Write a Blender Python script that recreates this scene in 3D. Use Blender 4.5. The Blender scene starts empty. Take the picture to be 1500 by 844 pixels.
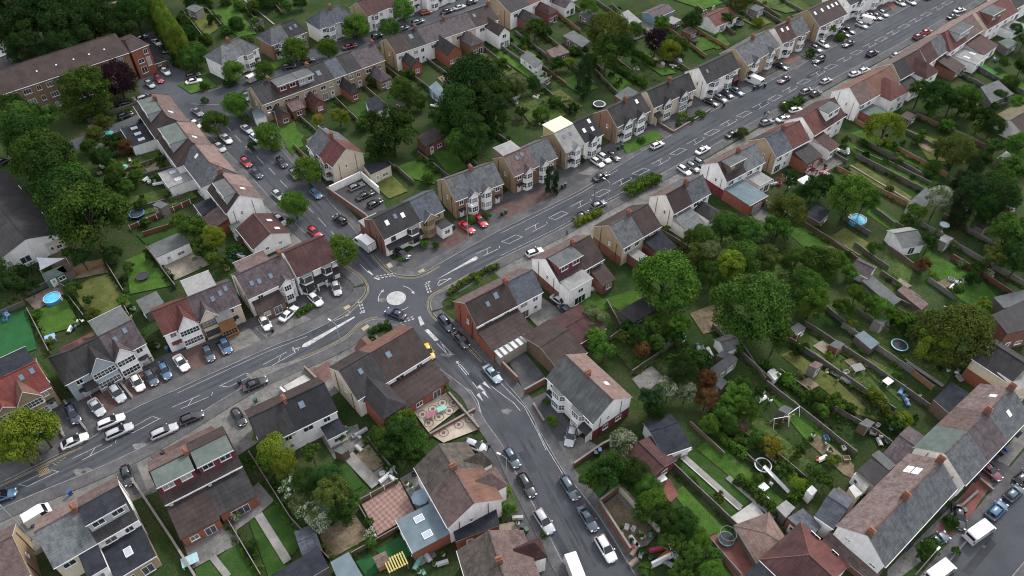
import bpy, bmesh, math, random
from mathutils import Vector, Matrix
from mathutils.geometry import tessellate_polygon
R = random.Random(7)
SC = bpy.context.scene
COL = SC.collection
rad = math.radians

# ------------------------------------------------------------------ survey: a sighting on the map -> a point on the ground
CAM_H, FOC, PITCH = 108.0, 1100.0, 45.0
_s, _c = math.sin(rad(PITCH)), math.cos(rad(PITCH))
def P(x, y, z=0.0):
    u = (x-750)/FOC; v = (y-422)/FOC
    d = (CAM_H-z)/(_s+v*_c)
    return Vector((u*d, d*(_c-v*_s), z))
def Q(p):
    dz = CAM_H-p[2]; d = p[1]*_c+dz*_s
    return (750+FOC*p[0]/d, 422+FOC*(-p[1]*_s+dz*_c)/d)
def depth(x, y, z=0.0):
    return (CAM_H-z)/(_s+(y-422)/FOC*_c)

# ------------------------------------------------------------------ materials
MATS = {}
def nodes_of(name):
    m = bpy.data.materials.new(name); m.use_nodes = True
    nt = m.node_tree
    return m, nt, nt.nodes['Principled BSDF']
def lin(c):
    return tuple(c)+(1.0,) if len(c) == 3 else c
def N(nt, t, **kw):
    n = nt.nodes.new(t)
    for k, v in kw.items():
        if k in n.inputs: n.inputs[k].default_value = v
        else: setattr(n, k, v)
    return n
def mixc(nt, a, b, fac, mode='MIX'):
    n = nt.nodes.new('ShaderNodeMix'); n.data_type = 'RGBA'; n.blend_type = mode
    for sock, v in ((n.inputs[6], a), (n.inputs[7], b), (n.inputs[0], fac)):
        if hasattr(v, 'is_output') or hasattr(v, 'links'): nt.links.new(v, sock)
        else: sock.default_value = v
    return n.outputs[2]
def ramp(nt, fac, stops):
    r = nt.nodes.new('ShaderNodeValToRGB'); nt.links.new(fac, r.inputs[0])
    e = r.color_ramp.elements
    while len(e) < len(stops): e.new(0.5)
    for q, (p, c) in zip(e, stops): q.position = p; q.color = lin(c)
    return r.outputs[0]
def coords(nt, scale=(1, 1, 1), rnd=True, kind='Object'):
    tc = nt.nodes.new('ShaderNodeTexCoord'); mp = nt.nodes.new('ShaderNodeMapping')
    nt.links.new(tc.outputs[kind], mp.inputs[0]); mp.inputs['Scale'].default_value = scale
    if rnd:
        oi = nt.nodes.new('ShaderNodeObjectInfo'); ml = N(nt, 'ShaderNodeMath', operation='MULTIPLY'); ml.inputs[1].default_value = 57.0
        nt.links.new(oi.outputs['Random'], ml.inputs[0]); nt.links.new(ml.outputs[0], mp.inputs['Location'])
    return mp.outputs[0]
def noise(nt, vec, scale, detail=3.0, rough=0.6):
    n = N(nt, 'ShaderNodeTexNoise', Scale=scale, Detail=detail, Roughness=rough); nt.links.new(vec, n.inputs['Vector'])
    return n.outputs['Fac']
def sc(c, k): return tuple(min(1, max(0, v*k)) for v in c[:3])
def bump(nt, bs, h, strength=0.3, dist=0.05):
    b = N(nt, 'ShaderNodeBump', Strength=strength, Distance=dist); nt.links.new(h, b.inputs['Height']); nt.links.new(b.outputs[0], bs.inputs['Normal'])

def plain(name, col, rough=0.6, metal=0.0, var=0.12, scale=3.0):
    if name in MATS: return MATS[name]
    m, nt, bs = nodes_of(name)
    n = noise(nt, coords(nt), scale)
    c = ramp(nt, n, [(0.3, sc(col, 1-var)), (0.7, sc(col, 1+var))])
    nt.links.new(c, bs.inputs['Base Color']); bs.inputs['Roughness'].default_value = rough; bs.inputs['Metallic'].default_value = metal
    MATS[name] = m; return m

def tile(name, col, lichen=None, amt=0.35, rough=0.75, streak=0.3, course=0.3):
    """roof tiles: courses along the slope, blotches, streaks down the slope, lichen patches"""
    key = 'roof_'+name; col = sc(col, 0.55); lichen = sc(lichen, 0.7) if lichen else None
    if key in MATS: return MATS[key]
    m, nt, bs = nodes_of(key)
    v = coords(nt)
    big = noise(nt, v, 0.45, 4.0); fine = noise(nt, v, 7.0, 2.0, 0.7)
    st = noise(nt, coords(nt, (3.2, 0.35, 0.35)), 1.0, 3.0)
    c = ramp(nt, fine, [(0.25, sc(col, 0.68)), (0.75, sc(col, 1.34))])
    c = mixc(nt, c, ramp(nt, big, [(0.3, (0.66, 0.64, 0.66)), (0.7, (1.3, 1.27, 1.22))]), 0.85, 'MULTIPLY')
    c = mixc(nt, c, ramp(nt, st, [(0.35, (1-streak,)*3), (0.65, (1+streak,)*3)]), 0.7, 'MULTIPLY')
    if lichen:
        l = noise(nt, v, 1.1, 5.0, 0.75)
        f = ramp(nt, l, [(0.5-amt*0.25, (0, 0, 0)), (0.75-amt*0.2, (1, 1, 1))])
        c = mixc(nt, c, lin(lichen), f)
    # courses: one tile row every 0.30 m up the roof
    tc = nt.nodes.new('ShaderNodeTexCoord')
    br = N(nt, 'ShaderNodeTexWave', Scale=1.55, Distortion=0.35); br.wave_type = 'BANDS'; br.bands_direction = 'Z'; br.wave_profile = 'SAW'
    nt.links.new(tc.outputs['Object'], br.inputs['Vector']); br.inputs['Detail Scale'].default_value = 3.0
    c = mixc(nt, c, ramp(nt, br.outputs['Fac'], [(0.0, (1-course,)*3), (0.35, (1, 1, 1)), (1.0, (1.06,)*3)]), 0.8, 'MULTIPLY')
    nt.links.new(c, bs.inputs['Base Color']); bs.inputs['Roughness'].default_value = rough; bs.inputs['Specular IOR Level'].default_value = 0.22
    bump(nt, bs, br.outputs['Fac'], 0.35, 0.04)
    MATS[key] = m; return m

def wallm(name, col, kind='render'):
    key = 'wall_'+name
    if key in MATS: return MATS[key]
    m, nt, bs = nodes_of(key)
    v = coords(nt)
    big = noise(nt, v, 0.5, 4.0); st = noise(nt, coords(nt, (2.2, 2.2, 0.25)), 1.0, 4.0)
    if kind == 'brick':
        b = N(nt, 'ShaderNodeTexBrick', Scale=1.0, **{'Mortar Size': 0.012, 'Brick Width': 0.23, 'Row Height': 0.075})
        tc = nt.nodes.new('ShaderNodeTexCoord'); sx = nt.nodes.new('ShaderNodeSeparateXYZ'); cb = nt.nodes.new('ShaderNodeCombineXYZ')
        ad = N(nt, 'ShaderNodeMath', operation='ADD')
        nt.links.new(tc.outputs['Object'], sx.inputs[0]); nt.links.new(sx.outputs[0], ad.inputs[0]); nt.links.new(sx.outputs[1], ad.inputs[1])
        nt.links.new(ad.outputs[0], cb.inputs[0]); nt.links.new(sx.outputs[2], cb.inputs[1]); nt.links.new(cb.outputs[0], b.inputs['Vector'])
        b.inputs['Color1'].default_value = lin(sc(col, 0.8)); b.inputs['Color2'].default_value = lin(sc(col, 1.15)); b.inputs['Mortar'].default_value = lin(tuple(v*.9+.025 for v in col))
        c = b.outputs['Color']
    else:
        c = ramp(nt, noise(nt, v, 9.0, 2.0), [(0.3, sc(col, 0.9)), (0.7, sc(col, 1.06))])
    c = mixc(nt, c, ramp(nt, big, [(0.3, (0.84, 0.82, 0.8)), (0.65, (1.04, 1.04, 1.04))]), 0.8, 'MULTIPLY')
    c = mixc(nt, c, ramp(nt, st, [(0.3, (0.8, 0.78, 0.75)), (0.6, (1, 1, 1))]), 0.6, 'MULTIPLY')
    nt.links.new(c, bs.inputs['Base Color']); bs.inputs['Roughness'].default_value = 0.85; bs.inputs['Specular IOR Level'].default_value = 0.2
    MATS[key] = m; return m

def groundm(name, col, col2, scale=0.6, fine=4.0, rough=0.95, third=None, world=True, var=0.25, fvar=0.25, spec=0.08):
    key = 'ground_'+name
    if key in MATS: return MATS[key]
    m, nt, bs = nodes_of(key)
    v = coords(nt, rnd=not world)
    a = noise(nt, v, scale, 5.0, 0.65); f = noise(nt, v, fine, 3.0, 0.7)
    c = ramp(nt, a, [(0.36, col), (0.64, col2)])
    if third:
        t = noise(nt, v, scale*2.3, 4.0); c = mixc(nt, c, lin(third), ramp(nt, t, [(0.52, (0, 0, 0)), (0.68, (1, 1, 1))]))
    c = mixc(nt, c, ramp(nt, f, [(0.3, (1-fvar,)*3), (0.7, (1+fvar,)*3)]), 1.0, 'MULTIPLY')
    c = mixc(nt, c, ramp(nt, noise(nt, v, scale*0.35, 2.0), [(0.3, (1-var,)*3), (0.7, (1+var,)*3)]), 1.0, 'MULTIPLY')
    nt.links.new(c, bs.inputs['Base Color']); bs.inputs['Roughness'].default_value = rough; bs.inputs['Specular IOR Level'].default_value = spec
    bump(nt, bs, f, 0.4, 0.06)
    MATS[key] = m; return m

def leafm(name, dark, light, flower=None, famt=0.25):
    key = 'leaf_'+name
    if key in MATS: return MATS[key]
    m = bpy.data.materials.new(key); m.use_nodes = True; nt = m.node_tree; nt.nodes.clear()
    at = N(nt, 'ShaderNodeAttribute', attribute_name='tint')
    oi = nt.nodes.new('ShaderNodeObjectInfo')
    c = ramp(nt, at.outputs['Fac'], [(0.1, dark), (0.9, light)])
    if flower:
        a2 = N(nt, 'ShaderNodeAttribute', attribute_name='bloom')
        c = mixc(nt, c, lin(flower), ramp(nt, a2.outputs['Fac'], [(1-famt-0.02, (0, 0, 0)), (1-famt, (1, 1, 1))]))
    hs = nt.nodes.new('ShaderNodeHueSaturation')
    for sock, lo, hi in (('Hue', 0.485, 0.515), ('Value', 0.78, 1.2)):
        mr = nt.nodes.new('ShaderNodeMapRange'); mr.inputs['To Min'].default_value = lo; mr.inputs['To Max'].default_value = hi
        nt.links.new(oi.outputs['Random'], mr.inputs['Value']); nt.links.new(mr.outputs[0], hs.inputs[sock])
    nt.links.new(c, hs.inputs['Color'])
    d = N(nt, 'ShaderNodeBsdfDiffuse'); t = N(nt, 'ShaderNodeBsdfTranslucent'); mx = N(nt, 'ShaderNodeMixShader'); mx.inputs[0].default_value = 0.22
    o = nt.nodes.new('ShaderNodeOutputMaterial')
    nt.links.new(hs.outputs[0], d.inputs['Color']); nt.links.new(hs.outputs[0], t.inputs['Color'])
    nt.links.new(d.outputs[0], mx.inputs[1]); nt.links.new(t.outputs[0], mx.inputs[2]); nt.links.new(mx.outputs[0], o.inputs['Surface'])
    MATS[key] = m; return m

def glossy(name, col, rough=0.3, coat=0.6, metal=0.0):
    if name in MATS: return MATS[name]
    m, nt, bs = nodes_of(name)
    n = noise(nt, coords(nt), 2.5)
    nt.links.new(ramp(nt, n, [(0.3, sc(col, 0.93)), (0.7, sc(col, 1.05))]), bs.inputs['Base Color'])
    bs.inputs['Roughness'].default_value = rough; bs.inputs['Coat Weight'].default_value = coat; bs.inputs['Coat Roughness'].default_value = 0.12
    bs.inputs['Metallic'].default_value = metal
    MATS[name] = m; return m

# ------------------------------------------------------------------ objects
def link(o, parent=None):
    COL.objects.link(o)
    if parent is not None: o.parent = parent
    return o
LABELLED = []
def tag(o, label, cat, group=None, kind=None):
    o['label'] = label; o['category'] = cat
    if group: o['group'] = group
    if kind: o['kind'] = kind
    LABELLED.append(o)
    return o
def empty(name, loc, rz=0.0):
    o = bpy.data.objects.new(name, None); o.empty_display_size = 0.5
    o.location = loc; o.rotation_euler = (0, 0, rz)
    return link(o)
class MB:
    def __init__(s): s.v = []; s.f = []; s.m = []
    def poly(s, pts, mi=0):
        k = len(s.v); s.v += [tuple(p) for p in pts]; s.f.append(tuple(range(k, k+len(pts)))); s.m.append(mi)
    def box(s, x0, x1, y0, y1, z0, z1, mi=0):
        k = len(s.v)
        s.v += [(x0, y0, z0), (x1, y0, z0), (x1, y1, z0), (x0, y1, z0), (x0, y0, z1), (x1, y0, z1), (x1, y1, z1), (x0, y1, z1)]
        for f in ((0, 3, 2, 1), (4, 5, 6, 7), (0, 1, 5, 4), (1, 2, 6, 5), (2, 3, 7, 6), (3, 0, 4, 7)):
            s.f.append(tuple(k+i for i in f)); s.m.append(mi)
    def obox(s, a, b, w, z0, z1, mi=0):
        """box along the ground line a-b, width w"""
        a = Vector(a[:2]); b = Vector(b[:2]); d = (b-a).normalized(); n = Vector((-d.y, d.x))*(w/2)
        q = [a-n, b-n, b+n, a+n]; s.prism([(p.x, p.y) for p in q], z0, z1, mi)
    def prism(s, pts, z0, z1, mi=0, mtop=None):
        n = len(pts)
        ar = sum(pts[i][0]*pts[(i+1) % n][1]-pts[(i+1) % n][0]*pts[i][1] for i in range(n))
        if ar < 0: pts = list(reversed(pts))
        k = len(s.v); s.v += [(p[0], p[1], z0) for p in pts]+[(p[0], p[1], z1) for p in pts]
        for i in range(n):
            j = (i+1) % n; s.f.append((k+i, k+j, k+n+j, k+n+i)); s.m.append(mi)
        mt = mi if mtop is None else mtop
        for t in tessellate_polygon([[Vector((p[0], p[1], 0)) for p in pts]]):
            a, b, c = t
            x = (pts[b][0]-pts[a][0])*(pts[c][1]-pts[a][1])-(pts[c][0]-pts[a][0])*(pts[b][1]-pts[a][1])
            if x < 0: b, c = c, b
            s.f.append((k+n+a, k+n+b, k+n+c)); s.m.append(mt)
            s.f.append((k+a, k+c, k+b)); s.m.append(mi)
    def shell(s, polys, t, mi=0, mside=None):
        """roof slab: top polygons, the same lowered by t, and the rim between"""
        ms = mi if mside is None else mside
        E = {}
        key = lambda p: (round(p[0], 4), round(p[1], 4), round(p[2], 4))
        for pl in polys:
            s.poly(pl, mi); s.poly([(p[0], p[1], p[2]-t) for p in reversed(pl)], ms)
            for i in range(len(pl)):
                a, b = key(pl[i]), key(pl[(i+1) % len(pl)])
                if (b, a) in E: del E[(b, a)]
                else: E[(a, b)] = 1
        for a, b in E: s.poly([b, a, (a[0], a[1], a[2]-t), (b[0], b[1], b[2]-t)], ms)
    def tube(s, a, b, r0, r1=None, n=6, mi=0, cap=True):
        r1 = r0 if r1 is None else r1
        a = Vector(a); b = Vector(b); d = (b-a).normalized()
        u = d.cross(Vector((0, 0, 1))); u = Vector((1, 0, 0)) if u.length < 1e-4 else u.normalized(); w = d.cross(u)
        k = len(s.v)
        for c, r in ((a, r0), (b, r1)):
            for i in range(n):
                t = 2*math.pi*i/n; s.v.append(tuple(c+u*(r*math.cos(t))+w*(r*math.sin(t))))
        for i in range(n):
            j = (i+1) % n; s.f.append((k+i, k+n+i, k+n+j, k+j)); s.m.append(mi)
        if cap:
            s.f.append(tuple(k+n+i for i in reversed(range(n)))); s.m.append(mi); s.f.append(tuple(k+i for i in range(n))); s.m.append(mi)
    def mesh(s, name, mats, smooth=False):
        me = bpy.data.meshes.new(name); me.from_pydata(s.v, [], s.f)
        for m in mats: me.materials.append(m)
        me.polygons.foreach_set('material_index', s.m)
        if smooth: me.polygons.foreach_set('use_smooth', [True]*len(s.f))
        me.update(); return me
    def build(s, name, mats, parent=None, smooth=False):
        if not isinstance(mats, (list, tuple)): mats = [mats]
        return link(bpy.data.objects.new(name, s.mesh(name, mats, smooth)), parent)
def put(name, me, parent=None, loc=(0, 0, 0), rz=0.0, scale=None):
    o = bpy.data.objects.new(name, me); o.location = loc; o.rotation_euler = (0, 0, rz)
    if scale: o.scale = scale
    return link(o, parent)
def struct(name, mb, mats):
    o = mb.build(name, mats); o['kind'] = 'structure'; return o
def offset_line(pts, d):
    """ground polyline moved d metres to its left"""
    out = []
    for i, p in enumerate(pts):
        a = pts[max(0, i-1)]; b = pts[min(len(pts)-1, i+1)]
        t = Vector((b[0]-a[0], b[1]-a[1])).normalized()
        out.append(Vector((p[0]-t.y*d, p[1]+t.x*d, 0)))
    return out
def smooth_line(pts, k=3):
    """Catmull-Rom through the points"""
    out = []
    n = len(pts)
    for i in range(n-1):
        p0 = pts[max(0, i-1)]; p1 = pts[i]; p2 = pts[i+1]; p3 = pts[min(n-1, i+2)]
        for j in range(k):
            t = j/k
            out.append(0.5*((2*p1)+(p2-p0)*t+(2*p0-5*p1+4*p2-p3)*t*t+(3*p1-p0-3*p2+p3)*t**3))
    out.append(pts[-1]); return out
def strip(mb, pts, w, z, mi=0, z0=None):
    l = offset_line(pts, w/2); r = offset_line(pts, -w/2)
    for i in range(len(pts)-1):
        q = [l[i+1], l[i], r[i], r[i+1]]
        if z0 is None: mb.poly([(p.x, p.y, z) for p in q], mi)
        else: mb.prism([(p.x, p.y) for p in q], z0, z, mi)
def sheet(mb, pts, z, mi=0):
    pts = [Vector((p[0], p[1], 0)) for p in pts]
    k = len(mb.v); mb.v += [(p.x, p.y, z) for p in pts]
    for a, b, c in tessellate_polygon([pts]):
        x = (pts[b]-pts[a]).cross(pts[c]-pts[a]).z
        mb.f.append((k+a, k+b, k+c) if x > 0 else (k+a, k+c, k+b)); mb.m.append(mi)

# palette ---------------------------------------------------------------------------------------
T = {
 'slate': tile('slate', (0.115, 0.125, 0.14), (0.17, 0.18, 0.18), 0.3),
 'slateblue': tile('slateblue', (0.10, 0.115, 0.145), (0.15, 0.16, 0.18), 0.25),
 'slatelight': tile('slatelight', (0.15, 0.17, 0.185), (0.22, 0.23, 0.23), 0.4),
 'slateworn': tile('slateworn', (0.155, 0.165, 0.165), (0.075, 0.08, 0.08), 0.3, course=0.4),
 'dark': tile('dark', (0.054, 0.052, 0.055), None),
 'black': tile('black', (0.032, 0.034, 0.04), None, streak=0.15),
 'brown': tile('brown', (0.074, 0.054, 0.05), None, streak=0.2),
 'brownworn': tile('brownworn', (0.115, 0.092, 0.078), (0.16, 0.14, 0.12), 0.3),
 'maroon': tile('maroon', (0.10, 0.047, 0.046), None),
 'purple': tile('purple', (0.115, 0.092, 0.10), (0.15, 0.13, 0.135), 0.2),
 'red': tile('red', (0.17, 0.062, 0.056), (0.14, 0.06, 0.05), 0.2),
 'redbright': tile('redbright', (0.23, 0.058, 0.05), (0.2, 0.075, 0.06), 0.2),
 'orange': tile('orange', (0.23, 0.12, 0.09), (0.2, 0.11, 0.085), 0.3),
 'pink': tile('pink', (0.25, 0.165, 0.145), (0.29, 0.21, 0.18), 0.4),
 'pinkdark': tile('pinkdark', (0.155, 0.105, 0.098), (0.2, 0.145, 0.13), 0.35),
 'lichen': tile('lichen', (0.15, 0.115, 0.11), (0.27, 0.2, 0.185), 0.6, streak=0.4),  # lichen blotches; the pink tone also paints in sky sheen on far slopes
 'olive': tile('olive', (0.15, 0.13, 0.075), (0.2, 0.17, 0.09), 0.4),
 'felt': groundm('felt_roof', (0.085, 0.09, 0.09), (0.115, 0.12, 0.118), 0.9, world=False, var=0.12, fvar=0.08),
 'feltgreen': groundm('felt_green', (0.085, 0.105, 0.095), (0.11, 0.13, 0.118), 0.9, world=False, var=0.12, fvar=0.08),
 'feltblue': groundm('felt_blue', (0.11, 0.145, 0.165), (0.14, 0.175, 0.195), 0.7, world=False, var=0.12, fvar=0.06),
 'feltpale': groundm('felt_pale', (0.19, 0.187, 0.182), (0.25, 0.245, 0.238), 0.9, world=False, var=0.12, fvar=0.08),
 'feltdark': groundm('felt_dark', (0.020, 0.022, 0.028), (0.032, 0.034, 0.042), 0.8, world=False, var=0.15, fvar=0.1),
 'yellow': plain('yellow_sheet_roof', (0.60, 0.55, 0.36), 0.6, var=0.08, scale=1.0),
 'white': groundm('white_sheet_roof', (0.36, 0.36, 0.35), (0.5, 0.5, 0.49), 1.4, 6.0, 0.6, world=False, var=0.15, fvar=0.1),
}
W = {
 'white': wallm('white', (0.85, 0.84, 0.82)), 'cream': wallm('cream', (0.62, 0.54, 0.42)), 'grey': wallm('grey', (0.36, 0.37, 0.38)),
 'greyblue': wallm('greyblue', (0.33, 0.38, 0.41)), 'beige': wallm('beige', (0.40, 0.33, 0.235)), 'tan': wallm('tan', (0.33, 0.255, 0.165)),
 'brick': wallm('brick', (0.19, 0.085, 0.06), 'brick'), 'brickred': wallm('brickred', (0.27, 0.09, 0.055), 'brick'), 'brickbrown': wallm('brickbrown', (0.21, 0.125, 0.082), 'brick'),
 'brickyellow': wallm('brickyellow', (0.35, 0.26, 0.16), 'brick'), 'crimson': wallm('crimson', (0.16, 0.035, 0.045)), 'pebble': wallm('pebble', (0.30, 0.265, 0.22)),
 'black': wallm('blacktrim', (0.035, 0.035, 0.04)), 'orange': wallm('orangetimber', (0.25, 0.12, 0.05)), 'maroon': wallm('marooncladding', (0.15, 0.035, 0.045)),
 'timber': wallm('timber', (0.15, 0.105, 0.075)), 'greytimber': wallm('greytimber', (0.13, 0.118, 0.105)), 'redtimber': wallm('redtimber', (0.18, 0.07, 0.045)),
 'orangetimber2': wallm('orangefence', (0.30, 0.17, 0.08)), 'concrete': wallm('concrete', (0.2, 0.19, 0.175)), 'greenshed': wallm('greenshed', (0.08, 0.16, 0.11)), 'blueshed': wallm('blueshed', (0.2, 0.29, 0.36)),
 'yellow': wallm('yellow_sheet', (0.50, 0.42, 0.2)),
}
FRAME = plain('window_frame_white', (0.72, 0.72, 0.71), 0.4, var=0.05)
FRAMED = plain('window_frame_dark', (0.06, 0.055, 0.05), 0.4, var=0.1)
FRAMEO = plain('window_frame_timber', (0.33, 0.18, 0.07), 0.5, var=0.1)
def glass_mat():
    m, nt, bs = nodes_of('window_glass')
    oi = nt.nodes.new('ShaderNodeObjectInfo')
    c = ramp(nt, oi.outputs['Random'], [(0.0, (0.015, 0.018, 0.022)), (0.5, (0.045, 0.052, 0.058)), (0.75, (0.13, 0.135, 0.13)), (1.0, (0.33, 0.32, 0.30))])
    nt.links.new(c, bs.inputs['Base Color']); bs.inputs['Roughness'].default_value = 0.08
    return m
GLASS = glass_mat()
GUT = plain('fascia_white', (0.6, 0.6, 0.59), 0.5, var=0.08)
PIPE = plain('drainpipe_black', (0.02, 0.02, 0.022), 0.5)
POT = plain('terracotta', (0.33, 0.13, 0.07), 0.8, var=0.2)
DOORS = {k: plain('door_'+k, c, 0.4) for k, c in {'white': (0.6, 0.6, 0.6), 'red': (0.25, 0.03, 0.03), 'black': (0.03, 0.03, 0.035), 'brown': (0.12, 0.06, 0.03), 'green': (0.03, 0.1, 0.06), 'blue': (0.05, 0.1, 0.25)}.items()}
# ------------------------------------------------------------------ windows
WIN = {}
def win_mesh(w, h, nx=1, ny=1, frame=None, merged=False):
    frame = frame or FRAME
    key = (round(w, 2), round(h, 2), nx, ny, frame.name, merged)
    if key in WIN: return WIN[key]
    fr = MB(); t = 0.07; y0, y1 = -0.06, 0.02
    fr.box(-w/2, w/2, y0, y1, 0, t); fr.box(-w/2, w/2, y0, y1, h-t, h)
    fr.box(-w/2, -w/2+t, y0, y1, t, h-t); fr.box(w/2-t, w/2, y0, y1, t, h-t)
    for i in range(1, nx):
        x = -w/2+w*i/nx; fr.box(x-t*0.45, x+t*0.45, y0, y1, t, h-t)
    for i in range(1, ny):
        z = h*i/ny; fr.box(-w/2+t, w/2-t, y0+0.004, y1-0.004, z-t*0.4, z+t*0.4)
    fr.box(-w/2-0.06, w/2+0.06, -0.13, y1-0.002, -0.06, -0.002)
    g = [(-w/2+t*0.5, -0.022, t*0.5), (w/2-t*0.5, -0.022, t*0.5), (w/2-t*0.5, -0.022, h-t*0.5), (-w/2+t*0.5, -0.022, h-t*0.5)]
    if merged:
        fr.poly(g, 1); r = fr.mesh('window', [frame, GLASS])
    else:
        gp = MB(); gp.poly(g); r = (fr.mesh('window', [frame]), gp.mesh('pane', [GLASS]))
    WIN[key] = r; return r
def add_window(parent, loc, rz, w, h, nx=1, ny=1, frame=None, sub=False):
    if sub:
        return put('window', win_mesh(w, h, nx, ny, frame, True), parent, loc, rz)
    a, b = win_mesh(w, h, nx, ny, frame)
    o = put('window', a, parent, loc, rz); put('pane', b, o); return o
DM = {}
def door_mesh(c):
    if c not in DM:
        b = MB(); b.box(-0.47, 0.47, -0.05, 0.02, 0.02, 2.05, 0); b.box(-0.55, 0.55, -0.04, 0.02, 2.05, 2.15, 1)
        b.box(-0.55, -0.47, -0.04, 0.02, 0, 2.05, 1); b.box(0.47, 0.55, -0.04, 0.02, 0, 2.05, 1); b.box(-0.25, 0.25, -0.056, -0.049, 1.2, 1.85, 2)
        DM[c] = b.mesh('door', [DOORS[c], FRAME, GLASS])
    return DM[c]
def roof_polys(L, sn, sf, he, hr, hipA, hipB, oh=0.0, vA=0.0, vB=0.0):
    kn = (hr-he)/sn; kf = (hr-he)/sf
    x0 = -oh if hipA else -vA; x1 = L+(oh if hipB else vB)
    r0 = hipA if hipA else x0; r1 = L-hipB if hipB else x1
    yn, yf = sn+oh, sf+oh; zn, zf = he-oh*kn, he-oh*kf
    if hipA or hipB: zf = zn = min(zn, zf)
    if r1 < r0: r0 = r1 = (r0+r1)/2
    one = abs(r1-r0) < 1e-3
    pl = [[(x0, -yn, zn), (x1, -yn, zn), (r1, 0, hr)]+([] if one else [(r0, 0, hr)]),
          [(x1, yf, zf), (x0, yf, zf), (r0, 0, hr)]+([] if one else [(r1, 0, hr)])]
    if hipA: pl.append([(x0, yf, zf), (x0, -yn, zn), (r0, 0, hr)])
    if hipB: pl.append([(x1, -yn, zn), (x1, yf, zf), (r1, 0, hr)])
    return pl
def chimney(parent, x, y, zb, zt, pots=3, brick='brick', along='y', wid=0.6, ln=1.0):
    b = MB(); dx, dy = (wid/2, ln/2) if along == 'y' else (ln/2, wid/2)
    b.box(x-dx, x+dx, y-dy, y+dy, zb, zt, 0); b.box(x-dx-0.06, x+dx+0.06, y-dy-0.06, y+dy+0.06, zt, zt+0.1, 0)
    for i in range(pots):
        q = (i-(pots-1)/2)*ln/max(pots, 1)*0.85
        px, py = (x, y+q) if along == 'y' else (x+q, y)
        b.tube((px, py, zt+0.1), (px, py, zt+0.5), 0.12, 0.09, 7, 1)
    return b.build('chimney', [W[brick], POT], parent)
SKY = {}
def skylight(roof, x, sn, he, hr, t, side=-1, w=0.8, h=1.1, pale=False):
    """t: 0 at the ridge, 1 at the eaves"""
    k = ('p' if pale else 'd', round(w, 2), round(h, 2))
    if k not in SKY:
        b = MB(); b.box(-w/2, w/2, -h/2, h/2, 0, 0.07, 0); b.poly([(-w/2+0.08, -h/2+0.08, 0.075), (w/2-0.08, -h/2+0.08, 0.075), (w/2-0.08, h/2-0.08, 0.075), (-w/2+0.08, h/2-0.08, 0.075)], 1)
        SKY[k] = b.mesh('skylight', [FRAME if pale else FRAMED, plain('skylight_blind', (0.6, 0.6, 0.58), 0.25) if pale else plain('skylight_glass', (0.10, 0.15, 0.20), 0.06)])
    o = put('skylight', SKY[k], roof, (x, side*sn*t, hr-(hr-he)*t))
    o.rotation_euler = (side*-1*math.atan2(hr-he, sn), 0, 0)
    return o
def dormer(root, x0, x1, sn, he, hr, side=-1, roofm='felt', wallmat='white', setback=0.9, top=None, nwin=2, frame=None, name='dormer', cheek=None):
    """flat-roofed box dormer on one slope"""
    top = hr-0.12 if top is None else top
    yf = sn-setback; zb = hr-(hr-he)*(yf/sn)-0.05
    d = MB(); a, b = sorted((side*yf, side*0.15))
    d.box(x0, x1, a, b, min(zb, hr-0.5), top-0.02, 0)
    do = d.build(name, [W[wallmat]], root)
    r = MB(); a, b = sorted((side*(yf+0.25), side*-0.02)); r.box(x0-0.12, x1+0.12, a, b, top, top+0.12, 0)
    r.box(x0-0.16, x1+0.16, side*(yf+0.25)-0.03, side*(yf+0.25)+0.03, top-0.06, top+0.14, 1)
    r.build('dormer_roof', [T[roofm], GUT], do)
    wd = (x1-x0)/max(nwin, 1)
    for i in range(nwin):
        hh = min(1.15, top-zb-0.45)
        if hh < 0.4: continue
        add_window(do, (x0+wd*(i+0.5), side*yf, top-0.3-hh), 0 if side < 0 else math.pi, min(1.7, wd*0.62), hh, 2, 1, frame, sub=True)
    return do
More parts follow.
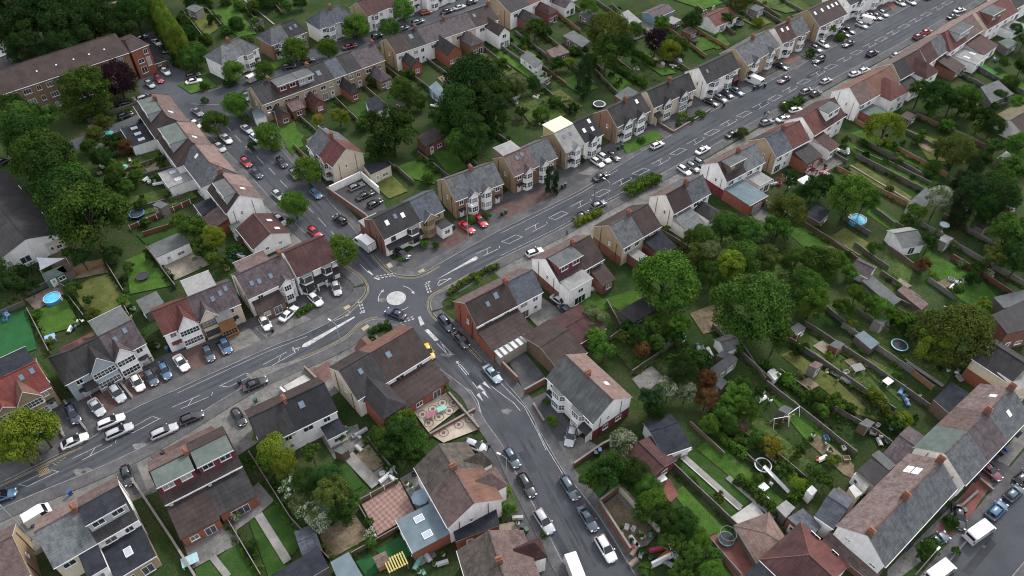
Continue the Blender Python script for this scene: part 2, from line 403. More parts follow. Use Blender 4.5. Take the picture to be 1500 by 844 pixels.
def bay(root, x, w, d, y, zt, wallmat='white', kind='hex', top='gable', roofm='dark', two=True, frame=None, band=None, zg=None, back=2.5, barge=None):
    pl = [(-w/2, 0.02), (-w/2, -d), (w/2, -d), (w/2, 0.02)] if kind == 'rect' else [(-w/2, 0.02), (-w*0.29, -d), (w*0.29, -d), (w/2, 0.02)]
    b = MB(); b.prism([(x+p[0], y+p[1]) for p in pl], 0.0, zt, 0)
    bo = b.build('bay', [W[wallmat]], root)
    for z0, hh in ((0.8, 1.45),)+(((3.35, 1.35),) if two else ()):
        if z0+hh > zt: continue
        for i in range(3):
            a = Vector(pl[i]); c = Vector(pl[i+1]); m = (a+c)/2; ln = (c-a).length
            if ln < 0.5: continue
            e = (c-a).normalized(); nrm = Vector((e.y, -e.x)); rz = math.atan2(nrm.x, -nrm.y)
            add_window(bo, (x+m.x, y+m.y, z0), rz, max(0.4, ln-0.12), hh, max(1, round(ln/0.62)), 2, frame, sub=True)
    if top == 'gable':
        hw = w/2+0.25; zg = zt+hw*0.85 if zg is None else zg
        g = MB(); yb = y+back; yf = y-d-0.18
        g.shell([[(x-hw, yf, zt-0.1), (x, yf, zg), (x, yb, zg), (x-hw, yb, zt-0.1)][::-1], [(x+hw, yf, zt-0.1), (x+hw, yb, zt-0.1), (x, yb, zg), (x, yf, zg)][::-1]][:0] or
                [[(x-hw, yb, zt-0.1), (x-hw, yf, zt-0.1), (x, yf, zg), (x, yb, zg)], [(x+hw, yf, zt-0.1), (x+hw, yb, zt-0.1), (x, yb, zg), (x, yf, zg)]], 0.1, 0)
        go = g.build('front_gable', [T[roofm]], root)
        t = MB(); yy = y-d-0.01
        t.poly([(x-hw+0.2, yy, zt-0.02), (x+hw-0.2, yy, zt-0.02), (x, yy, zg-0.16)]); t.poly([(x+hw-0.2, yy+0.06, zt-0.02), (x-hw+0.2, yy+0.06, zt-0.02), (x, yy+0.06, zg-0.16)])
        t.build('gable_face', [W[barge or wallmat]], go)
        f = MB()
        for sgn in (-1, 1):
            p0 = Vector((x+sgn*hw, yf-0.02, zt-0.16)); p1 = Vector((x, yf-0.02, zg-0.06)); up = Vector((0, 0, 0.17)); bk = Vector((0, 0.05, 0))
            q = [p0, p1, p1+up, p0+up]; q = q if sgn < 0 else q[::-1]
            f.poly(q); f.poly([p+bk for p in reversed(q)]); f.poly([q[3], q[2], q[2]+bk, q[3]+bk] if sgn < 0 else [q[1], q[0], q[0]+bk, q[1]+bk])
        f.build('bargeboard', [GUT], go)
    elif top == 'hip':
        ap = (x, y+0.9, zt+1.25); g = MB(); k = 1.12
        pts = [(x+p[0]*k, y+p[1]*k-(0.1 if p[1] < -0.1 else -0.9), zt) for p in pl]
        pts[0] = (pts[0][0], y+0.9, zt); pts[3] = (pts[3][0], y+0.9, zt)
        for i in range(3): g.poly([pts[i], pts[i+1], ap])
        g.poly([pts[3], pts[2], pts[1], pts[0]])
        g.build('bay_roof', [T[roofm]], root)
    else:
        g = MB(); g.prism([(x+p[0]*1.08, y+p[1]*1.08) for p in pl], zt, zt+0.12); g.build('bay_roof', [T['felt']], root)
    return bo
def extension(root, x0, x1, y0, dep, h, roofm='felt', wallmat='brick', kind='flat', side=-1, hr=None, win=True, name='rear_extension', frame=None, door=False, lights=0, patio=False):
    """added volume on the near (side -1) or far face; y0 is that face"""
    a, b = sorted((side*(y0-0.02), side*(y0+dep)))
    w = MB(); hr = h+1.4 if hr is None else hr
    cx = (x0+x1)/2; hw = (x1-x0)/2; yo = side*(y0+dep)
    r = MB(); o = 0.18
    if kind == 'flat':
        w.box(x0, x1, a, b, 0, h-0.02); r.box(x0-o*0.6, x1+o*0.6, a-(o if side < 0 else 0), b+(o if side > 0 else 0), h, h+0.13)
    elif kind == 'lean':
        yi = side*y0; w.box(x0, x1, a, b, 0, h-0.05)
        q = [(x0-o, yo+side*o, h-0.05), (x1+o, yo+side*o, h-0.05), (x1+o, yi, hr), (x0-o, yi, hr)]
        if side > 0: q = q[::-1]
        r.shell([q], 0.12)
        for xx in (x0+0.01, x1-0.01):
            w.poly([(xx, yo, h-0.05), (xx, yi, h-0.05), (xx, yi, hr-0.1)]); w.poly([(xx, yi, hr-0.1), (xx, yi, h-0.05), (xx, yo, h-0.05)])
    else:                                              # gable or hip outrigger, ridge square to the house
        w.box(x0, x1, a, b, 0, h-0.05); yr = yo-side*(hw*0.9 if kind == 'hip' else -o); yi = side*(y0-2.2)
        zl = h-o*(hr-h)/hw; yo2 = yo+side*o
        L_ = [(x0-o, yi, zl), (x0-o, yo2, zl), (cx, yr, hr), (cx, yi, hr)]; Rr = [(x1+o, yo2, zl), (x1+o, yi, zl), (cx, yi, hr), (cx, yr, hr)]
        pl = [L_, Rr]
        if kind == 'hip': pl.append([(x0-o, yo2, zl), (x1+o, yo2, zl), (cx, yr, hr)])
        if side > 0: pl = [p[::-1] for p in pl]
        r.shell(pl, 0.12)
        if kind == 'gable':
            for q in ([(x0, yo, h-0.06), (x1, yo, h-0.06), (cx, yo, hr-0.13)],): w.poly(q); w.poly([(p[0], p[1]-side*0.05, p[2]) for p in reversed(q)])
    eo = w.build(name, [W[wallmat]], root); ro = r.build('extension_roof', [T[roofm]], eo)
    if kind == 'flat':
        f = MB(); f.box(x0-o*0.6-0.03, x1+o*0.6+0.03, yo+side*o-0.03, yo+side*o+0.03, h-0.1, h+0.16); f.build('fascia', [GUT], eo)
    for i in range(lights):
        lx = x0+(x1-x0)*(i+0.5)/lights; b_ = MB(); b_.box(lx-0.55, lx+0.55, side*(y0+dep*0.5)-0.75, side*(y0+dep*0.5)+0.75, h+0.12, h+0.3, 0)
        b_.box(lx-0.45, lx+0.45, side*(y0+dep*0.5)-0.65, side*(y0+dep*0.5)+0.65, h+0.3, h+0.33, 1); b_.build('rooflight', [FRAME, plain('rooflight_dome', (0.33, 0.37, 0.42), 0.15)], eo)
    rz = 0 if side < 0 else math.pi
    if win:
        ww = x1-x0
        if patio: add_window(eo, (cx, yo, 0.1), rz, min(2.8, ww*0.7), 2.0, 3, 1, frame, sub=True)
        elif ww > 3.6:
            add_window(eo, (x0+ww*0.28, yo, 0.9), rz, 1.3, 1.1, 2, 1, frame, sub=True); add_window(eo, (x0+ww*0.7, yo, 0.1), rz, 1.6, 2.0, 2, 1, frame, sub=True)
        else: add_window(eo, (cx, yo, 0.95), rz, min(1.4, ww*0.5), 1.1, 2, 1, frame, sub=True)
        if h > 4.2: add_window(eo, (cx, yo, 3.1), rz, min(1.3, ww*0.45), 1.1, 2, 1, frame, sub=True)
    return eo
LANDMARKS = []
GROUP_HOUSE = {}
def house(label, A, B, f0=0.0, f1=1.0, roof='slate', wall='white', hr=8.3, he=5.3, sn=4.2, sf=4.2, hipA=0, hipB=0, E=None, Ef=None, near='R', ends=(True, True),
          gA=None, gB=None, far=None, feats=(), group=None, cat='house', name='house', nick=None, frame=None, ch=(), door='white', gut=True, low=True, up=True, ridge=None, chb='brick', pots=3, pipeA=True, pipeB=True, endw=True, offset=0.0, gAlow=None, gBlow=None):
    a = P(A[0], A[1], hr); b = P(B[0], B[1], hr)
    if E:
        e = P(E[0], E[1], he); d0 = (b-a); d0.z = 0; L0 = d0.length; d0.normalize(); v = e-a
        sn = min(6.5, max(2.0, v.x*d0.y-v.y*d0.x))
    if Ef:
        e = P(Ef[0], Ef[1], he); d0 = (b-a); d0.z = 0; d0.normalize(); v = e-a
        sf = min(6.5, max(2.0, -(v.x*d0.y-v.y*d0.x)))
    d = b-a; d.z = 0; Lall = d.length; d.normalize(); rz = math.atan2(d.y, d.x)
    p0 = a+d*(Lall*f0); L = Lall*(f1-f0); p0.z = 0
    root = empty(name, p0, rz); tag(root, label, cat, group)
    root['_mid'] = (L, sn, sf, he, hr)
    hA = hipA if f0 == 0 else 0; hB = hipB if f1 == 1 else 0
    eA = ends[0] and f0 == 0; eB = ends[1] and f1 == 1
    wb = MB(); low_ = 0.13; i = 0.004
    pl = roof_polys(L, sn, sf, he-low_, hr-low_, hA, hB)
    for q in pl: wb.poly([(min(max(p[0], i), L-i), p[1], p[2]) for p in q])
    hz = he-low_
    wb.poly([(i, -sn, 0), (L-i, -sn, 0), (L-i, -sn, hz), (i, -sn, hz)]); wb.poly([(L-i, sf, 0), (i, sf, 0), (i, sf, hz), (L-i, sf, hz)])
    for xx, hh, rev in ((i, hA, False), (L-i, hB, True)):
        q = [(xx, sf, 0), (xx, -sn, 0), (xx, -sn, hz)]+([] if hh else [(xx, 0, hr-low_)])+[(xx, sf, hz)]
        wb.poly(q[::-1] if rev else q)
    wb.build('wall', [W[wall]], root)
    for gm, xx, ok, sg in ((gA, 0, eA and not hA, -1), (gB, L, eB and not hB, 1)):
        if gm and ok:
            g = MB(); x_o = xx+sg*0.035
            q = [(x_o, sf+0.02, 0), (x_o, -sn-0.02, 0), (x_o, -sn-0.02, hz), (x_o, 0, hr-low_), (x_o, sf+0.02, hz)]
            q = q if sg < 0 else q[::-1]; q2 = [(xx, p[1], p[2]) for p in reversed(q)]
            g.poly(q); g.poly(q2)
            for k in range(5): m = (k+1) % 5; g.poly([q[k], (xx,)+q[k][1:], (xx,)+q[m][1:], q[m]][::-1])
            g.build('gable_wall', [W[gm]], root)
            if gBlow and sg > 0:
                g = MB(); g.box(L+.034, L+.07, -sn-0.03, sf+0.03, 0, 2.5); g.build('plinth', [W[gBlow]], root)
            if gAlow and sg < 0:
                g = MB(); g.box(-0.07, -0.034, -sn-0.03, sf+0.03, 0, 2.4); g.build('plinth', [W[gAlow]], root)
    rb = MB(); polys = roof_polys(L, sn, sf, he, hr, hA, hB, 0.32, 0.16 if eA else -0.004, 0.16 if eB else -0.004)
    fm = far or roof  # pink and orange far slopes carry the low sky's sheen as tile colour
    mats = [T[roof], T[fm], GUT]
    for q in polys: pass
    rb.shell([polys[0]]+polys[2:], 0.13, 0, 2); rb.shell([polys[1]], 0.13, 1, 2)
    ro = rb.build('roof', mats, root)
    rt = MB(); r0 = hA if hA else (-0.16 if eA else 0.01); r1 = L-hB if hB else L+(0.16 if eB else -0.01)
    rc = T[ridge] if ridge else T[{'slate': 'pinkdark', 'slatelight': 'pinkdark'}.get(roof, roof)]
    if r1 > r0+0.2: rt.tube((r0, 0, hr+0.0), (r1, 0, hr+0.0), 0.13, 0.13, 6)
    for q in polys[2:]: 
        for c in q[:2]: rt.tube(c, q[2], 0.09, 0.09, 5)
    if rt.v: rt.build('ridge_tiles', [rc], ro)
    if gut:
        g = MB(); kn = 0.32*(hr-he)/sn
        g.tube((0.02 if not eA else -0.15, -sn-0.36, he-kn-0.07), (L-0.02 if not eB else L+0.15, -sn-0.36, he-kn-0.07), 0.06, 0.06, 6); g.build('gutter', [GUT], root)
    for c in ch:
        chimney(ro, min(max(c*L, 0.34), L-0.34), 0.0, hr-0.9, hr+1.0, pots, chb)
    if R.random() < .45 and he > 4 and near != 'N':
        g = MB(); u = L*R.choice((.12, .9)); g.tube((u, -sn-.02, he-.9), (u, -sn-.3, he-.8), .03, .03, 5); k = len(g.v)
        for i in range(10): a = i*.6283; g.v.append((u+.32*math.cos(a), -sn-.34+.07*math.sin(a), he-.75+.32*math.sin(a)))
        g.v.append((u, -sn-.28, he-.75))
        for i in range(10): g.f += [(k+i, k+(i+1) % 10, k+10), (k+10, k+(i+1) % 10, k+i)]; g.m += [0, 0]
        g.build('satellite_dish', [GUT], root)
    # openings
    st = near
    kinds = [f[0] for f in feats]
    if st == 'R':
        nx = 2
        if up and L > 3.4:
            add_window(root, (L*0.28, -sn, 3.25), 0, min(1.7, L*0.3), 1.15, 2, 1, frame); add_window(root, (L*0.74, -sn, 3.25), 0, min(1.2, L*0.22), 1.15, 2, 1, frame)
        if low and not ({'ext', 'outr'} & set(kinds)):
            add_window(root, (L*0.3, -sn, 0.1), 0, min(2.2, L*0.36), 2.05, 3, 1, frame); put('door', door_mesh(door), root, (L*0.76, -sn, 0))
    elif st == 'F':
        bb = [f for f in feats if f[0] == 'bay']
        s = bb[0][1] if bb else 0.32; o = 0.76 if s < 0.5 else 0.24
        if not bb:
            add_window(root, (L*s, -sn, 0.8), 0, min(2.2, L*0.38), 1.4, 3, 2, frame); add_window(root, (L*s, -sn, 3.3), 0, min(2.2, L*0.38), 1.3, 3, 2, frame)
        add_window(root, (L*o, -sn, 3.45), 0, min(1.1, L*0.2), 1.1, 2, 1, frame); put('door', door_mesh(door), root, (L*o, -sn, 0))
        p = MB(); p.box(L*o-0.85, L*o+0.85, -sn-0.9, -sn+0.01, 2.3, 2.42); p.build('porch', [T['feltdark'] if roof != 'red' else T['red']], root)
    # far side: plain windows
    if L > 3.4 and st != 'N':
        for u, w_ in ((0.3, 1.6), (0.72, 1.1)): add_window(root, (L*u, sf, 3.3), math.pi, w_, 1.15, 2, 1, frame)
    if endw and he > 4:
        if eA and not hA:
            add_window(root, (-0.035 if gA else 0.0, -sn*0.15, 3.3), -math.pi/2, 0.6, 0.95, 1, 2, frame)
            if pipeA:
                g = MB(); g.tube((-0.1, -sn*0.62, 0.0), (-0.1, -sn*0.62, hz-0.1), 0.05, 0.05, 5); g.tube((-0.1, sf*0.5, 0.0), (-0.1, sf*0.5, hz+0.9), 0.05, 0.05, 5); g.build('drainpipe', [PIPE], root)
        if eB and not hB:
            add_window(root, (L+(0.035 if gB else 0.0), -sn*0.15, 3.3), math.pi/2, 0.6, 0.95, 1, 2, frame)
            if pipeB:
                g = MB(); g.tube((L+0.1, -sn*0.62, 0.0), (L+0.1, -sn*0.62, hz-0.1), 0.05, 0.05, 5); g.tube((L+0.1, sf*0.5, 0.0), (L+0.1, sf*0.5, hz+0.9), 0.05, 0.05, 5); g.build('drainpipe', [PIPE], root)
    for f in feats:
        k = f[0]; kw = f[-1] if isinstance(f[-1], dict) else {}
        if k == 'bay': bay(root, f[1]*L, f[2], f[3], -sn, he-0.35, **dict(dict(roofm=roof, wallmat=wall, frame=frame), **kw))
        elif k == 'dorm':
            s = kw.pop('side', -1) if 'side' in kw else -1
            dormer(root, f[1]*L+0.08, f[2]*L-0.08, sn if s < 0 else sf, he, hr, s, **kw)
        elif k == 'sky':
            s = kw.get('side', -1); skylight(ro, f[1]*L, sn if s < 0 else sf, he, hr, f[2], s, kw.get('w', 0.8), kw.get('h', 1.1), kw.get('pale', False))
        elif k in ('ext', 'outr'):
            s = kw.get('side', -1)
            extension(root, f[1]*L+0.05, f[2]*L-0.05, sn if s < 0 else sf, f[3], f[4], **kw)
        elif k == 'win': add_window(root, (f[1]*L, -sn, f[2]), 0, f[3], f[4], f[5] if len(f) > 5 and not isinstance(f[5], dict) else 2, 1, kw.get('frame', frame))
        elif k == 'gwin': add_window(root, (-0.035 if gA else 0, f[1], f[2]), -math.pi/2, f[3], f[4], 2, 1, frame)
        elif k == 'gwinB': add_window(root, (L+(0.072 if gB else 0), f[1], f[2]), math.pi/2, f[3], f[4], 2, 1, frame)
        elif k == 'band':                                        # coloured lower storey on the near face
            g = MB(); g.box(f[1]*L+0.01, f[2]*L-0.01, -sn-0.04, -sn-0.003, f[3], f[4]); g.build('wall_band', [W[kw.get('wall', 'brick')]], root)
        elif k == 'pent':                                        # tiled skirt roof between the storeys
            g = MB(); x0, x1, d_ = f[1]*L, f[2]*L, f[3]; g.shell([[(x0, -sn-d_, 2.5), (x1, -sn-d_, 2.5), (x1, -sn, 3.15), (x0, -sn, 3.15)]], .12); g.build('skirt_roof', [T[kw.get('roofm', roof)]], root)
        elif k == 'porch':
            g = MB(); x = f[1]*L; g.shell([[(x-1.1, -sn-1.3, 2.3), (x+1.1, -sn-1.3, 2.3), (x+1.1, -sn, 3.1), (x-1.1, -sn, 3.1)]], 0.12); po = g.build('porch', [T[kw.get('roofm', roof)]], root)
            g = MB(); g.box(x-1.0, x-0.88, -sn-1.2, -sn-0.01, 0, 2.25); g.box(x+0.88, x+1.0, -sn-1.2, -sn-0.01, 0, 2.25); g.build('porch_wall', [W[kw.get('wall', wall)]], po)
    x_, y_ = Q(root.matrix_basis @ Vector((L/2, 0, he)))
    if nick: LANDMARKS.append((x_, y_, nick))
    root['_ctr'] = (x_, y_)
    return root
def flatbox(label, pts, h, roof='felt', wall='timber', cat='shed', name='shed', group=None, ov=0.12, nick=None, front=None, slope=0.0, z0=0.0, door=True):
    """low building with a flat or single-pitch roof: corners sighted at roof height, going round"""
    w = [P(x, y, h) for x, y in pts]; c = sum(w, Vector())/len(w); c.z = 0
    root = empty(name, c); tag(root, label, cat, group)
    pl = [(p.x-c.x, p.y-c.y) for p in w]
    b = MB(); b.prism([(p[0]*0.97, p[1]*0.97) for p in pl], z0, h-0.01); b.build('wall', [W[wall]], root)
    r = MB(); r.prism(pl, h, h+0.12, 1, 0); r.build('roof', [T[roof], GUT if roof in ('feltblue', 'feltpale', 'white', 'feltdark') else T[roof]], root)
    # openings on the edge that faces the camera most (front = edge index overrides)
    n = len(pl)
    ar = sum(pl[i][0]*pl[(i+1) % n][1]-pl[(i+1) % n][0]*pl[i][1] for i in range(n))
    if ar < 0: pl = pl[::-1]
    best, bi = None, 0
    for i in range(n):
        a = Vector(pl[i]); b2 = Vector(pl[(i+1) % n]); e = b2-a; nr = Vector((e.y, -e.x)).normalized()
        s = -nr.y*e.length
        if best is None or s > best: best, bi = s, i
    a = Vector(pl[bi])*0.97; b2 = Vector(pl[(bi+1) % n])*0.97; e = (b2-a); ln = e.length; e.normalize(); rz = math.atan2(e.y, e.x)
    if door and ln > 1.6 and h > 1.9:
        put('door', door_mesh('brown' if wall in ('timber', 'greytimber', 'redtimber') else 'white'), root, (a.x+e.x*ln*0.3, a.y+e.y*ln*0.3, 0), rz)
        if ln > 3: add_window(root, (a.x+e.x*ln*0.68, a.y+e.y*ln*0.68, 0.9), rz, min(1.5, ln*0.3), 0.95, 2, 1)
    if nick: LANDMARKS.append((sum(p[0] for p in pts)/n, sum(p[1] for p in pts)/n, nick))
    return root
# ------------------------------------------------------------------ ground, roads, pavements, markings
ASPH = groundm('asphalt', (0.053, 0.057, 0.064), (0.071, 0.075, 0.082), 0.16, 5.0, 0.9, (0.063, 0.067, 0.073), var=0.18, fvar=0.16)
PAVE = groundm('pavement', (0.072, 0.073, 0.077), (0.102, 0.1, 0.1), 0.5, 3.5, 0.9, (0.073, 0.074, 0.078), var=0.18, fvar=0.14)
KERB = groundm('kerbstone', (0.15, 0.15, 0.15), (0.21, 0.205, 0.2), 0.8, 3.0, 0.9)
EARTH = groundm('garden_earth', (0.017, 0.038, 0.010), (0.044, 0.052, 0.022), 0.12, 2.2, 1.0, (0.020, 0.048, 0.010), var=0.3, fvar=0.35)
PAINT = groundm('road_paint', (0.30, 0.30, 0.30), (0.46, 0.46, 0.455), 0.9, 6.0, 0.7, (0.22, 0.22, 0.22), var=0.15, fvar=0.2)
YPAINT = groundm('road_paint_yellow', (0.25, 0.2, 0.1), (0.34, 0.27, 0.13), 0.9, 6.0, 0.8, (0.25, 0.21, 0.13))
m = MB(); m.poly([(-900, -60, 0), (900, -60, 0), (900, 1500, 0), (-900, 1500, 0)]); struct('ground', m, [EARTH])
def G(pts): return [P(*p) for p in pts]
NW_ = smooth_line(G([(-150, 775), (-60, 738), (0, 709), (88, 666), (130, 646), (187, 605), (256, 573), (344, 533), (400, 508), (450, 489), (500, 463), (527, 440), (536, 424), (527, 407), (508, 393), (478, 370), (440, 334), (405, 300), (360, 250), (322, 212), (290, 185), (262, 172), (205, 190), (150, 207), (90, 228)]), 4)
NA_ = G([(80, 214), (150, 190), (200, 168), (212, 157), (205, 140), (200, 100), (197, 55), (225, 45), (245, 80), (270, 100), (276, 125), (300, 137)])
TN_ = smooth_line(G([(300, 137), (345, 121), (400, 99), (470, 71), (560, 37), (640, 7), (740, -32), (850, -75)]), 3)
TS_ = smooth_line(G([(880, -60), (760, -12), (680, 18), (600, 48), (520, 77), (450, 102), (380, 130), (352, 148), (375, 180), (405, 213), (440, 252), (474, 288), (505, 322), (530, 352), (551, 377), (570, 397), (588, 404), (615, 403), (655, 381), (733, 338), (800, 305), (853, 278), (905, 245), (944, 221), (990, 195), (1066, 151), (1133, 117), (1180, 92), (1251, 53), (1310, 22), (1360, -6), (1500, -85), (1620, -150)]), 4)
SE_ = smooth_line(G([(1640, -115), (1500, -40), (1400, 18), (1330, 57), (1277, 86), (1234, 108), (1166, 145), (1112, 174), (1080, 192), (1040, 216), (990, 243), (917, 283), (885, 300), (813, 340), (733, 379), (690, 403), (668, 416), (647, 427), (634, 435), (630, 446), (634, 459), (645, 470), (665, 485), (700, 520), (735, 556), (768, 594), (790, 632), (824, 690), (850, 722), (882, 765), (930, 844), (980, 930)]), 4)
SW_ = smooth_line(G([(860, 930), (838, 850), (820, 815), (785, 745), (760, 700), (738, 655), (710, 615), (690, 577), (662, 553), (636, 533), (612, 500), (593, 477), (564, 468), (543, 469), (527, 477), (516, 488), (495, 503), (447, 525), (367, 561), (221, 648), (133, 690), (64, 718), (0, 746), (-60, 775), (-150, 815)]), 4)
m = MB(); sheet(m, NW_+NA_+TN_+TS_+SE_+SW_, 0.02); struct('road', m, [ASPH])
def pavement(line, w, side, name='pavement'):
    p = MB(); k = MB()
    o = offset_line(line, side*w); i = offset_line(line, side*0.16)
    for a in range(len(line)-1):
        q = [(v.x, v.y) for v in (i[a], i[a+1], o[a+1], o[a])]; p.prism(q, 0.0, 0.11)
        q = [(v.x, v.y) for v in (line[a], line[a+1], i[a+1], i[a])]; k.prism(q, 0.0, 0.125)
    struct(name, p, [PAVE]); struct('kerb', k, [KERB])
pavement(NW_[:50], 2.6, 1); pavement(NW_[50:86], 2.0, 1)
pavement(TN_, 1.8, 1)
pavement(TS_[:28], 1.8, 1); pavement(TS_[28:], 2.4, 1)
pavement(SE_[:80], 2.4, 1); pavement(SE_[80:], 1.9, 1)
pavement(SW_[:48], 1.9, 1); pavement(SW_[48:], 2.5, 1)
# lower right street
BW = smooth_line(G([(1345, 880), (1375, 844), (1407, 803), (1440, 765), (1470, 728), (1500, 690), (1560, 620)]), 3)
BE = G([(1640, 690), (1560, 760), (1500, 822), (1480, 846), (1440, 900)])
m = MB(); sheet(m, BW+BE, 0.02); struct('road', m, [ASPH]); pavement(BW, 1.8, 1)
pavement(BE, 2.2, 1)
m = MB(); sheet(m, G([(1450, 788), (1460, 797), (1422, 843), (1408, 837)]), 0.026); struct('road_patch', m, [groundm('asphalt_new', (0.032, 0.034, 0.038), (0.04, 0.042, 0.047), 0.4, 5.0, 0.9, fvar=0.12)])
# worn patches and sealed joints in the asphalt
PATCH = [[(640, 600), (662, 590), (668, 597), (645, 608)]][:0]
m = MB()
for a, b, w in [((0, 728), (130, 668), 0.5), ((260, 604), (420, 530), 0.35), ((700, 392), (860, 312), 0.4), ((900, 280), (1100, 168), 0.4), ((600, 500), (700, 600), 0.3), ((760, 640), (850, 800), 0.4), ((330, 205), (500, 372), 0.35), ((690, 355), (860, 285), 0.3)]:
    l = [P(a[0]+(b[0]-a[0])*t/8, a[1]+(b[1]-a[1])*t/8) for t in range(9)]
    strip(m, l, w, 0.0235)
struct('road_repair', m, [groundm('asphalt_seal', (0.045, 0.047, 0.052), (0.056, 0.058, 0.064), 0.5, 5.0, 0.9, fvar=0.12)])
m = MB()
for x, y, a, b in [(122, 692, 1.6, 0.8), (205, 654, 1.2, 0.7), (742, 603, 0.9, 0.6), (560, 440, 0.8, 0.6), (880, 262, 1.0, 0.5), (655, 520, 1.3, 0.5)]:
    c = P(x, y); sheet(m, [(c.x+a*math.cos(t)*(1+0.25*math.sin(3*t)), c.y+b*math.sin(t)*(1+0.2*math.cos(5*t))) for t in [k*math.pi/9 for k in range(18)]], 0.024)
struct('road_stain', m, [groundm('asphalt_pale', (0.12, 0.12, 0.12), (0.17, 0.165, 0.16), 1.2, 4.0, 0.9, (0.08, 0.08, 0.085))])
m = MB()
for x, y in [(123, 692), (668, 486), (600, 505), (545, 452), (730, 660), (1060, 185), (760, 360), (300, 590), (450, 505), (350, 205), (425, 300), (870, 790), (640, 432), (1210, 100), (1440, 800)]:
    c = P(x, y); sheet(m, [(c.x+0.33*math.cos(k*math.pi/6), c.y+0.33*math.sin(k*math.pi/6)) for k in range(12)], 0.029)
struct('manhole_cover', m, [plain('cast_iron', (0.03, 0.03, 0.032), 0.6)])

# tyre-darkened lanes, trench repairs
m = MB()
def lane(pts, offs, w, z=0.0215):
    l = smooth_line(G(pts), 5)
    for o in offs: strip(m, offset_line(l, o), w, z)
CEP = [(655, 398), (697, 376), (744, 354), (812, 319), (866, 291), (921, 261), (970, 236), (1018, 208), (1082, 172), (1145, 138), (1217, 98), (1292, 57), (1359, 20), (1420, -14)]
CWP = [(-80, 764), (0, 727), (60, 699), (105, 677), (160, 650), (214, 619), (263, 596), (309, 576), (345, 558), (402, 530), (440, 508), (500, 475)]
lane(CEP, (1.45, 2.9, -1.45, -2.9), .55); lane(CWP, (1.35, 2.75, -1.35, -2.75), .55)
lane([(329, 183), (353, 208), (394, 246), (448, 301), (495, 351), (540, 400)], (1.0, 2.3, -1.0, -2.3), .5); lane([(608, 478), (640, 503), (686, 549), (730, 610), (775, 690), (810, 760), (850, 840)], (1.1, 2.5, -1.1, -2.5), .5)
struct('tyre_track', m, [groundm('asphalt_track', (0.046, 0.049, 0.056), (0.061, 0.064, 0.071), 0.35, 5.0, 0.85, var=0.2, fvar=0.16)])
m = MB()
for q in [[(225, 626), (262, 609), (267, 616), (230, 633)], [(455, 486), (478, 475), (482, 481), (459, 493)], [(905, 268), (940, 249), (944, 254), (909, 273)], [(1098, 160), (1122, 147), (1126, 151), (1102, 164)], [(690, 545), (706, 560), (699, 566), (684, 550)], [(768, 660), (786, 690), (776, 695), (759, 664)], [(372, 236), (386, 251), (379, 256), (366, 240)], [(1180, 112), (1204, 98), (1208, 102), (1184, 116)], [(30, 724), (64, 707), (70, 716), (36, 733)], [(812, 770), (836, 812), (826, 818), (802, 775)]]: sheet(m, G(q), 0.0225)
struct('road_repair', m, [groundm('asphalt_fill', (0.036, 0.039, 0.046), (0.048, 0.051, 0.058), 0.6, 5.0, 0.9, fvar=0.14)])
# ---- painted markings
mk = MB(); Z = 0.033
def line(a, b, w, z=Z): strip(mk, [P(*a), P(*b)], w, z)
def poly(pts, z=Z): sheet(mk, G(pts), z)
CE = smooth_line(G([(697, 376), (744, 354), (812, 319), (866, 291), (921, 261), (970, 236), (1018, 208), (1045, 193), (1082, 172), (1122, 151), (1145, 138), (1188, 114), (1217, 98), (1255, 77), (1292, 57), (1324, 39), (1359, 20), (1420, -14), (1500, -59)]), 6)
def walk(line_):
    out = [(0, line_[0])]
    for a, b in zip(line_, line_[1:]): out.append((out[-1][0]+(b-a).length, b))
    return out
def at(wk, s):
    for (s0, a), (s1, b) in zip(wk, wk[1:]):
        if s <= s1:
            t = (s-s0)/max(1e-6, s1-s0); d = (b-a).normalized(); return a+(b-a)*t, d, Vector((-d.y, d.x, 0))
    return wk[-1][1], (wk[-1][1]-wk[-2][1]).normalized(), Vector((0, 1, 0))
def ladder(mb, wk, s0, s1, hw, unit, w=0.13):
    s = s0; k = 0
    while s < s1:
        def pt(ds, off):
            p, d, n = at(wk, s+ds); return p+n*off
        u = unit
        strip(mb, [pt(0.0*u, hw), pt(0.58*u, hw)], w, Z); strip(mb, [pt(0.14*u, -hw), pt(0.72*u, -hw)], w, Z)
        if k % 2 == 0:
            strip(mb, [pt(0.30*u, -hw+.08), pt(0.42*u, hw-.08)], w, Z+0.003); strip(mb, [pt(0.78*u, -hw), pt(0.83*u, 0.0)], w*1.1, Z)
        else:
            strip(mb, [pt(0.14*u, -hw+.08), pt(0.03*u, hw-.08)], w, Z+0.003); strip(mb, [pt(0.69*u, -hw+.08), pt(0.60*u, hw-.08)], w, Z+0.003)
        s += u; k += 1
ladder(mk, walk(CE), 0.5, walk(CE)[-1][0]-1, 0.72, 6.6, .1)
CW = smooth_line(G([(-80, 764), (0, 727), (60, 699), (105, 677), (160, 650), (214, 619), (263, 596), (309, 576), (345, 558), (402, 530), (440, 508)]), 6)
ladder(mk, walk(CW), 2, walk(CW)[-1][0]-6, 0.6, 8.4, 0.085)
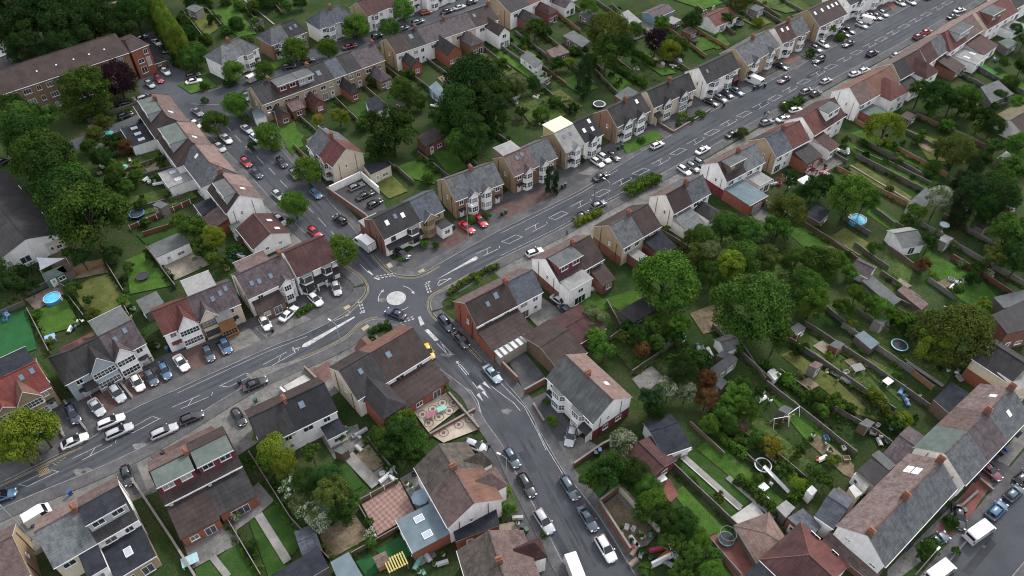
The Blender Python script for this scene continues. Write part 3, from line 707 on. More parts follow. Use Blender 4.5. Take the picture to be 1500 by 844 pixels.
# splitter islands painted solid
poly([(638, 410.5), (697, 375.5), (700, 378), (697, 381.5), (690, 384)]); poly([(444, 504.5), (519, 463.5), (520, 465.5), (450, 508), (442, 509)])
line((428, 513), (440, 509), .18); line((432, 516), (429, 509), .18)
poly([(612, 464.5), (616, 463.5), (622, 475), (616, 477.5)]); poly([(622, 484), (627, 482), (643, 498), (637, 500)])
for a, b in [((640, 503), (656, 520)), ((645, 501), (662, 519)), ((656, 520), (662, 519.5)), ((646, 502), (655, 519)), ((668, 531), (684, 550)), ((671, 530), (687, 549))]: line(a, b, .14)
poly([(667.5, 529.5), (671.5, 529), (675, 534), (670.5, 535)])
# triangles of the speed table
poly([(698, 579), (702, 576), (708, 588.5)]); poly([(705.5, 575), (709, 572), (716, 584)]); poly([(699, 567), (703, 564), (712, 575)]); poly([(706.5, 562), (710, 559), (719, 570)])
# give way lines
def dashes(a, b, n, w, gap=0.4, z=Z):
    a = P(*a); b = P(*b)
    for i in range(n): strip(mk, [a+(b-a)*(i/n), a+(b-a)*((i+1-gap)/n)], w, z)
dashes((528.5, 441), (534.5, 459), 4, .28); dashes((525, 442), (531, 460), 4, .28); dashes((622.5, 415), (628, 431), 4, .28); dashes((626, 413), (632, 430), 4, .28)
dashes((553, 408), (581, 403), 5, .25); dashes((551, 405), (578, 400.5), 5, .25); dashes((586, 473), (609, 466.5), 4, .28); dashes((585, 470), (607, 463.5), 4, .28)
line((527, 459), (535, 457), .3); line((622, 416), (630, 412.5), .3); line((548, 407), (556, 410), .3)
# hatched box ends near the give way lines
for a, b in [((487, 469), (510, 455)), ((510, 455), (514, 459)), ((490, 470), (512, 461)), ((641, 417), (645, 410)), ((642, 419), (662, 407)), ((645, 411), (656, 409)), ((656, 409), (662, 407))]: line(a, b, .13)
# lane dashes of the side streets
for a, b in [((344, 198), (353, 208)), ((360, 214), (369, 224)), ((376, 229), (386, 240)), ((394, 246), (403, 256)), ((410, 264), (421, 275)), ((428, 282), (438, 292)), ((448, 301), (459, 312)), ((466, 319), (478, 332)), ((485, 339), (495, 351)), ((329, 183), (338, 192)), ((527, 387), (540, 400))]: line(a, b, .11)
line((539, 397), (546, 403), .3)
# long worn edge lines
for pts, w in [([(733, 561), (768, 596), (789, 636), (800, 660)], .1), ([(660, 553), (672, 563), (690, 573), (700, 588), (706, 610)], .1), ([(720, 566), (738, 580), (752, 590), (762, 602)], .1), ([(784, 622), (800, 655), (824, 694)], .1), ([(1388, 826), (1398, 814), (1407, 803), (1425, 782)], .12), ([(692, 560), (700, 570)], .1), ([(64, 722), (133, 693), (221, 651), (300, 605)], .07), ([(372, 563), (447, 528), (495, 506)], .07), ([(260, 576), (344, 537), (400, 512), (450, 493)], .07), ([(733, 342), (800, 309), (853, 282), (905, 249)], .08), ([(733, 375), (813, 336), (885, 296), (917, 279)], .08), ([(280, 152), (300, 154), (322, 153)], .08)]:
    strip(mk, G(pts), w, Z+0.004)
struct('road_marking', mk, [PAINT])
# mini roundabout
mk = MB(); c = P(580.5, 437)
sheet(mk, [(c.x+1.95*math.cos(k*math.pi/20), c.y+1.95*math.sin(k*math.pi/20)) for k in range(40)], Z+0.004)
for a0 in (75, 195, 318):
    pts = [Vector((c.x+3.6*math.cos(rad(a0-t)), c.y+3.6*math.sin(rad(a0-t)), 0)) for t in range(0, 46, 5)]
    strip(mk, pts, .13, Z+0.004); e, f = pts[-1], (pts[-1]-pts[-2]).normalized(); n = Vector((-f.y, f.x, 0))
    q = [e+n*0.32, e-n*0.32, e+f*0.8]; sheet(mk, q, Z+0.006)
struct('mini_roundabout', mk, [groundm('roundabout_paint', (0.30, 0.30, 0.30), (0.44, 0.44, 0.435), 1.4, 5.0, 0.8, (0.22, 0.22, 0.225), var=0.1, fvar=0.2)])
LANDMARKS.append((580, 437, 'the white painted mini roundabout'))
mk = MB()
for ln, d in [(NW_[40:62], -0.35), (NW_[40:62], -0.6), (TS_[54:72], -0.35), (TS_[54:72], -0.6), (SE_[60:94], -0.35), (SE_[60:94], -0.6), (SW_[50:70], -0.35), (SW_[50:70], -0.6), (NW_[2:16], -0.35), (NW_[2:16], -0.6)]:
    strip(mk, offset_line(ln, d), .09, Z)
# bus stop cage letters worn away: hatched yellow block by the kerb
for k in range(7): strip(mk, [P(56+k*2.2, 690-k*0.9), P(61+k*2.2, 698-k*0.9)], .13, Z)
for a, b in [((52, 690), (72, 681)), ((56, 699), (77, 689))]: strip(mk, [P(*a), P(*b)], .13, Z+0.003)
for k in range(4): strip(mk, [P(77+k*5, 679-k*2), P(84+k*4, 682-k*4)], .1, Z)
struct('road_marking', mk, [YPAINT])
m = MB()
for q in [[(503, 451), (511, 447), (514, 450), (506, 455)], [(529, 482), (538, 476), (542, 479), (533, 486)], [(566, 388), (572, 385), (576, 391), (570, 394)], [(612, 398), (620, 394), (623, 398), (614, 401)]]: sheet(m, G(q), 0.137)
struct('tactile_paving', m, [groundm('tactile', (0.3, 0.26, 0.17), (0.36, 0.3, 0.2), 1.0, 6.0)])

# ---- front forecourts and driveways, laid in the gaps between pavement and houses
DR = {
 'block': groundm('block_paving', (0.125, 0.075, 0.066), (0.165, 0.098, 0.086), 0.6, 5.0, 0.9, (0.1, 0.07, 0.065), var=0.15, fvar=0.2),
 'blockdark': groundm('block_paving_dark', (0.085, 0.055, 0.05), (0.115, 0.075, 0.066), 0.6, 5.0, 0.9, (0.075, 0.058, 0.054), var=0.15, fvar=0.2),
 'conc': groundm('concrete_yard', (0.115, 0.112, 0.105), (0.17, 0.163, 0.152), 0.45, 3.0, 0.9, (0.095, 0.092, 0.088), var=0.2, fvar=0.16),
 'concpale': groundm('concrete_pale', (0.33, 0.32, 0.3), (0.42, 0.405, 0.385), 0.4, 3.0, 0.9, var=0.12, fvar=0.08),
 'tar': groundm('tar_yard', (0.056, 0.057, 0.061), (0.08, 0.079, 0.081), 0.5, 4.0, 0.9, var=0.18, fvar=0.15),
 'gravel': groundm('gravel', (0.17, 0.145, 0.115), (0.23, 0.2, 0.16), 0.8, 8.0, 1.0, fvar=0.35),
 'earth': groundm('bare_earth', (0.13, 0.098, 0.066), (0.18, 0.14, 0.098), 0.5, 4.0, 1.0, (0.085, 0.085, 0.04), var=0.2, fvar=0.25),
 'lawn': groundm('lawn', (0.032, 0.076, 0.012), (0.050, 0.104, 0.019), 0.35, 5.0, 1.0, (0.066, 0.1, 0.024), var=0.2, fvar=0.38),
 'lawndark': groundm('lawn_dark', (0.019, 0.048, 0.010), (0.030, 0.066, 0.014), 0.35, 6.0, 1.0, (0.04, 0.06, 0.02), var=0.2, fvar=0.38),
 'lawndry': groundm('lawn_dry', (0.068, 0.080, 0.022), (0.10, 0.105, 0.036), 0.4, 5.0, 1.0, (0.05, 0.07, 0.018), var=0.18, fvar=0.32),
 'lawnrough': groundm('lawn_rough', (0.030, 0.058, 0.013), (0.060, 0.09, 0.025), 0.5, 4.0, 1.0, (0.095, 0.088, 0.045), var=0.28, fvar=0.4),
 'turf': groundm('artificial_turf', (0.018, 0.075, 0.026), (0.024, 0.09, 0.033), 0.5, 9.0, 1.0, var=0.1, fvar=0.12),
 'turfbright': groundm('artificial_turf_bright', (0.035, 0.13, 0.03), (0.045, 0.155, 0.038), 0.5, 9.0, 1.0, var=0.1, fvar=0.12),
 'deck': groundm('timber_deck', (0.11, 0.085, 0.07), (0.15, 0.12, 0.1), 0.7, 5.0, 0.8),
 'redpave': groundm('red_paving', (0.15, 0.062, 0.055), (0.19, 0.085, 0.072), 0.6, 5.0, 0.9, fvar=0.15),
}
GN = {'lawn': 'lawn', 'lawndark': 'lawn', 'lawndry': 'lawn', 'lawnrough': 'lawn', 'turf': 'lawn', 'turfbright': 'lawn', 'earth': 'garden_bed', 'gravel': 'gravel_path', 'deck': 'deck'}
ZL = [0.006]
def area(kind, pts, z=None):
    if z is None: ZL[0] = ZL[0]+0.0021 if ZL[0] < 0.3 else 0.2; z = ZL[0]
    m = MB(); sheet(m, G(pts), z); return struct(GN.get(kind, 'paving'), m, [DR[kind]])
def block(A, B, cuts, specs, **kw):
    for i, sp in enumerate(specs):
        d = dict(kw); d.update(sp); lab = d.pop('label')
        house(lab, A, B, cuts[i], cuts[i+1], **d)
B_ = 'bay'
# --- blocks of flats, top left
house('long three-storey brown brick block of flats with a plain dark roof', (-70, 124), (168, 49), roof='brown', wall='brickbrown', hr=11.6, he=8.6, E=(85, 115), sf=5.0, near='N', cat='flats', name='apartment_block', nick='the long brick block of flats', endw=False,
      feats=[('win', u, z, w, 1.35, n) for z in (0.7, 3.5, 6.4) for u, w, n in ((.06, 1.9, 3), (.12, 1.1, 2), (.2, 1.9, 3), (.27, 1.1, 2), (.34, 1.9, 3), (.41, 1.1, 2), (.48, 1.9, 3), (.545, 1.1, 2), (.62, 1.9, 3), (.68, 1.1, 2), (.76, 1.9, 3), (.84, 1.1, 2), (.93, 1.7, 3))]+[('sky', u, .55, dict(w=.35, h=.35, pale=True)) for u in (.45, .57, .68, .78, .88)])
house('flat-topped red brick stair tower at the right end of the flats', (176, 62), (201, 52), roof='brown', wall='brickred', hr=9.4, he=8.3, sn=4.6, sf=4.6, hipA=1.5, hipB=1.5, near='N', cat='stair tower', name='stair_tower', ch=(), feats=[('win', .35, 1.0, 1.7, 1.9, 2), ('win', .35, 4.0, 1.7, 1.2, 2), ('win', .75, 2.5, 1.2, 2.6, 2), ('win', .75, 6.0, 1.2, 1.4, 2)])
t = empty('chimney_stack', P(190, 66)); tag(t, 'tall slender brick chimney rising behind the stair tower of the flats', 'chimney')
m = MB(); m.box(-.75, .75, -.6, .6, 0, 13.0); m.build('shaft', [W['brickred']], t); m = MB(); m.box(-.88, .88, -.73, .73, 13.0, 13.3); m.build('cap', [W['concrete']], t)
house('small dark hip-roofed bin store beside the car park of the flats', (212, 84), (234, 77), roof='dark', wall='brick', hr=3.6, he=2.4, sn=2.6, sf=2.6, hipA=1.6, hipB=1.6, near='N', cat='garage', name='bin_store', feats=[('win', .6, 1.2, 1.0, .7, 2)])
house('low dark slated roof at the far left edge below the flats', (-40, 255), (38, 350), roof='dark', wall='white', hr=6.2, he=4.0, sn=7.5, sf=6.0, near='R', cat='hall', name='hall', up=False, gB='white', nick='the big dark-roofed hall at the left edge', feats=[('gwinB', -2.0, 1.0, 2.0, 1.6)])
flatbox('cream flat-roofed annex behind the big dark-roofed hall', [(55, 346), (77, 337), (91, 349), (64, 360)], 3.0, 'feltpale', 'cream', 'annex', 'annex')
flatbox('small beige flat-roofed lean-to at the corner of the dark-roofed hall', [(4, 370), (26, 361), (33, 377), (12, 384)], 2.6, 'feltpale', 'beige', 'annex', 'annex')
house('small grey roof at the upper left edge beside the dark wood', (-20, 92), (12, 80), roof='dark', wall='brick', hr=6, he=4.4, sn=3, sf=3, near='N', cat='house')

# --- top row: semis with bays facing the camera
g = 'white-bayed houses along the top road'
block((309, 73), (362, 49), (0, .5, 1), [dict(label='left half of the hip-roofed white semi right of the tall clipped conifers', ch=(1,), feats=[(B_, .55, 3.4, .9, dict(top='none'))], hipA=3.2),
  dict(label='right half of the hip-roofed white semi right of the tall clipped conifers', roof='slate', feats=[(B_, .42, 3.4, .9, dict(top='none'))], hipB=3.2, nick='the white hip-roofed semi near the car park')], roof='slatelight', wall='white', E=(345, 84), near='F', group=g)
block((385, 45), (436, 26), (0, .5, 1), [dict(label='slate half of the brick semi below the pale diagonal garden path', roof='slate', wall='brickbrown', feats=[(B_, .6, 3.0, .9, dict(top='none', wallmat='white'))], hipA=2.5),
  dict(label='dark-roofed half with two skylights of the brick semi below the diagonal path', roof='dark', wall='pebble', feats=[(B_, .45, 3.0, .9, dict(top='none', wallmat='white')), ('sky', .35, .5), ('sky', .65, .45)], hipB=1.5, nick='the brick semi with skylights in the top row')], E=(420, 56), near='F', group=g)
block((457, 22), (507, 4), (0, .5, 1), [dict(label='left half of the blue-slated white semi in the top row', feats=[(B_, .6, 3.2, .9, dict(top='none'))], hipA=2.8), dict(label='right half of the blue-slated white semi in the top row', feats=[(B_, .45, 3.2, .9, dict(top='none'))], hipB=2.8, ch=(0,), nick='the blue-slated white semi in the top row')], roof='slateblue', wall='white', E=(490, 33), near='F', group=g)
block((523, 3), (600, -28), (0, .33, .66, 1), [dict(label='first maroon-roofed white terrace house with a beige gable at the top edge', gA='tan'), dict(label='middle maroon-roofed white terrace house at the top edge'), dict(label='third maroon-roofed white terrace house at the top edge')], roof='maroon', wall='white', E=(565, 12), near='F', feats=[(B_, .4, 2.6, .8, dict(top='none'))], group=g, nick=None)
block((603, -27), (680, -60), (0, .33, .66, 1), [dict(label='first white-bayed house of the top-edge terrace, above the teal car'), dict(label='middle white-bayed house of the top-edge terrace'), dict(label='last white-bayed house of the terrace cut by the top edge')], roof='maroon', wall='white', E=(640, -12), near='F', feats=[(B_, .4, 2.8, .9, dict(top='none'))], group=g)
# --- three terraces with backs to the camera
g = 'terraced houses backing on the upper gardens'
bk = dict(hr=8.2, he=5.5)
block((368, 127), (547, 64), (0, .14, .30, .43, .57, .67, .80, 1), [
  dict(label='dark-roofed end terrace house left of the maroon dormer', roof='dark', wall='beige', gA='beige', ch=(1,), feats=[('outr', .35, .95, 4.5, 2.7, dict(roofm='dark', wallmat='brick', kind='gable', hr=4.2))]),
  dict(label='terrace house with a maroon dormer and flat grey top', roof='brown', feats=[('dorm', .02, .98, dict(wallmat='maroon', roofm='felt')), ('ext', .15, .75, 3.5, 2.6, dict(roofm='pinkdark', wallmat='brick', kind='lean'))], nick='the terrace house with the maroon dormer'),
  dict(label='terrace house with a grey flat-topped dormer next to the maroon one', roof='dark', feats=[('dorm', .02, .98, dict(wallmat='grey', roofm='felt')), ('outr', .1, .8, 5.0, 2.8, dict(roofm='maroon', wallmat='brick', kind='gable', hr=4.4))]),
  dict(label='dark-roofed terrace house with one skylight, mid terrace', roof='dark', ch=(0,), feats=[('sky', .4, .5, dict(w=1.2, h=1.6))]),
  dict(label='blue-slated terrace house with a black-roofed rear wing', roof='slateblue', feats=[('outr', .3, 1.0, 6.0, 3.0, dict(roofm='dark', wallmat='brickred', kind='hip', hr=5.0))]),
  dict(label='charcoal-roofed terrace house beside the purple-slated end house', roof='dark', wall='brickyellow'),
  dict(label='purple-slated wide end terrace house with a hipped rear wing', roof='purple', wall='brickyellow', ch=(.95,), feats=[('outr', .28, .8, 5.5, 3.0, dict(roofm='purple', wallmat='brickbrown', kind='hip', hr=4.8))], nick='the purple-slated end terrace house')], E=(470, 121), wall='beige', group=g, **bk)
block((566, 56), (716, 7), (0, .14, .28, .53, .77, 1), [
  dict(label='brown-roofed end terrace house with a bare beige gable', roof='brown', gA='tan', wall='white', feats=[('outr', .3, 1.0, 5.5, 3.2, dict(roofm='dark', wallmat='brickred', kind='gable', hr=4.8))], nick='the end terrace house with the bare beige gable'),
  dict(label='terrace house with a single skylight on its dark roof', roof='dark', wall='white', ch=(.9,), feats=[('sky', .4, .35, dict(w=1.2, h=1.5))]),
  dict(label='purple-grey roofed white terrace house with a brick rear wing', roof='purple', wall='white', feats=[('outr', .3, .85, 7.0, 4.0, dict(roofm='dark', wallmat='brickred', kind='gable', hr=6.2))]),
  dict(label='second purple-grey roofed terrace house, cream walled', roof='purple', wall='cream', ch=(0,), feats=[('outr', .3, .85, 6.0, 3.6, dict(roofm='purple', wallmat='brickbrown', kind='hip', hr=5.4))]),
  dict(label='brown-roofed terrace end house with a white rear wing', roof='brown', wall='white', ch=(1,), feats=[('sky', .2, .35), ('outr', .4, .9, 7.0, 4.6, dict(roofm='brown', wallmat='white', kind='gable', hr=6.4))], nick='the terrace house with the white rear wing')], E=(652, 54), group=g, **bk)
block((726, -4), (830, -46), (0, .27, .5, .75, 1), [
  dict(label='dark-roofed terrace house with a beige gable at the top edge', roof='dark', gA='tan', wall='white', feats=[('outr', .35, .9, 6.0, 3.4, dict(roofm='dark', wallmat='brick', kind='hip', hr=5.0))]),
  dict(label='red-roofed terrace house cut by the top edge', roof='red', wall='white', feats=[('outr', .3, .9, 6.0, 3.4, dict(roofm='maroon', wallmat='brick', kind='hip', hr=5.0))]),
  dict(label='brown-roofed terrace house cut by the top edge with pink rear wing', roof='brown', wall='white', feats=[('outr', .3, .9, 6.0, 3.4, dict(roofm='purple', wallmat='white', kind='gable', hr=5.0))]),
  dict(label='last slate terrace house cut by the top edge', roof='slate', wall='white')], E=(778, 10), group=g, **bk)
# --- north side of the main road, right to left (fronts and bays to the camera)
g = 'bay-fronted houses on the upper side of the main road'
F = dict(near='F', group=g)
b2 = lambda u, **k: (B_, u, 2.7, .9, dict(dict(wallmat='white', kind='hex', barge='white'), **k))
block((1284, -38), (1345, -66), (0, .5, 1), [dict(label='left half of the furthest semi beyond the red-paved drive', roof='dark'), dict(label='right half of the furthest semi beyond the red-paved drive', roof='brown')], E=(1310, -21), wall='white', feats=[b2(.4)], **F)
block((1228, -16), (1285, -40), (0, .5, 1), [dict(label='dark-roofed half with a blank white gable near the top edge', gA='white', feats=[b2(.55)]), dict(label='dark-roofed right half of the white-gabled semi near the top edge', feats=[b2(.42), ('sky', .5, .5)])], E=(1265, -2), roof='dark', wall='white', **F)
block((1184, 15), (1224, -3), (0, .5, 1), [dict(label='brown-roofed left half with two pale skylights and a tan gable', gA='tan', feats=[b2(.5, top='none'), ('sky', .25, .3, dict(pale=True)), ('sky', .75, .3, dict(pale=True))]), dict(label='brown-roofed right half with three pale skylights', feats=[b2(.45, top='none'), ('sky', .2, .3, dict(pale=True)), ('sky', .5, .3, dict(pale=True)), ('sky', .8, .3, dict(pale=True))], nick='the brown roof with the row of skylights')], E=(1220, 29), roof='brown', wall='white', **F)
block((1135, 41), (1174, 23), (0, .52, 1), [dict(label='red-brown roofed half with two skylights and a white gable', roof='maroon', gA='white', ch=(1,), feats=[b2(.5, top='none'), ('sky', .35, .3, dict(pale=True)), ('sky', .7, .35, dict(pale=True))]), dict(label='slate half of the semi above the red block-paved drive', roof='slate', wall='brickyellow', feats=[b2(.45, top='none')], nick='the slate semi above the red block-paved drive')], E=(1168, 52), wall='white', **F)
block((1077, 71), (1125, 44), (0, .5, 1), [dict(label='slate semi half with a brown side gable beside the white van', gA='tan', feats=[b2(.5)]), dict(label='slate semi half behind the white panel van', feats=[b2(.45)], ch=(0,), nick='the slate semi behind the white panel van')], E=(1118, 81), roof='slate', wall='brickyellow', **F)
block((1024, 99), (1072, 76), (0, .5, 1), [dict(label='charcoal-roofed half with the big blank white gable', gA='white', wall='white', feats=[b2(.5, top='none'), ('sky', .3, .4)], nick='the house with the big blank white gable'), dict(label='charcoal-roofed half with a dark red porch by the parked dark cars', wall='white', feats=[b2(.4, top='none'), ('porch', .78, dict(roofm='maroon', wall='maroon'))], door='red')], E=(1058, 110), roof='dark', **F)
block((948, 134), (1009, 107), (0, .5, 1), [dict(label='cream house with a dark porch roof and a smooth beige gable', gA='cream', wall='cream', feats=[b2(.6, kind='rect', wallmat='cream'), ('porch', .2, dict(roofm='dark', wall='cream'))], door='brown', nick='the cream house behind the walled front garden'), dict(label='pale house with a twin front gable beside the blank white gable', wall='cream', feats=[b2(.4, kind='rect', wallmat='grey')], ch=(0,))], E=(991, 141), roof='dark', **F)
block((890, 160), (938, 137), (0, .5, 1), [dict(label='left half with a brown panelled gable behind the front lawn', gA='brickbrown', wall='pebble', feats=[b2(.6, kind='rect')], nick='the brown-gabled semi behind the front lawn'), dict(label='right half of the brown-gabled semi behind the front lawn', wall='pebble', feats=[b2(.4, kind='rect'), ('sky', .6, .3, dict(pale=True))], ch=(0,))], E=(927, 173), roof='dark', **F)
block((812, 195), (866, 169), (0, .5, 1), [dict(label='house under repair, its roof in silver sheeting with a yellow-wrapped box behind', roof='feltpale', far='feltpale', wall='pebble', gA='tan', feats=[b2(.55, kind='hex', roofm='feltpale'), ('dorm', .0, 1.0, dict(side=1, wallmat='yellow', roofm='yellow', setback=0.1, top=8.35, nwin=1)), ('sky', .3, .35, dict(w=.7, h=.9)), ('sky', .65, .35, dict(w=.7, h=.9))], gut=False, nick='the house wrapped in yellow sheeting'), dict(label='black-roofed half with three skylights beside the yellow-wrapped house', roof='black', wall='white', feats=[b2(.45), ('sky', .3, .5, dict(pale=True)), ('sky', .75, .2, dict(pale=True)), ('sky', .7, .6, dict(pale=True))])], E=(857, 208), near='F', group=g)
block((738, 229), (801, 202), (0, .5, 1), [dict(label='pinkish-roofed half with skylights and a grey rear dormer', roof='pinkdark', wall='brickbrown', gA='tan', feats=[b2(.62), ('dorm', .0, .8, dict(side=1, wallmat='brickbrown', roofm='feltpale', setback=.3, nwin=1)), ('sky', .45, .3), ('sky', .7, .25)], nick='the pink-roofed semi with white bays'), dict(label='slate half with white bays beside the tall dark cypress', roof='slate', wall='brickbrown', feats=[b2(.38)])], E=(780, 245), near='F', group=g)
block((652, 262), (722, 237), (0, .5, 1), [dict(label='slate half with a tan gable, behind the two red cars', gA='tan', feats=[b2(.72)], nick='the slate semi behind the two red cars'), dict(label='slate right half with a tall white bay above the brick drive', feats=[b2(.28)], ch=(0,))], E=(702, 280), roof='slate', wall='brickbrown', near='F', group=g)
block((546, 320), (634, 278), (0, .6, 1), [dict(label='black and white corner house with skylights beside the white box van', roof='dark', wall='white', gA='brick', frame=FRAMED, feats=[(B_, .78, 3.0, .9, dict(wallmat='white', kind='hex', top='none', frame=FRAMED)), ('sky', .25, .45, dict(pale=True)), ('sky', .5, .35), ('sky', .68, .45, dict(pale=True)), ('pent', .02, .99, 1.3, dict(roofm='black')), ('ext', .02, .5, 3.0, 2.6, dict(side=1, roofm='feltpale', wallmat='brick'))], nick='the black and white corner house'),
  dict(label='slate house with a rounded timber-framed bay next to the corner house', roof='slateblue', wall='tan', frame=FRAMEO, feats=[(B_, .35, 3.0, .9, dict(wallmat='tan', frame=FRAMEO, barge='tan')), ('ext', .55, 1.0, 3.0, 2.7, dict(roofm='dark', wallmat='white', kind='flat'))])], E=(592, 334), near='F', group=g)
# --- west side of the side street (backs to the left)
g = 'houses on the left side of the side street'
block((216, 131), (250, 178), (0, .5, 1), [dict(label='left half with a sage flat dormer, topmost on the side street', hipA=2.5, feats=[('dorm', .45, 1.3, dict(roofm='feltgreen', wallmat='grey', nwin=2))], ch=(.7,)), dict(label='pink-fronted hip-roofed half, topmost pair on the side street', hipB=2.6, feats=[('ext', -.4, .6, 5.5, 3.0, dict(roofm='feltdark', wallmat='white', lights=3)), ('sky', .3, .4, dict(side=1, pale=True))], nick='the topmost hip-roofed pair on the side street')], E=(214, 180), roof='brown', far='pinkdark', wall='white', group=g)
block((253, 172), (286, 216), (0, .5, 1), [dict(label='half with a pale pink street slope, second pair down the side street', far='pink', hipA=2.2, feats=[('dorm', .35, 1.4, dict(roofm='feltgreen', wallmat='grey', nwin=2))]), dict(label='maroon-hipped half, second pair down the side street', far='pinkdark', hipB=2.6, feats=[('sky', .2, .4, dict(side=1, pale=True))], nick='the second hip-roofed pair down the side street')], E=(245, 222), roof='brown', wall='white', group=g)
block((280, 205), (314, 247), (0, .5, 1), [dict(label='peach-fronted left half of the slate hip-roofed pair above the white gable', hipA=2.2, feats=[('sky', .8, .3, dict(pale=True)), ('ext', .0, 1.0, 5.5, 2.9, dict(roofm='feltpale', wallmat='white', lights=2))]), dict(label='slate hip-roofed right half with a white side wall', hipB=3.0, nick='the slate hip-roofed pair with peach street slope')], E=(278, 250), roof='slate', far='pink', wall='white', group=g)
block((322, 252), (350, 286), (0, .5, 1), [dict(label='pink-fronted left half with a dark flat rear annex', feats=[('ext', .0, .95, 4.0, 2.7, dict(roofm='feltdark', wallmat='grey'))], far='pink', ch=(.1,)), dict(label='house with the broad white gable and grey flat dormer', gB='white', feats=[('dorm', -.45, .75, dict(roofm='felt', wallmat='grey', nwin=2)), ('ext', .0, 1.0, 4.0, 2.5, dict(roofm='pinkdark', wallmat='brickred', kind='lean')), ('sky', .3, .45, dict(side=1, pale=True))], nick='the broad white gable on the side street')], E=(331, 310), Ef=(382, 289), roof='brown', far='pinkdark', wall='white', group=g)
house('maroon-roofed white bungalow below the broad white gable', (371, 313), (396, 342), roof='maroon', far='maroon', wall='white', hr=4.9, he=3.0, sn=4.2, sf=3.8, gB='white', near='N', cat='bungalow', name='bungalow', ridge='pinkdark', feats=[('sky', .35, .55, dict(side=1, pale=True)), ('sky', .75, .6, dict(side=1, pale=True)), ('gwinB', -1.5, 1.2, .7, .8), ('gwinB', 1.5, 1.2, .7, .8)], nick='the maroon-roofed white bungalow', endw=False)
block((468, 187), (506, 218), (0, .48, 1), [dict(label='slate-roofed left half of the cream-gabled house on the side street', roof='slate', ch=(1,), feats=[b2(.6)]), dict(label='red-roofed right half with a cream gable and white bargeboards', roof='red', gB='cream', feats=[b2(.4)], nick='the red-roofed cream-gabled house on the side street')], E=(467, 226), wall='white', near='F', roof='red', group='houses on the right side of the side street')
flatbox('cream flat-roofed garage with a dark felt roof behind the walled yard', [(532, 243), (562, 236), (573, 243), (543, 257)], 3.0, 'feltdark', 'cream', 'garage', 'garage', nick='the cream flat-roofed garage')
# --- row left of the roundabout
g = 'bay-fronted houses left of the roundabout'
house('brown-roofed black and white half-timbered house at the roundabout corner', (415, 371), (474, 345), roof='maroon', wall='white', E=(462, 392), near='F', group=g, gA=None, frame=FRAMED, ends=(False, True), feats=[(B_, .22, 3.0, .9, dict(frame=FRAMED, top='none')), (B_, .72, 2.4, .9, dict(frame=FRAMED, top='none')), ('pent', 0.01, .99, 1.35, dict(roofm='black')), ('porch', .5, dict(roofm='black', wall='white'))], nick='the brown half-timbered corner house')
house('purple-roofed white house with a turret bay beside the half-timbered corner house', (345, 403), (412, 373), roof='purple', wall='white', E=(396, 421), near='F', group=g, ends=(True, False), far='purple', ch=(1,), feats=[b2(.8), ('ext', .05, .62, 2.2, 2.5, dict(roofm='brown', wallmat='brickbrown', kind='lean')), ('sky', .2, .55), ('sky', .35, .6), ('sky', .6, .6), ('dorm', .1, .75, dict(side=1, roofm='pinkdark', wallmat='pebble', nwin=1))], nick='the purple-roofed house with the turret bay')
block((223, 456), (336, 411), (0, .43, 1), [dict(label='red-roofed half with a steep white front gable', roof='red', wall='white', gA='brick', feats=[(B_, .7, 3.6, .8, dict(kind='rect', zg=8.0, back=3.5, barge='white'))], nick='the red-roofed house with the steep white gable'),
  dict(label='purple-roofed half with an orange timber porch bay and a big rear dormer', roof='purple', wall='cream', feats=[(B_, .25, 3.2, .8, dict(kind='rect', zg=7.4, frame=FRAMED, barge='cream')), (B_, .55, 2.8, 2.6, dict(kind='rect', two=False, wallmat='orange', frame=FRAMEO, top='none')), ('dorm', .05, .7, dict(side=1, roofm='feltpale', wallmat='pebble', nwin=1, setback=-.6)), ('sky', .5, .45), ('sky', .7, .35), ('sky', .85, .25)], nick='the house with the orange timber bay')], E=(299, 464), near='F', group=g)
block((74, 528), (192, 469), (0, .58, 1), [dict(label='black-roofed half with a blue-grey half-gable front and red side hip', roof='dark', wall='greyblue', hipA=3.0, feats=[(B_, .74, 3.9, .9, dict(kind='rect', zg=8.0, back=3.5, barge='greyblue')), ('outr', .25, .95, 1.6, 4.8, dict(side=1, roofm='red', wallmat='pebble', kind='hip', hr=6.6)), ('porch', .38, dict(roofm='dark', wall='greyblue'))], nick='the blue-grey fronted house'),
  dict(label='purple-roofed half with a white bay and a long grey rear dormer', roof='purple', wall='white', feats=[(B_, .3, 3.2, .9, dict(kind='rect', zg=7.4, barge='white')), ('dorm', .0, 1.0, dict(side=1, roofm='felt', wallmat='grey', nwin=1, setback=-.4)), ('sky', .35, .4), ('sky', .7, .25)], nick='the purple-roofed house with the long grey dormer')], E=(188, 513), near='F', group=g)
block((-60, 583), (51, 530), (0, .56, 1), [dict(label='red-roofed house cut by the left edge', wall='tan'), dict(label='bright red-roofed house with a black flat rear dormer', wall='tan', gB='tan', feats=[('sky', .45, .3), ('sky', .8, .25), (B_, .3, 3.6, .9, dict(kind='rect', zg=7.6, barge='tan', roofm='orange')), ('dorm', .0, .95, dict(side=1, roofm='feltdark', wallmat='black', nwin=1, setback=-.3))], nick='the bright red-roofed house at the left edge')], roof='redbright', E=(74, 564), near='F', group=g, feats=[(B_, .7, 3.2, .9, dict(kind='rect', barge='tan'))])
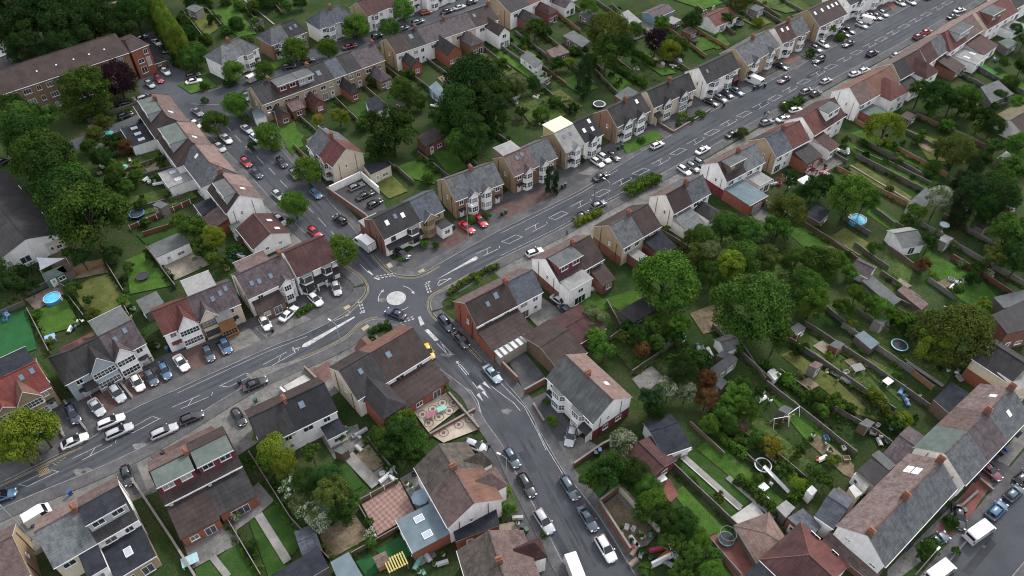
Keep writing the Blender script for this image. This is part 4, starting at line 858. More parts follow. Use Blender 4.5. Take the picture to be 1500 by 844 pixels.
# --- lower side of the main road, left part (backs to the camera)
g = 'houses on the lower side of the main road'
house('red-brown roof in the bottom left corner', (-60, 825), (16, 786), roof='pinkdark', wall='brickyellow', E=(45, 838), gB='brickyellow', group=g)
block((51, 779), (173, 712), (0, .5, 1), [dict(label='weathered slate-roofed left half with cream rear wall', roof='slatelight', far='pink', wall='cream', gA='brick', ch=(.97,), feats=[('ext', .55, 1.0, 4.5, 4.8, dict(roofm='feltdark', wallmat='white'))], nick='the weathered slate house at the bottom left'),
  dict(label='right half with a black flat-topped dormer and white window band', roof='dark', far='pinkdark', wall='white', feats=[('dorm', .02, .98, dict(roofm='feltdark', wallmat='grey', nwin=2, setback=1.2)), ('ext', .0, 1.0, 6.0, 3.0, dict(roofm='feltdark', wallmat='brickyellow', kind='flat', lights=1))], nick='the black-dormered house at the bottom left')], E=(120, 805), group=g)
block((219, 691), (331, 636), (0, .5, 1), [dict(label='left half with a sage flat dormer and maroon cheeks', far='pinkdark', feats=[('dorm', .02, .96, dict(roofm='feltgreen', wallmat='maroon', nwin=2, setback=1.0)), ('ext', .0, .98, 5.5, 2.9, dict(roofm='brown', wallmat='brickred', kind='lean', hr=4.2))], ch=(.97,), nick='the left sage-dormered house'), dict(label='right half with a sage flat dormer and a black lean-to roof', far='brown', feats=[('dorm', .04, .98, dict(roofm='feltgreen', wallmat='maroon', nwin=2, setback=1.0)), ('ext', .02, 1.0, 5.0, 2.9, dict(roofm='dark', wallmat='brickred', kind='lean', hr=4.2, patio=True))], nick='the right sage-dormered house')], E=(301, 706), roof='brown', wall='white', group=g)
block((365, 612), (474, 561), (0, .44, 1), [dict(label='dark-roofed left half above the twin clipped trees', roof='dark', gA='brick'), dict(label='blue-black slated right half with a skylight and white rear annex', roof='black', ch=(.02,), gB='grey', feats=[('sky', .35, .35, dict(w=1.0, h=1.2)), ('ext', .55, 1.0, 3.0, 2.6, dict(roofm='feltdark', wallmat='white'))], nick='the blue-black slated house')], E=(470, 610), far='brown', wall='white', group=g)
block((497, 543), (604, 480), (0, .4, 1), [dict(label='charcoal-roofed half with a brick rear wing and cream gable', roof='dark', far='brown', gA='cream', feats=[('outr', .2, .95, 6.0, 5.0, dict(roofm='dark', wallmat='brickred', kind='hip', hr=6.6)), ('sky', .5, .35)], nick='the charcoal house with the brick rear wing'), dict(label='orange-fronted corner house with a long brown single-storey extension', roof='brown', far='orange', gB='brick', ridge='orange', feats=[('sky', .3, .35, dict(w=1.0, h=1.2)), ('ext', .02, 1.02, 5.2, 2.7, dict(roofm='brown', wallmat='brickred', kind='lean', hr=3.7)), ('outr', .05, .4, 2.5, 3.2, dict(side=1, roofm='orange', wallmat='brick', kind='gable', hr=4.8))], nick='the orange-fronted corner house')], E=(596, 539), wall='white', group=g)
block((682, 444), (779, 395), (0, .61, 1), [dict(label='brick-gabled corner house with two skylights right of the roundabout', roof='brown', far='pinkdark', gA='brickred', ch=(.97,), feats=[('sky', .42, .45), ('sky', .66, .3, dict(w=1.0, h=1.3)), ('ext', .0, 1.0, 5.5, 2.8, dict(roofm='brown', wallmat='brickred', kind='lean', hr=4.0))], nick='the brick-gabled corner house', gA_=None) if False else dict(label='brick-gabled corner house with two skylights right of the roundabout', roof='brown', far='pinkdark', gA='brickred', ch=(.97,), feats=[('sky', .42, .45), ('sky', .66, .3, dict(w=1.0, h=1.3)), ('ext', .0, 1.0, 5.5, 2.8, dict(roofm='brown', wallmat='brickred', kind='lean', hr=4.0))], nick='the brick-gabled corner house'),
  dict(label='slate half with bare white rear wall behind the concrete yard', roof='slateblue', far='pinkdark', gB='white', nick='the slate house above the concrete yard')], E=(747, 450), wall='white', group=g)
block((800, 379), (864, 345), (0, .57, 1), [dict(label='white-gabled half with a grey flat dormer in red cladding', roof='brown', gA='white', gAlow='brick', feats=[('dorm', .05, .98, dict(roofm='felt', wallmat='maroon', nwin=2)), ('ext', .0, .9, 3.0, 5.2, dict(roofm='feltpale', wallmat='white', patio=True))], nick='the white-gabled house with the red-clad dormer'), dict(label='brown-roofed half with a yellow brick rear wall', roof='brown', wall='cream', ch=(.05,), feats=[('ext', .3, 1.0, 4.0, 2.6, dict(roofm='brown', wallmat='brick', kind='lean'))])], E=(869, 386), far='pinkdark', wall='white', group=g)
block((893, 330), (949, 299), (0, .52, 1), [dict(label='slate half with a tall beige gable over red brick', roof='slate', gA='tan', gAlow='brick', ch=(.95,), far='brown', feats=[('ext', .3, .75, 3.0, 2.5, dict(roofm='feltpale', wallmat='brick'))], nick='the slate house with the tall beige gable'), dict(label='brown half with a black-roofed glazed rear extension', roof='brown', feats=[('ext', .1, 1.0, 5.0, 2.8, dict(roofm='feltdark', wallmat='brick', kind='lean', hr=3.8, patio=True))])], E=(938, 347), far='brown', wall='cream', group=g)
block((976, 285), (1029, 256), (0, .5, 1), [dict(label='dark brown-roofed half with a pointed white gable', roof='brown', gA='white', far='pinkdark', feats=[('ext', .0, .9, 4.5, 2.8, dict(roofm='slatelight', wallmat='white', kind='lean'))], nick='the brown house with the pointed white gable'), dict(label='slate half beside the flat-dormered white gable', roof='slate', ch=(.05,), feats=[('ext', .2, .9, 4.5, 2.7, dict(roofm='dark', wallmat='white', kind='hip', hr=4.0))])], E=(1019, 293), wall='white', group=g)
block((1052, 238), (1107, 210), (0, .5, 1), [dict(label='white-gabled house with a grey dormer and a red brick flat extension', roof='brown', gA='white', gAlow='crimson', feats=[('dorm', .15, 1.0, dict(roofm='felt', wallmat='timber', nwin=2, frame=FRAMED)), ('ext', -.05, .9, 7.5, 3.0, dict(roofm='feltblue', wallmat='brickred', patio=True))], nick='the white gable with the red brick extension'), dict(label='slate half with a white flat-roofed rear room', roof='slatelight', ch=(.0,), feats=[('ext', .1, .8, 4.0, 3.0, dict(roofm='feltpale', wallmat='white'))])], E=(1119, 236), far='pinkdark', wall='white', group=g)
block((1122, 202), (1171, 177), (0, .48, 1), [dict(label='slate half with a big tan gable', roof='slateblue', gA='tan', far='brown', nick='the slate house with the big tan gable'), dict(label='plain red-roofed half with a black lean-to', roof='red', far='red', ch=(0,), feats=[('ext', .1, 1.0, 4.5, 3.0, dict(roofm='dark', wallmat='brickred', kind='lean', hr=4.2))], nick='the plain red roof beside the tan gable')], E=(1160, 217), wall='white', group=g)
block((1176, 171), (1222, 143), (0, .35, 1), [dict(label='narrow maroon-roofed half with a maroon lean-to', roof='red'), dict(label='maroon-roofed half with a sage flat dormer and white window band', roof='maroon', feats=[('dorm', .15, .75, dict(roofm='felt', wallmat='white', nwin=2))], nick='the maroon roof with the sage dormer')], E=(1224, 177), far='maroon', wall='white', group=g, feats=[('ext', .1, .9, 5.0, 3.0, dict(roofm='maroon', wallmat='white', kind='lean', hr=4.3))])
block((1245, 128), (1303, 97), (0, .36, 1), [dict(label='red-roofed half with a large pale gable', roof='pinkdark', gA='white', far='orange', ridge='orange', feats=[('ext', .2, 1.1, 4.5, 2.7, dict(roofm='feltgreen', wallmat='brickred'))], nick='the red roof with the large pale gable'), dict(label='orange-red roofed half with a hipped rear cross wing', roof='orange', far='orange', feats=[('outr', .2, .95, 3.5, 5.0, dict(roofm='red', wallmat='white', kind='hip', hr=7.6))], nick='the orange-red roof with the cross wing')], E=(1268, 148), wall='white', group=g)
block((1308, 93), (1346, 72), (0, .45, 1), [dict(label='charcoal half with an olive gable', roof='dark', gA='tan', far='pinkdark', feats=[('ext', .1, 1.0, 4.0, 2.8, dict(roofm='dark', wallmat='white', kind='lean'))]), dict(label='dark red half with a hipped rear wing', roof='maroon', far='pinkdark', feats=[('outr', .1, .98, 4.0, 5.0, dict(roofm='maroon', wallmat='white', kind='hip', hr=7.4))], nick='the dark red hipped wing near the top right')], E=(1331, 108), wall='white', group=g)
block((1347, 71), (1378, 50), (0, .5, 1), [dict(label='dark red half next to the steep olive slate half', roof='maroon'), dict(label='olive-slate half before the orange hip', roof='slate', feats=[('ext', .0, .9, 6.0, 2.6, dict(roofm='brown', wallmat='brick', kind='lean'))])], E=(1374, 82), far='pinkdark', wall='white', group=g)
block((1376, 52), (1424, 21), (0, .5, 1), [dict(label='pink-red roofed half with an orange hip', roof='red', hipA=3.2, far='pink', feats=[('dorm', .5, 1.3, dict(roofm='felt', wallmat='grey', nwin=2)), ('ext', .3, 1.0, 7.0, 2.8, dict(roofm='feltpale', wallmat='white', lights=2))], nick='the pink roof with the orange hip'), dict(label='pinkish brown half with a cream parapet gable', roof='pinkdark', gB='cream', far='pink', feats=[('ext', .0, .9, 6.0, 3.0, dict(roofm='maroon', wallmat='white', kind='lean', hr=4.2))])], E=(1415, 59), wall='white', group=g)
block((1430, 19), (1475, -6), (0, .5, 1), [dict(label='red-roofed half with a flat grey dormer and cream gable, near the top right corner', gA='cream', feats=[('dorm', .2, 1.0, dict(roofm='felt', wallmat='brick', nwin=2))]), dict(label='red-roofed right half, near the top right corner')], E=(1448, 41), roof='red', far='pink', wall='white', group=g, feats=[('ext', .1, .9, 4.0, 2.6, dict(roofm='feltpale', wallmat='white'))])
block((1474, -10), (1530, -40), (0, .5, 1), [dict(label='dark house with a white gable in the top right corner', gA='white', nick='the white gable in the top right corner'), dict(label='last dark house in the top right corner')], E=(1500, 5), roof='dark', wall='white', group=g)
# --- side road to the bottom
g = 'houses along the road to the bottom edge'
block((829, 520), (898, 585), (0, .5, 1), [dict(label='left half of the blotchy slate semi with white bays', feats=[(B_, .55, 3.0, .9, dict(kind='hex', top='none'))], ch=(.97,), gA='white'), dict(label='right half of the blotchy slate semi with a white and crimson gable', gB='white', gBlow='crimson', feats=[(B_, .4, 3.0, .9, dict(kind='hex', top='none')), ('porch', .8, dict(roofm='dark', wall='white')), ('sky', .35, .5, dict(side=1, pale=True)), ('gwinB', 2.0, 1.0, 1.3, 1.1), ('gwinB', -1.0, 1.0, 1.2, 1.1)], nick='the blotchy slate semi')], E=(836, 585), Ef=(890, 550), roof='slateworn', far='pink', ridge='pink', wall='white', near='F', group=g)
block((643, 651), (694, 736), (0, .46, 1), [dict(label='worn brown half of the big two-tone roof beside the lower road', roof='brownworn', far='brownworn', ch=(.95,), feats=[('outr', .45, .95, 2.0, 4.9, dict(side=1, roofm='brownworn', wallmat='white', kind='hip', hr=7.0))]), dict(label='rust-pink half of the big two-tone roof with a white gable', roof='pinkdark', far='orange', gB='white', feats=[('ext', .05, 1.0, 6.0, 2.9, dict(roofm='feltblue', wallmat='brickred', lights=2)), ('outr', .1, .7, 2.0, 4.9, dict(side=1, roofm='pinkdark', wallmat='white', kind='hip', hr=7.0))], nick='the big two-tone roof with the white gable')], E=(634, 728), Ef=(718, 705), wall='white', group=g, low=False)
flatbox('black flat-roofed lean-to along the white gable of the two-tone roof', [(663, 777), (727, 746), (732, 770), (668, 794)], 2.9, 'feltdark', 'brickred', 'annex', 'annex')
block((716, 778), (747, 872), (0, .55, 1), [dict(label='rust-brown tiled house with hipped front bays at the bottom edge', feats=[('outr', .3, .85, 2.2, 4.9, dict(side=1, roofm='maroon', wallmat='white', kind='hip', hr=7.0))], ch=(.9,), nick='the rust-brown tiled house at the bottom edge'), dict(label='lower half of the rust-brown tiled house, cut by the bottom edge')], roof='brownworn', far='pinkdark', E=(674, 812), Ef=(772, 800), wall='brick', group=g)
# --- bottom right terraces
g = 'slate terraces at the bottom right'
block((1272, 784), (1378, 674), (0, .5, 1), [dict(label='streaked pink and slate terrace end with a white gable', gA='white', ch=(.03, .97), pots=6, chb='brick', endw=False, feats=[('gwin', 1.8, 4.2, 1.0, .45), ('gwin', -2.6, 3.2, 1.0, .5)], nick='the streaked terrace with the white gable'), dict(label='upper half of the streaked terrace with two pale rooflights', gB='cream', ch=(.97,), pots=6, feats=[('sky', .62, .35, dict(side=1, pale=True, w=1.6)), ('sky', .62, .62, dict(side=1, pale=True, w=1.6))], nick='the streaked terrace with two pale rooflights')], E=(1350, 768), Ef=(1284, 715), roof='slate', far='lichen', ridge='orange', wall='white', hr=8.6, he=5.6, near='F', group=g)
block((1385, 664), (1482, 568), (0, .32, .62, 1), [dict(label='terrace house with a sage patch on its rear roof, above the cream gable', roof='slate', far='feltgreen'), dict(label='brown-backed terrace house in the middle of the upper slate terrace', roof='purple', far='pinkdark', ch=(.95,), pots=5), dict(label='streaked grey end house of the upper slate terrace', roof='slate', far='lichen', gB='cream', ch=(.95,), pots=5, feats=[('sky', .6, .3, dict(side=1, pale=True)), ('sky', .5, .5, dict(pale=True))], nick='the upper slate terrace')], E=(1455, 664), Ef=(1392, 607), wall='white', near='F', group=g, hr=8.4, he=5.5)
house('red hip-roofed bungalow in front of the terrace white gable', (1152, 782), (1222, 846), roof='maroon', far='red', ridge='orange', wall='white', hr=6.2, he=4.0, hipA=4.0, sn=4.6, sf=4.4, near='R', cat='bungalow', name='bungalow', up=False, nick='the red hip-roofed bungalow', group=None)
house('small pink hip-roofed garage beside the pale concrete patio', (1098, 790), (1146, 772), roof='pink', far='pinkdark', wall='greytimber', hr=3.9, he=2.5, hipA=3.0, hipB=3.0, sn=3.0, sf=3.0, near='N', cat='garage', name='garage', nick='the pink hip-roofed garage')
flatbox('navy flat-roofed annex with white edging at the bottom edge', [(1088, 846), (1124, 811), (1153, 836), (1130, 860)], 3.6, 'feltdark', 'white', 'annex', 'annex', nick='the navy flat roof with white edging')
flatbox('blue-grey slated garage above the red bungalow', [(1153, 759), (1176, 745), (1203, 772), (1186, 789)], 3.0, 'slateblue', 'brick', 'garage', 'garage')
house('slate-roofed two-storey rear wing touching the streaked terrace', (1214, 727), (1240, 744), roof='slateblue', wall='white', hr=5.8, he=4.2, sn=3.0, sf=3.0, cat='rear wing', name='rear_wing', near='N', gB=None)
flatbox('rusty sheet-roofed rear wing of the streaked terrace', [(1216, 722), (1229, 714), (1255, 735), (1242, 747)], 3.6, 'pinkdark', 'pebble', 'rear wing', 'rear_wing')
flatbox('dark flat-roofed rear wing between the pale wall and the streaked terrace', [(1255, 690), (1275, 672), (1302, 691), (1281, 712)], 3.2, 'dark', 'pebble', 'rear wing', 'rear_wing')
flatbox('concrete-roofed narrow rear wing above the dark one', [(1276, 667), (1287, 660), (1312, 682), (1302, 690)], 3.0, 'felt', 'greytimber', 'rear wing', 'rear_wing')
house('plum-tiled garage behind the upper slate terrace', (1318, 638), (1353, 662), roof='purple', wall='brickred', hr=4.2, he=2.8, sn=4.0, sf=4.0, cat='garage', name='garage', near='N', nick='the plum-tiled garage')
flatbox('dark felt-roofed garden room beside the paved patio of the upper terrace', [(1367, 586), (1393, 560), (1419, 576), (1390, 606)], 2.9, 'feltdark', 'timber', 'garden room', 'garden_room')
house('cream and brick house with a dark roof at the right edge', (1450, 500), (1505, 535), roof='dark', wall='cream', gA='cream', hr=7.6, he=5.6, sn=3.6, sf=3.6, near='N', feats=[('band', 0, 1, 0, 2.8, dict(wall='brickred'))], nick='the cream and brick house at the right edge')
flatbox('dark-roofed house corner above the cream and brick house', [(1452, 462), (1500, 440), (1520, 480), (1475, 490)], 5.0, 'dark', 'brick', 'house', 'house')
flatbox('pale tan flat roof between the cream house and the slate terrace', [(1460, 546), (1500, 528), (1520, 560), (1490, 572)], 5.6, 'feltpale', 'cream', 'house', 'house')
house('white-gabled bungalow with an olive and brown roof at the right edge', (1481, 176), (1530, 148), roof='brown', far='olive', wall='white', gA='white', hr=4.8, he=2.9, sn=4.4, sf=4.4, near='N', cat='bungalow', name='bungalow', nick='the olive-roofed bungalow at the right edge')
# --- single-storey buildings by the lower road
def ribs():
    r0 = [o for o in LABELLED if o['label'].startswith('white corrugated lean-to')][0]; a, b, c, d = [P(x, y, 2.83) for x, y in [(721, 512), (776, 479), (789, 490), (733, 525)]]; m = MB()
    for k in range(15):
        if k % 2: p, q = a+(b-a)*((k+.5)/15), d+(c-d)*((k+.5)/15); m.obox(p-r0.location, q-r0.location, .42, 2.822, 2.86)
    m.build('sheet_ribs', [T['felt']], r0)
house('dark brown gabled workshop behind the black yard', (792, 508), (832, 483), roof='brown', far='brown', wall='timber', hr=4.6, he=3.0, sn=5.0, sf=5.0, gA='timber', near='N', cat='workshop', name='workshop', nick='the dark brown gabled workshop', endw=False)
house('maroon-roofed long garage touching the brown workshop', (803, 494), (868, 457), roof='maroon', far='maroon', wall='brick', hr=4.0, he=2.8, sn=3.6, sf=3.6, near='N', cat='garage', name='garage', nick='the maroon-roofed long garage')
flatbox('white corrugated lean-to roof beside the brick-gabled corner house', [(721, 512), (776, 479), (789, 490), (733, 525)], 2.7, 'white', 'pebble', 'lean-to', 'lean_to', door=False)
house('dark felt-roofed garage with a pale ridge strip below the white blossom trees', (953, 632), (992, 619), roof='feltdark', far='feltdark', wall='white', hr=3.4, he=2.9, sn=4.4, sf=2.0, near='N', cat='garage', name='garage', nick='the felt-roofed garage with the pale strip')
house('maroon-roofed brick garage beside the felt-roofed garage', (936, 648), (972, 683), roof='maroon', far='maroon', wall='crimson', hr=3.6, he=2.7, sn=2.8, sf=2.8, near='N', gB='crimson', cat='garage', name='garage', nick='the maroon-roofed brick garage', feats=[('gwinB', 0.5, .8, 1.3, 1.2)])
ribs()
# ------------------------------------------------------------------ words that place a thing by what stands next to it
USED = set()
DIRS = ['right of', 'up and right of', 'above', 'up and left of', 'left of', 'down and left of', 'below', 'down and right of']
def where(base, x, y):
    c = sorted(LANDMARKS, key=lambda l: (l[0]-x)**2+(l[1]-y)**2)[:9]
    for pre in ('', 'small ', 'second '):
        for lx, ly, nk in c:
            if nk in base: continue
            dx, dy = x-lx, ly-y
            rel = DIRS[int(round(math.degrees(math.atan2(dy, dx))/45)) % 8]
            t = pre+base+' '+rel+' '+nk
            if len(t.split()) > 16: continue
            if t not in USED: USED.add(t); return t
    t = base+' near the right of the photo'
    USED.add(t); return t
# ------------------------------------------------------------------ cars
CARC = {'white': (0.62, 0.62, 0.61), 'silver': (0.36, 0.37, 0.38), 'grey': (0.14, 0.15, 0.16), 'black': (0.014, 0.015, 0.018), 'navy': (0.02, 0.03, 0.055), 'blue': (0.045, 0.11, 0.2), 'pale blue': (0.22, 0.3, 0.35),
        'red': (0.36, 0.016, 0.03), 'maroon': (0.12, 0.012, 0.025), 'purple': (0.09, 0.025, 0.075), 'green': (0.02, 0.05, 0.04), 'teal': (0.06, 0.13, 0.14), 'yellow': (0.55, 0.36, 0.03), 'orange': (0.3, 0.06, 0.025), 'slate blue': (0.05, 0.075, 0.1)}
CGLASS = glossy('car_glass', (0.012, 0.014, 0.017), 0.06, 0.0)
TYRE = plain('tyre', (0.018, 0.018, 0.018), 0.85); RIM = plain('alloy_rim', (0.35, 0.35, 0.36), 0.35, 0.7)
HEADL = glossy('headlight', (0.6, 0.62, 0.64), 0.1); TAILL = glossy('tail_light', (0.3, 0.01, 0.01), 0.15)
TRIM = plain('car_trim', (0.02, 0.02, 0.022), 0.6)
#          L     W     H     shoulder  rear base, rear roof, front roof, front base (fractions of L from the rear)
CT = {'hatchback': (4.05, 1.76, 1.48, .92, .015, .10, .52, .73), 'saloon': (4.6, 1.8, 1.44, .90, .12, .27, .54, .72), 'estate': (4.65, 1.8, 1.48, .92, .01, .09, .55, .72),
      'SUV': (4.5, 1.86, 1.68, 1.02, .01, .09, .54, .73), 'coupe': (4.4, 1.84, 1.4, .88, .06, .28, .52, .72)}
def baked(mb, mats, lv):
    me = mb.mesh('tmp', mats, True); o = bpy.data.objects.new('tmp', me); COL.objects.link(o)
    md = o.modifiers.new('s', 'SUBSURF'); md.levels = lv; md.render_levels = lv
    dg = bpy.context.evaluated_depsgraph_get(); dg.update()
    r = bpy.data.meshes.new_from_object(o.evaluated_get(dg)); bpy.data.objects.remove(o); bpy.data.meshes.remove(me)
    r.polygons.foreach_set('use_smooth', [True]*len(r.polygons)); return r
CARM = {}
BASE = {}
WH = {}
def wheel_meshes():
    if not WH:
        b = MB(); b.tube((0, -0.1, 0), (0, 0.1, 0), 0.315, 0.315, 16); WH['t'] = b.mesh('wheel', [TYRE])
        b = MB()
        b.tube((0, -0.107, 0), (0, 0.107, 0), 0.21, 0.21, 12); WH['r'] = b.mesh('rim', [RIM])
    return WH['t'], WH['r']
def car_parts(kind, colour):
    k = (kind, colour)
    if k in CARM: return CARM[k]
    L, Wd, H, S, rb, rr, fr, fb = CT[kind]; w = Wd/2
    paint = glossy('paint_'+colour.replace(' ', '_'), CARC[colour], 0.28, 0.7)
    X = lambda f: -L/2+L*f
    # lower body: loft of nine sections
    st = [(0.0, .80, .38, S*.80), (0.025, .93, .26, S*.95), (.12, 1, .2, S), (.3, 1, .2, S), (.5, 1, .2, S), (.7, 1, .2, S*.985), (.84, .985, .2, S*.90), (.955, .92, .24, S*.77), (1.0, .76, .34, S*.62)]
    b = MB(); n = 8
    for f, ww, zb, zs in st:
        hw = w*ww; x = X(f)
        b.v += [(x, -hw*.9, zb), (x, -hw, zb+.16), (x, -hw, zs-.2), (x, -hw*.9, zs), (x, hw*.9, zs), (x, hw, zs-.2), (x, hw, zb+.16), (x, hw*.9, zb)]
    for i in range(len(st)-1):
        for j in range(n):
            a = i*n+j; c = i*n+(j+1) % n; b.f.append((a, c, c+n, a+n)); b.m.append(0)
    b.f.append(tuple(range(n))[::-1]); b.m.append(0); b.f.append(tuple((len(st)-1)*n+j for j in range(n))); b.m.append(0)
    # cabin
    k0 = len(b.v); rw = w*.70; bw = w*.90
    q = [(X(rb), bw*.94, S-.12), (X(rr), rw*.96, H-.05), (X((rr+fr)/2), rw, H), (X(fr), rw*.97, H-.04), (X(fb), bw*.95, S-.12)]
    for x, y, z in q: b.v += [(x, -y, z), (x, y, z)]
    mid = len(b.v); b.v += [(X((rr+fr)/2), -bw, S-.12), (X((rr+fr)/2), bw, S-.12), (X(rr+.04), -bw, S-.12), (X(rr+.04), bw, S-.12), (X(fr), -bw, S-.12), (X(fr), bw, S-.12)]
    for i in range(4): b.f.append((k0+2*i, k0+2*i+2, k0+2*i+3, k0+2*i+1)); b.m.append(0)
    for s in (0, 1):
        f = [(k0+s, k0+2+s, mid+2+s), (mid+2+s, k0+2+s, k0+4+s, mid+s), (mid+s, k0+4+s, k0+6+s, mid+4+s), (mid+4+s, k0+6+s, k0+8+s)]
        for t in f: b.f.append(t if s else t[::-1]); b.m.append(0)
    if kind not in BASE: BASE[kind] = baked(b, [paint], 1)
    body = BASE[kind].copy(); body.materials.clear(); body.materials.append(paint)
    # glazing, a finger proud of the cabin
    def quad(a, c, d, e, t0, t1, s0, s1, lift):
        a, c, d, e = map(Vector, (a, c, d, e)); P_ = lambda s, t: (a*(1-s)+c*s)*(1-t)+(e*(1-s)+d*s)*t
        r = [P_(s0, t0), P_(s1, t0), P_(s1, t1), P_(s0, t1)]; nr = (r[1]-r[0]).cross(r[3]-r[0]).normalized()*lift
        return [tuple(p+nr) for p in r]
    v = lambda i, s: (q[i][0], s*q[i][1], q[i][2])
    g = {}
    m = MB(); m.poly(quad(v(4, -1), v(4, 1), v(3, 1), v(3, -1), .12, 1.02, .05, .95, .022)); g['windscreen'] = m.mesh('windscreen', [CGLASS])
    m = MB(); m.poly(quad(v(0, 1), v(0, -1), v(1, -1), v(1, 1), .2, .98, .07, .93, .03)); g['rear_window'] = m.mesh('rear_window', [CGLASS])
    for s in (-1, 1):
        m = MB()
        pts = [(X(rb+.05 if kind in ('SUV', 'estate', 'hatchback') else rb+.08), S-.0), (X(fb-.045), S-.0), (X(fr+.005), H-.14), (X(rr+.03), H-.14)]
        zz = lambda z: bw*.985-(bw-rw)*max(0, (z-S+.12))/(H-.04-S+.12)
        c = [(x, s*(zz(z)+.018), z) for x, z in pts]; m.poly(c if s < 0 else c[::-1]); g['side_window%d' % s] = m.mesh('side_window', [CGLASS])
        xm = X((rr+fr)/2+.02); 
    lt = []
    for s in (-1, 1):
        m = MB(); m.box(X(.945), X(.99), s*w*.62-.16, s*w*.62+.16, S*.62, S*.74); lt.append(('headlight', m.mesh('headlight', [HEADL])))
        m = MB(); m.box(X(.002), X(.03), s*w*.72-.13, s*w*.72+.13, S*.66, S*.86); lt.append(('tail_light', m.mesh('tail_light', [TAILL])))
    m = MB(); m.box(X(.995), X(1.004), -.26, .26, .36, .47); lt.append(('number_plate', m.mesh('number_plate', [FRAME])))
    mr = []
    for s in (-1, 1):
        m = MB(); m.box(X(fb-.07), X(fb-.03), s*w*1.0-.06 if s > 0 else -w-.12, s*w+.12 if s > 0 else -w+.06, S+.0, S+.15); mr.append(('wing_mirror', m.mesh('wing_mirror', [paint])))
    CARM[k] = (body, g, lt+mr, L, w); return CARM[k]
def car(kind, colour, rear, front, state='parked', where_=True, fitL=False):
    a = P(*rear, .5); b = P(*front, .5); c = (a+b)/2; d = b-a; rz = math.atan2(d.y, d.x)
    x, y = (rear[0]+front[0])/2, (rear[1]+front[1])/2
    onroad = (c.x, c.y)
    root = empty('parked_car' if state == 'parked' else 'car', (c.x, c.y, zroad(c)), rz)
    tag(root, where(f'{colour} {kind} {state}', x, y), 'car', 'cars parked on the roads and forecourts' if state == 'parked' else 'cars driving on the roads')
    body, g, lt, L, w = car_parts(kind, colour)
    put('body', body, root)
    for n_, me in g.items(): put(n_.rstrip('-1'), me, root)
    for n_, me in lt: put(n_, me, root)
    t, r = wheel_meshes(); wx = L*.305
    for sx in (-1, 1):
        for sy in (-1, 1):
            wo = put('wheel', t, root, (sx*wx+(0.02 if sx > 0 else -.02), sy*(w-.1), .315)); put('rim', r, wo)
    return root
def zroad(c):
    return 0.04
VANM = {}
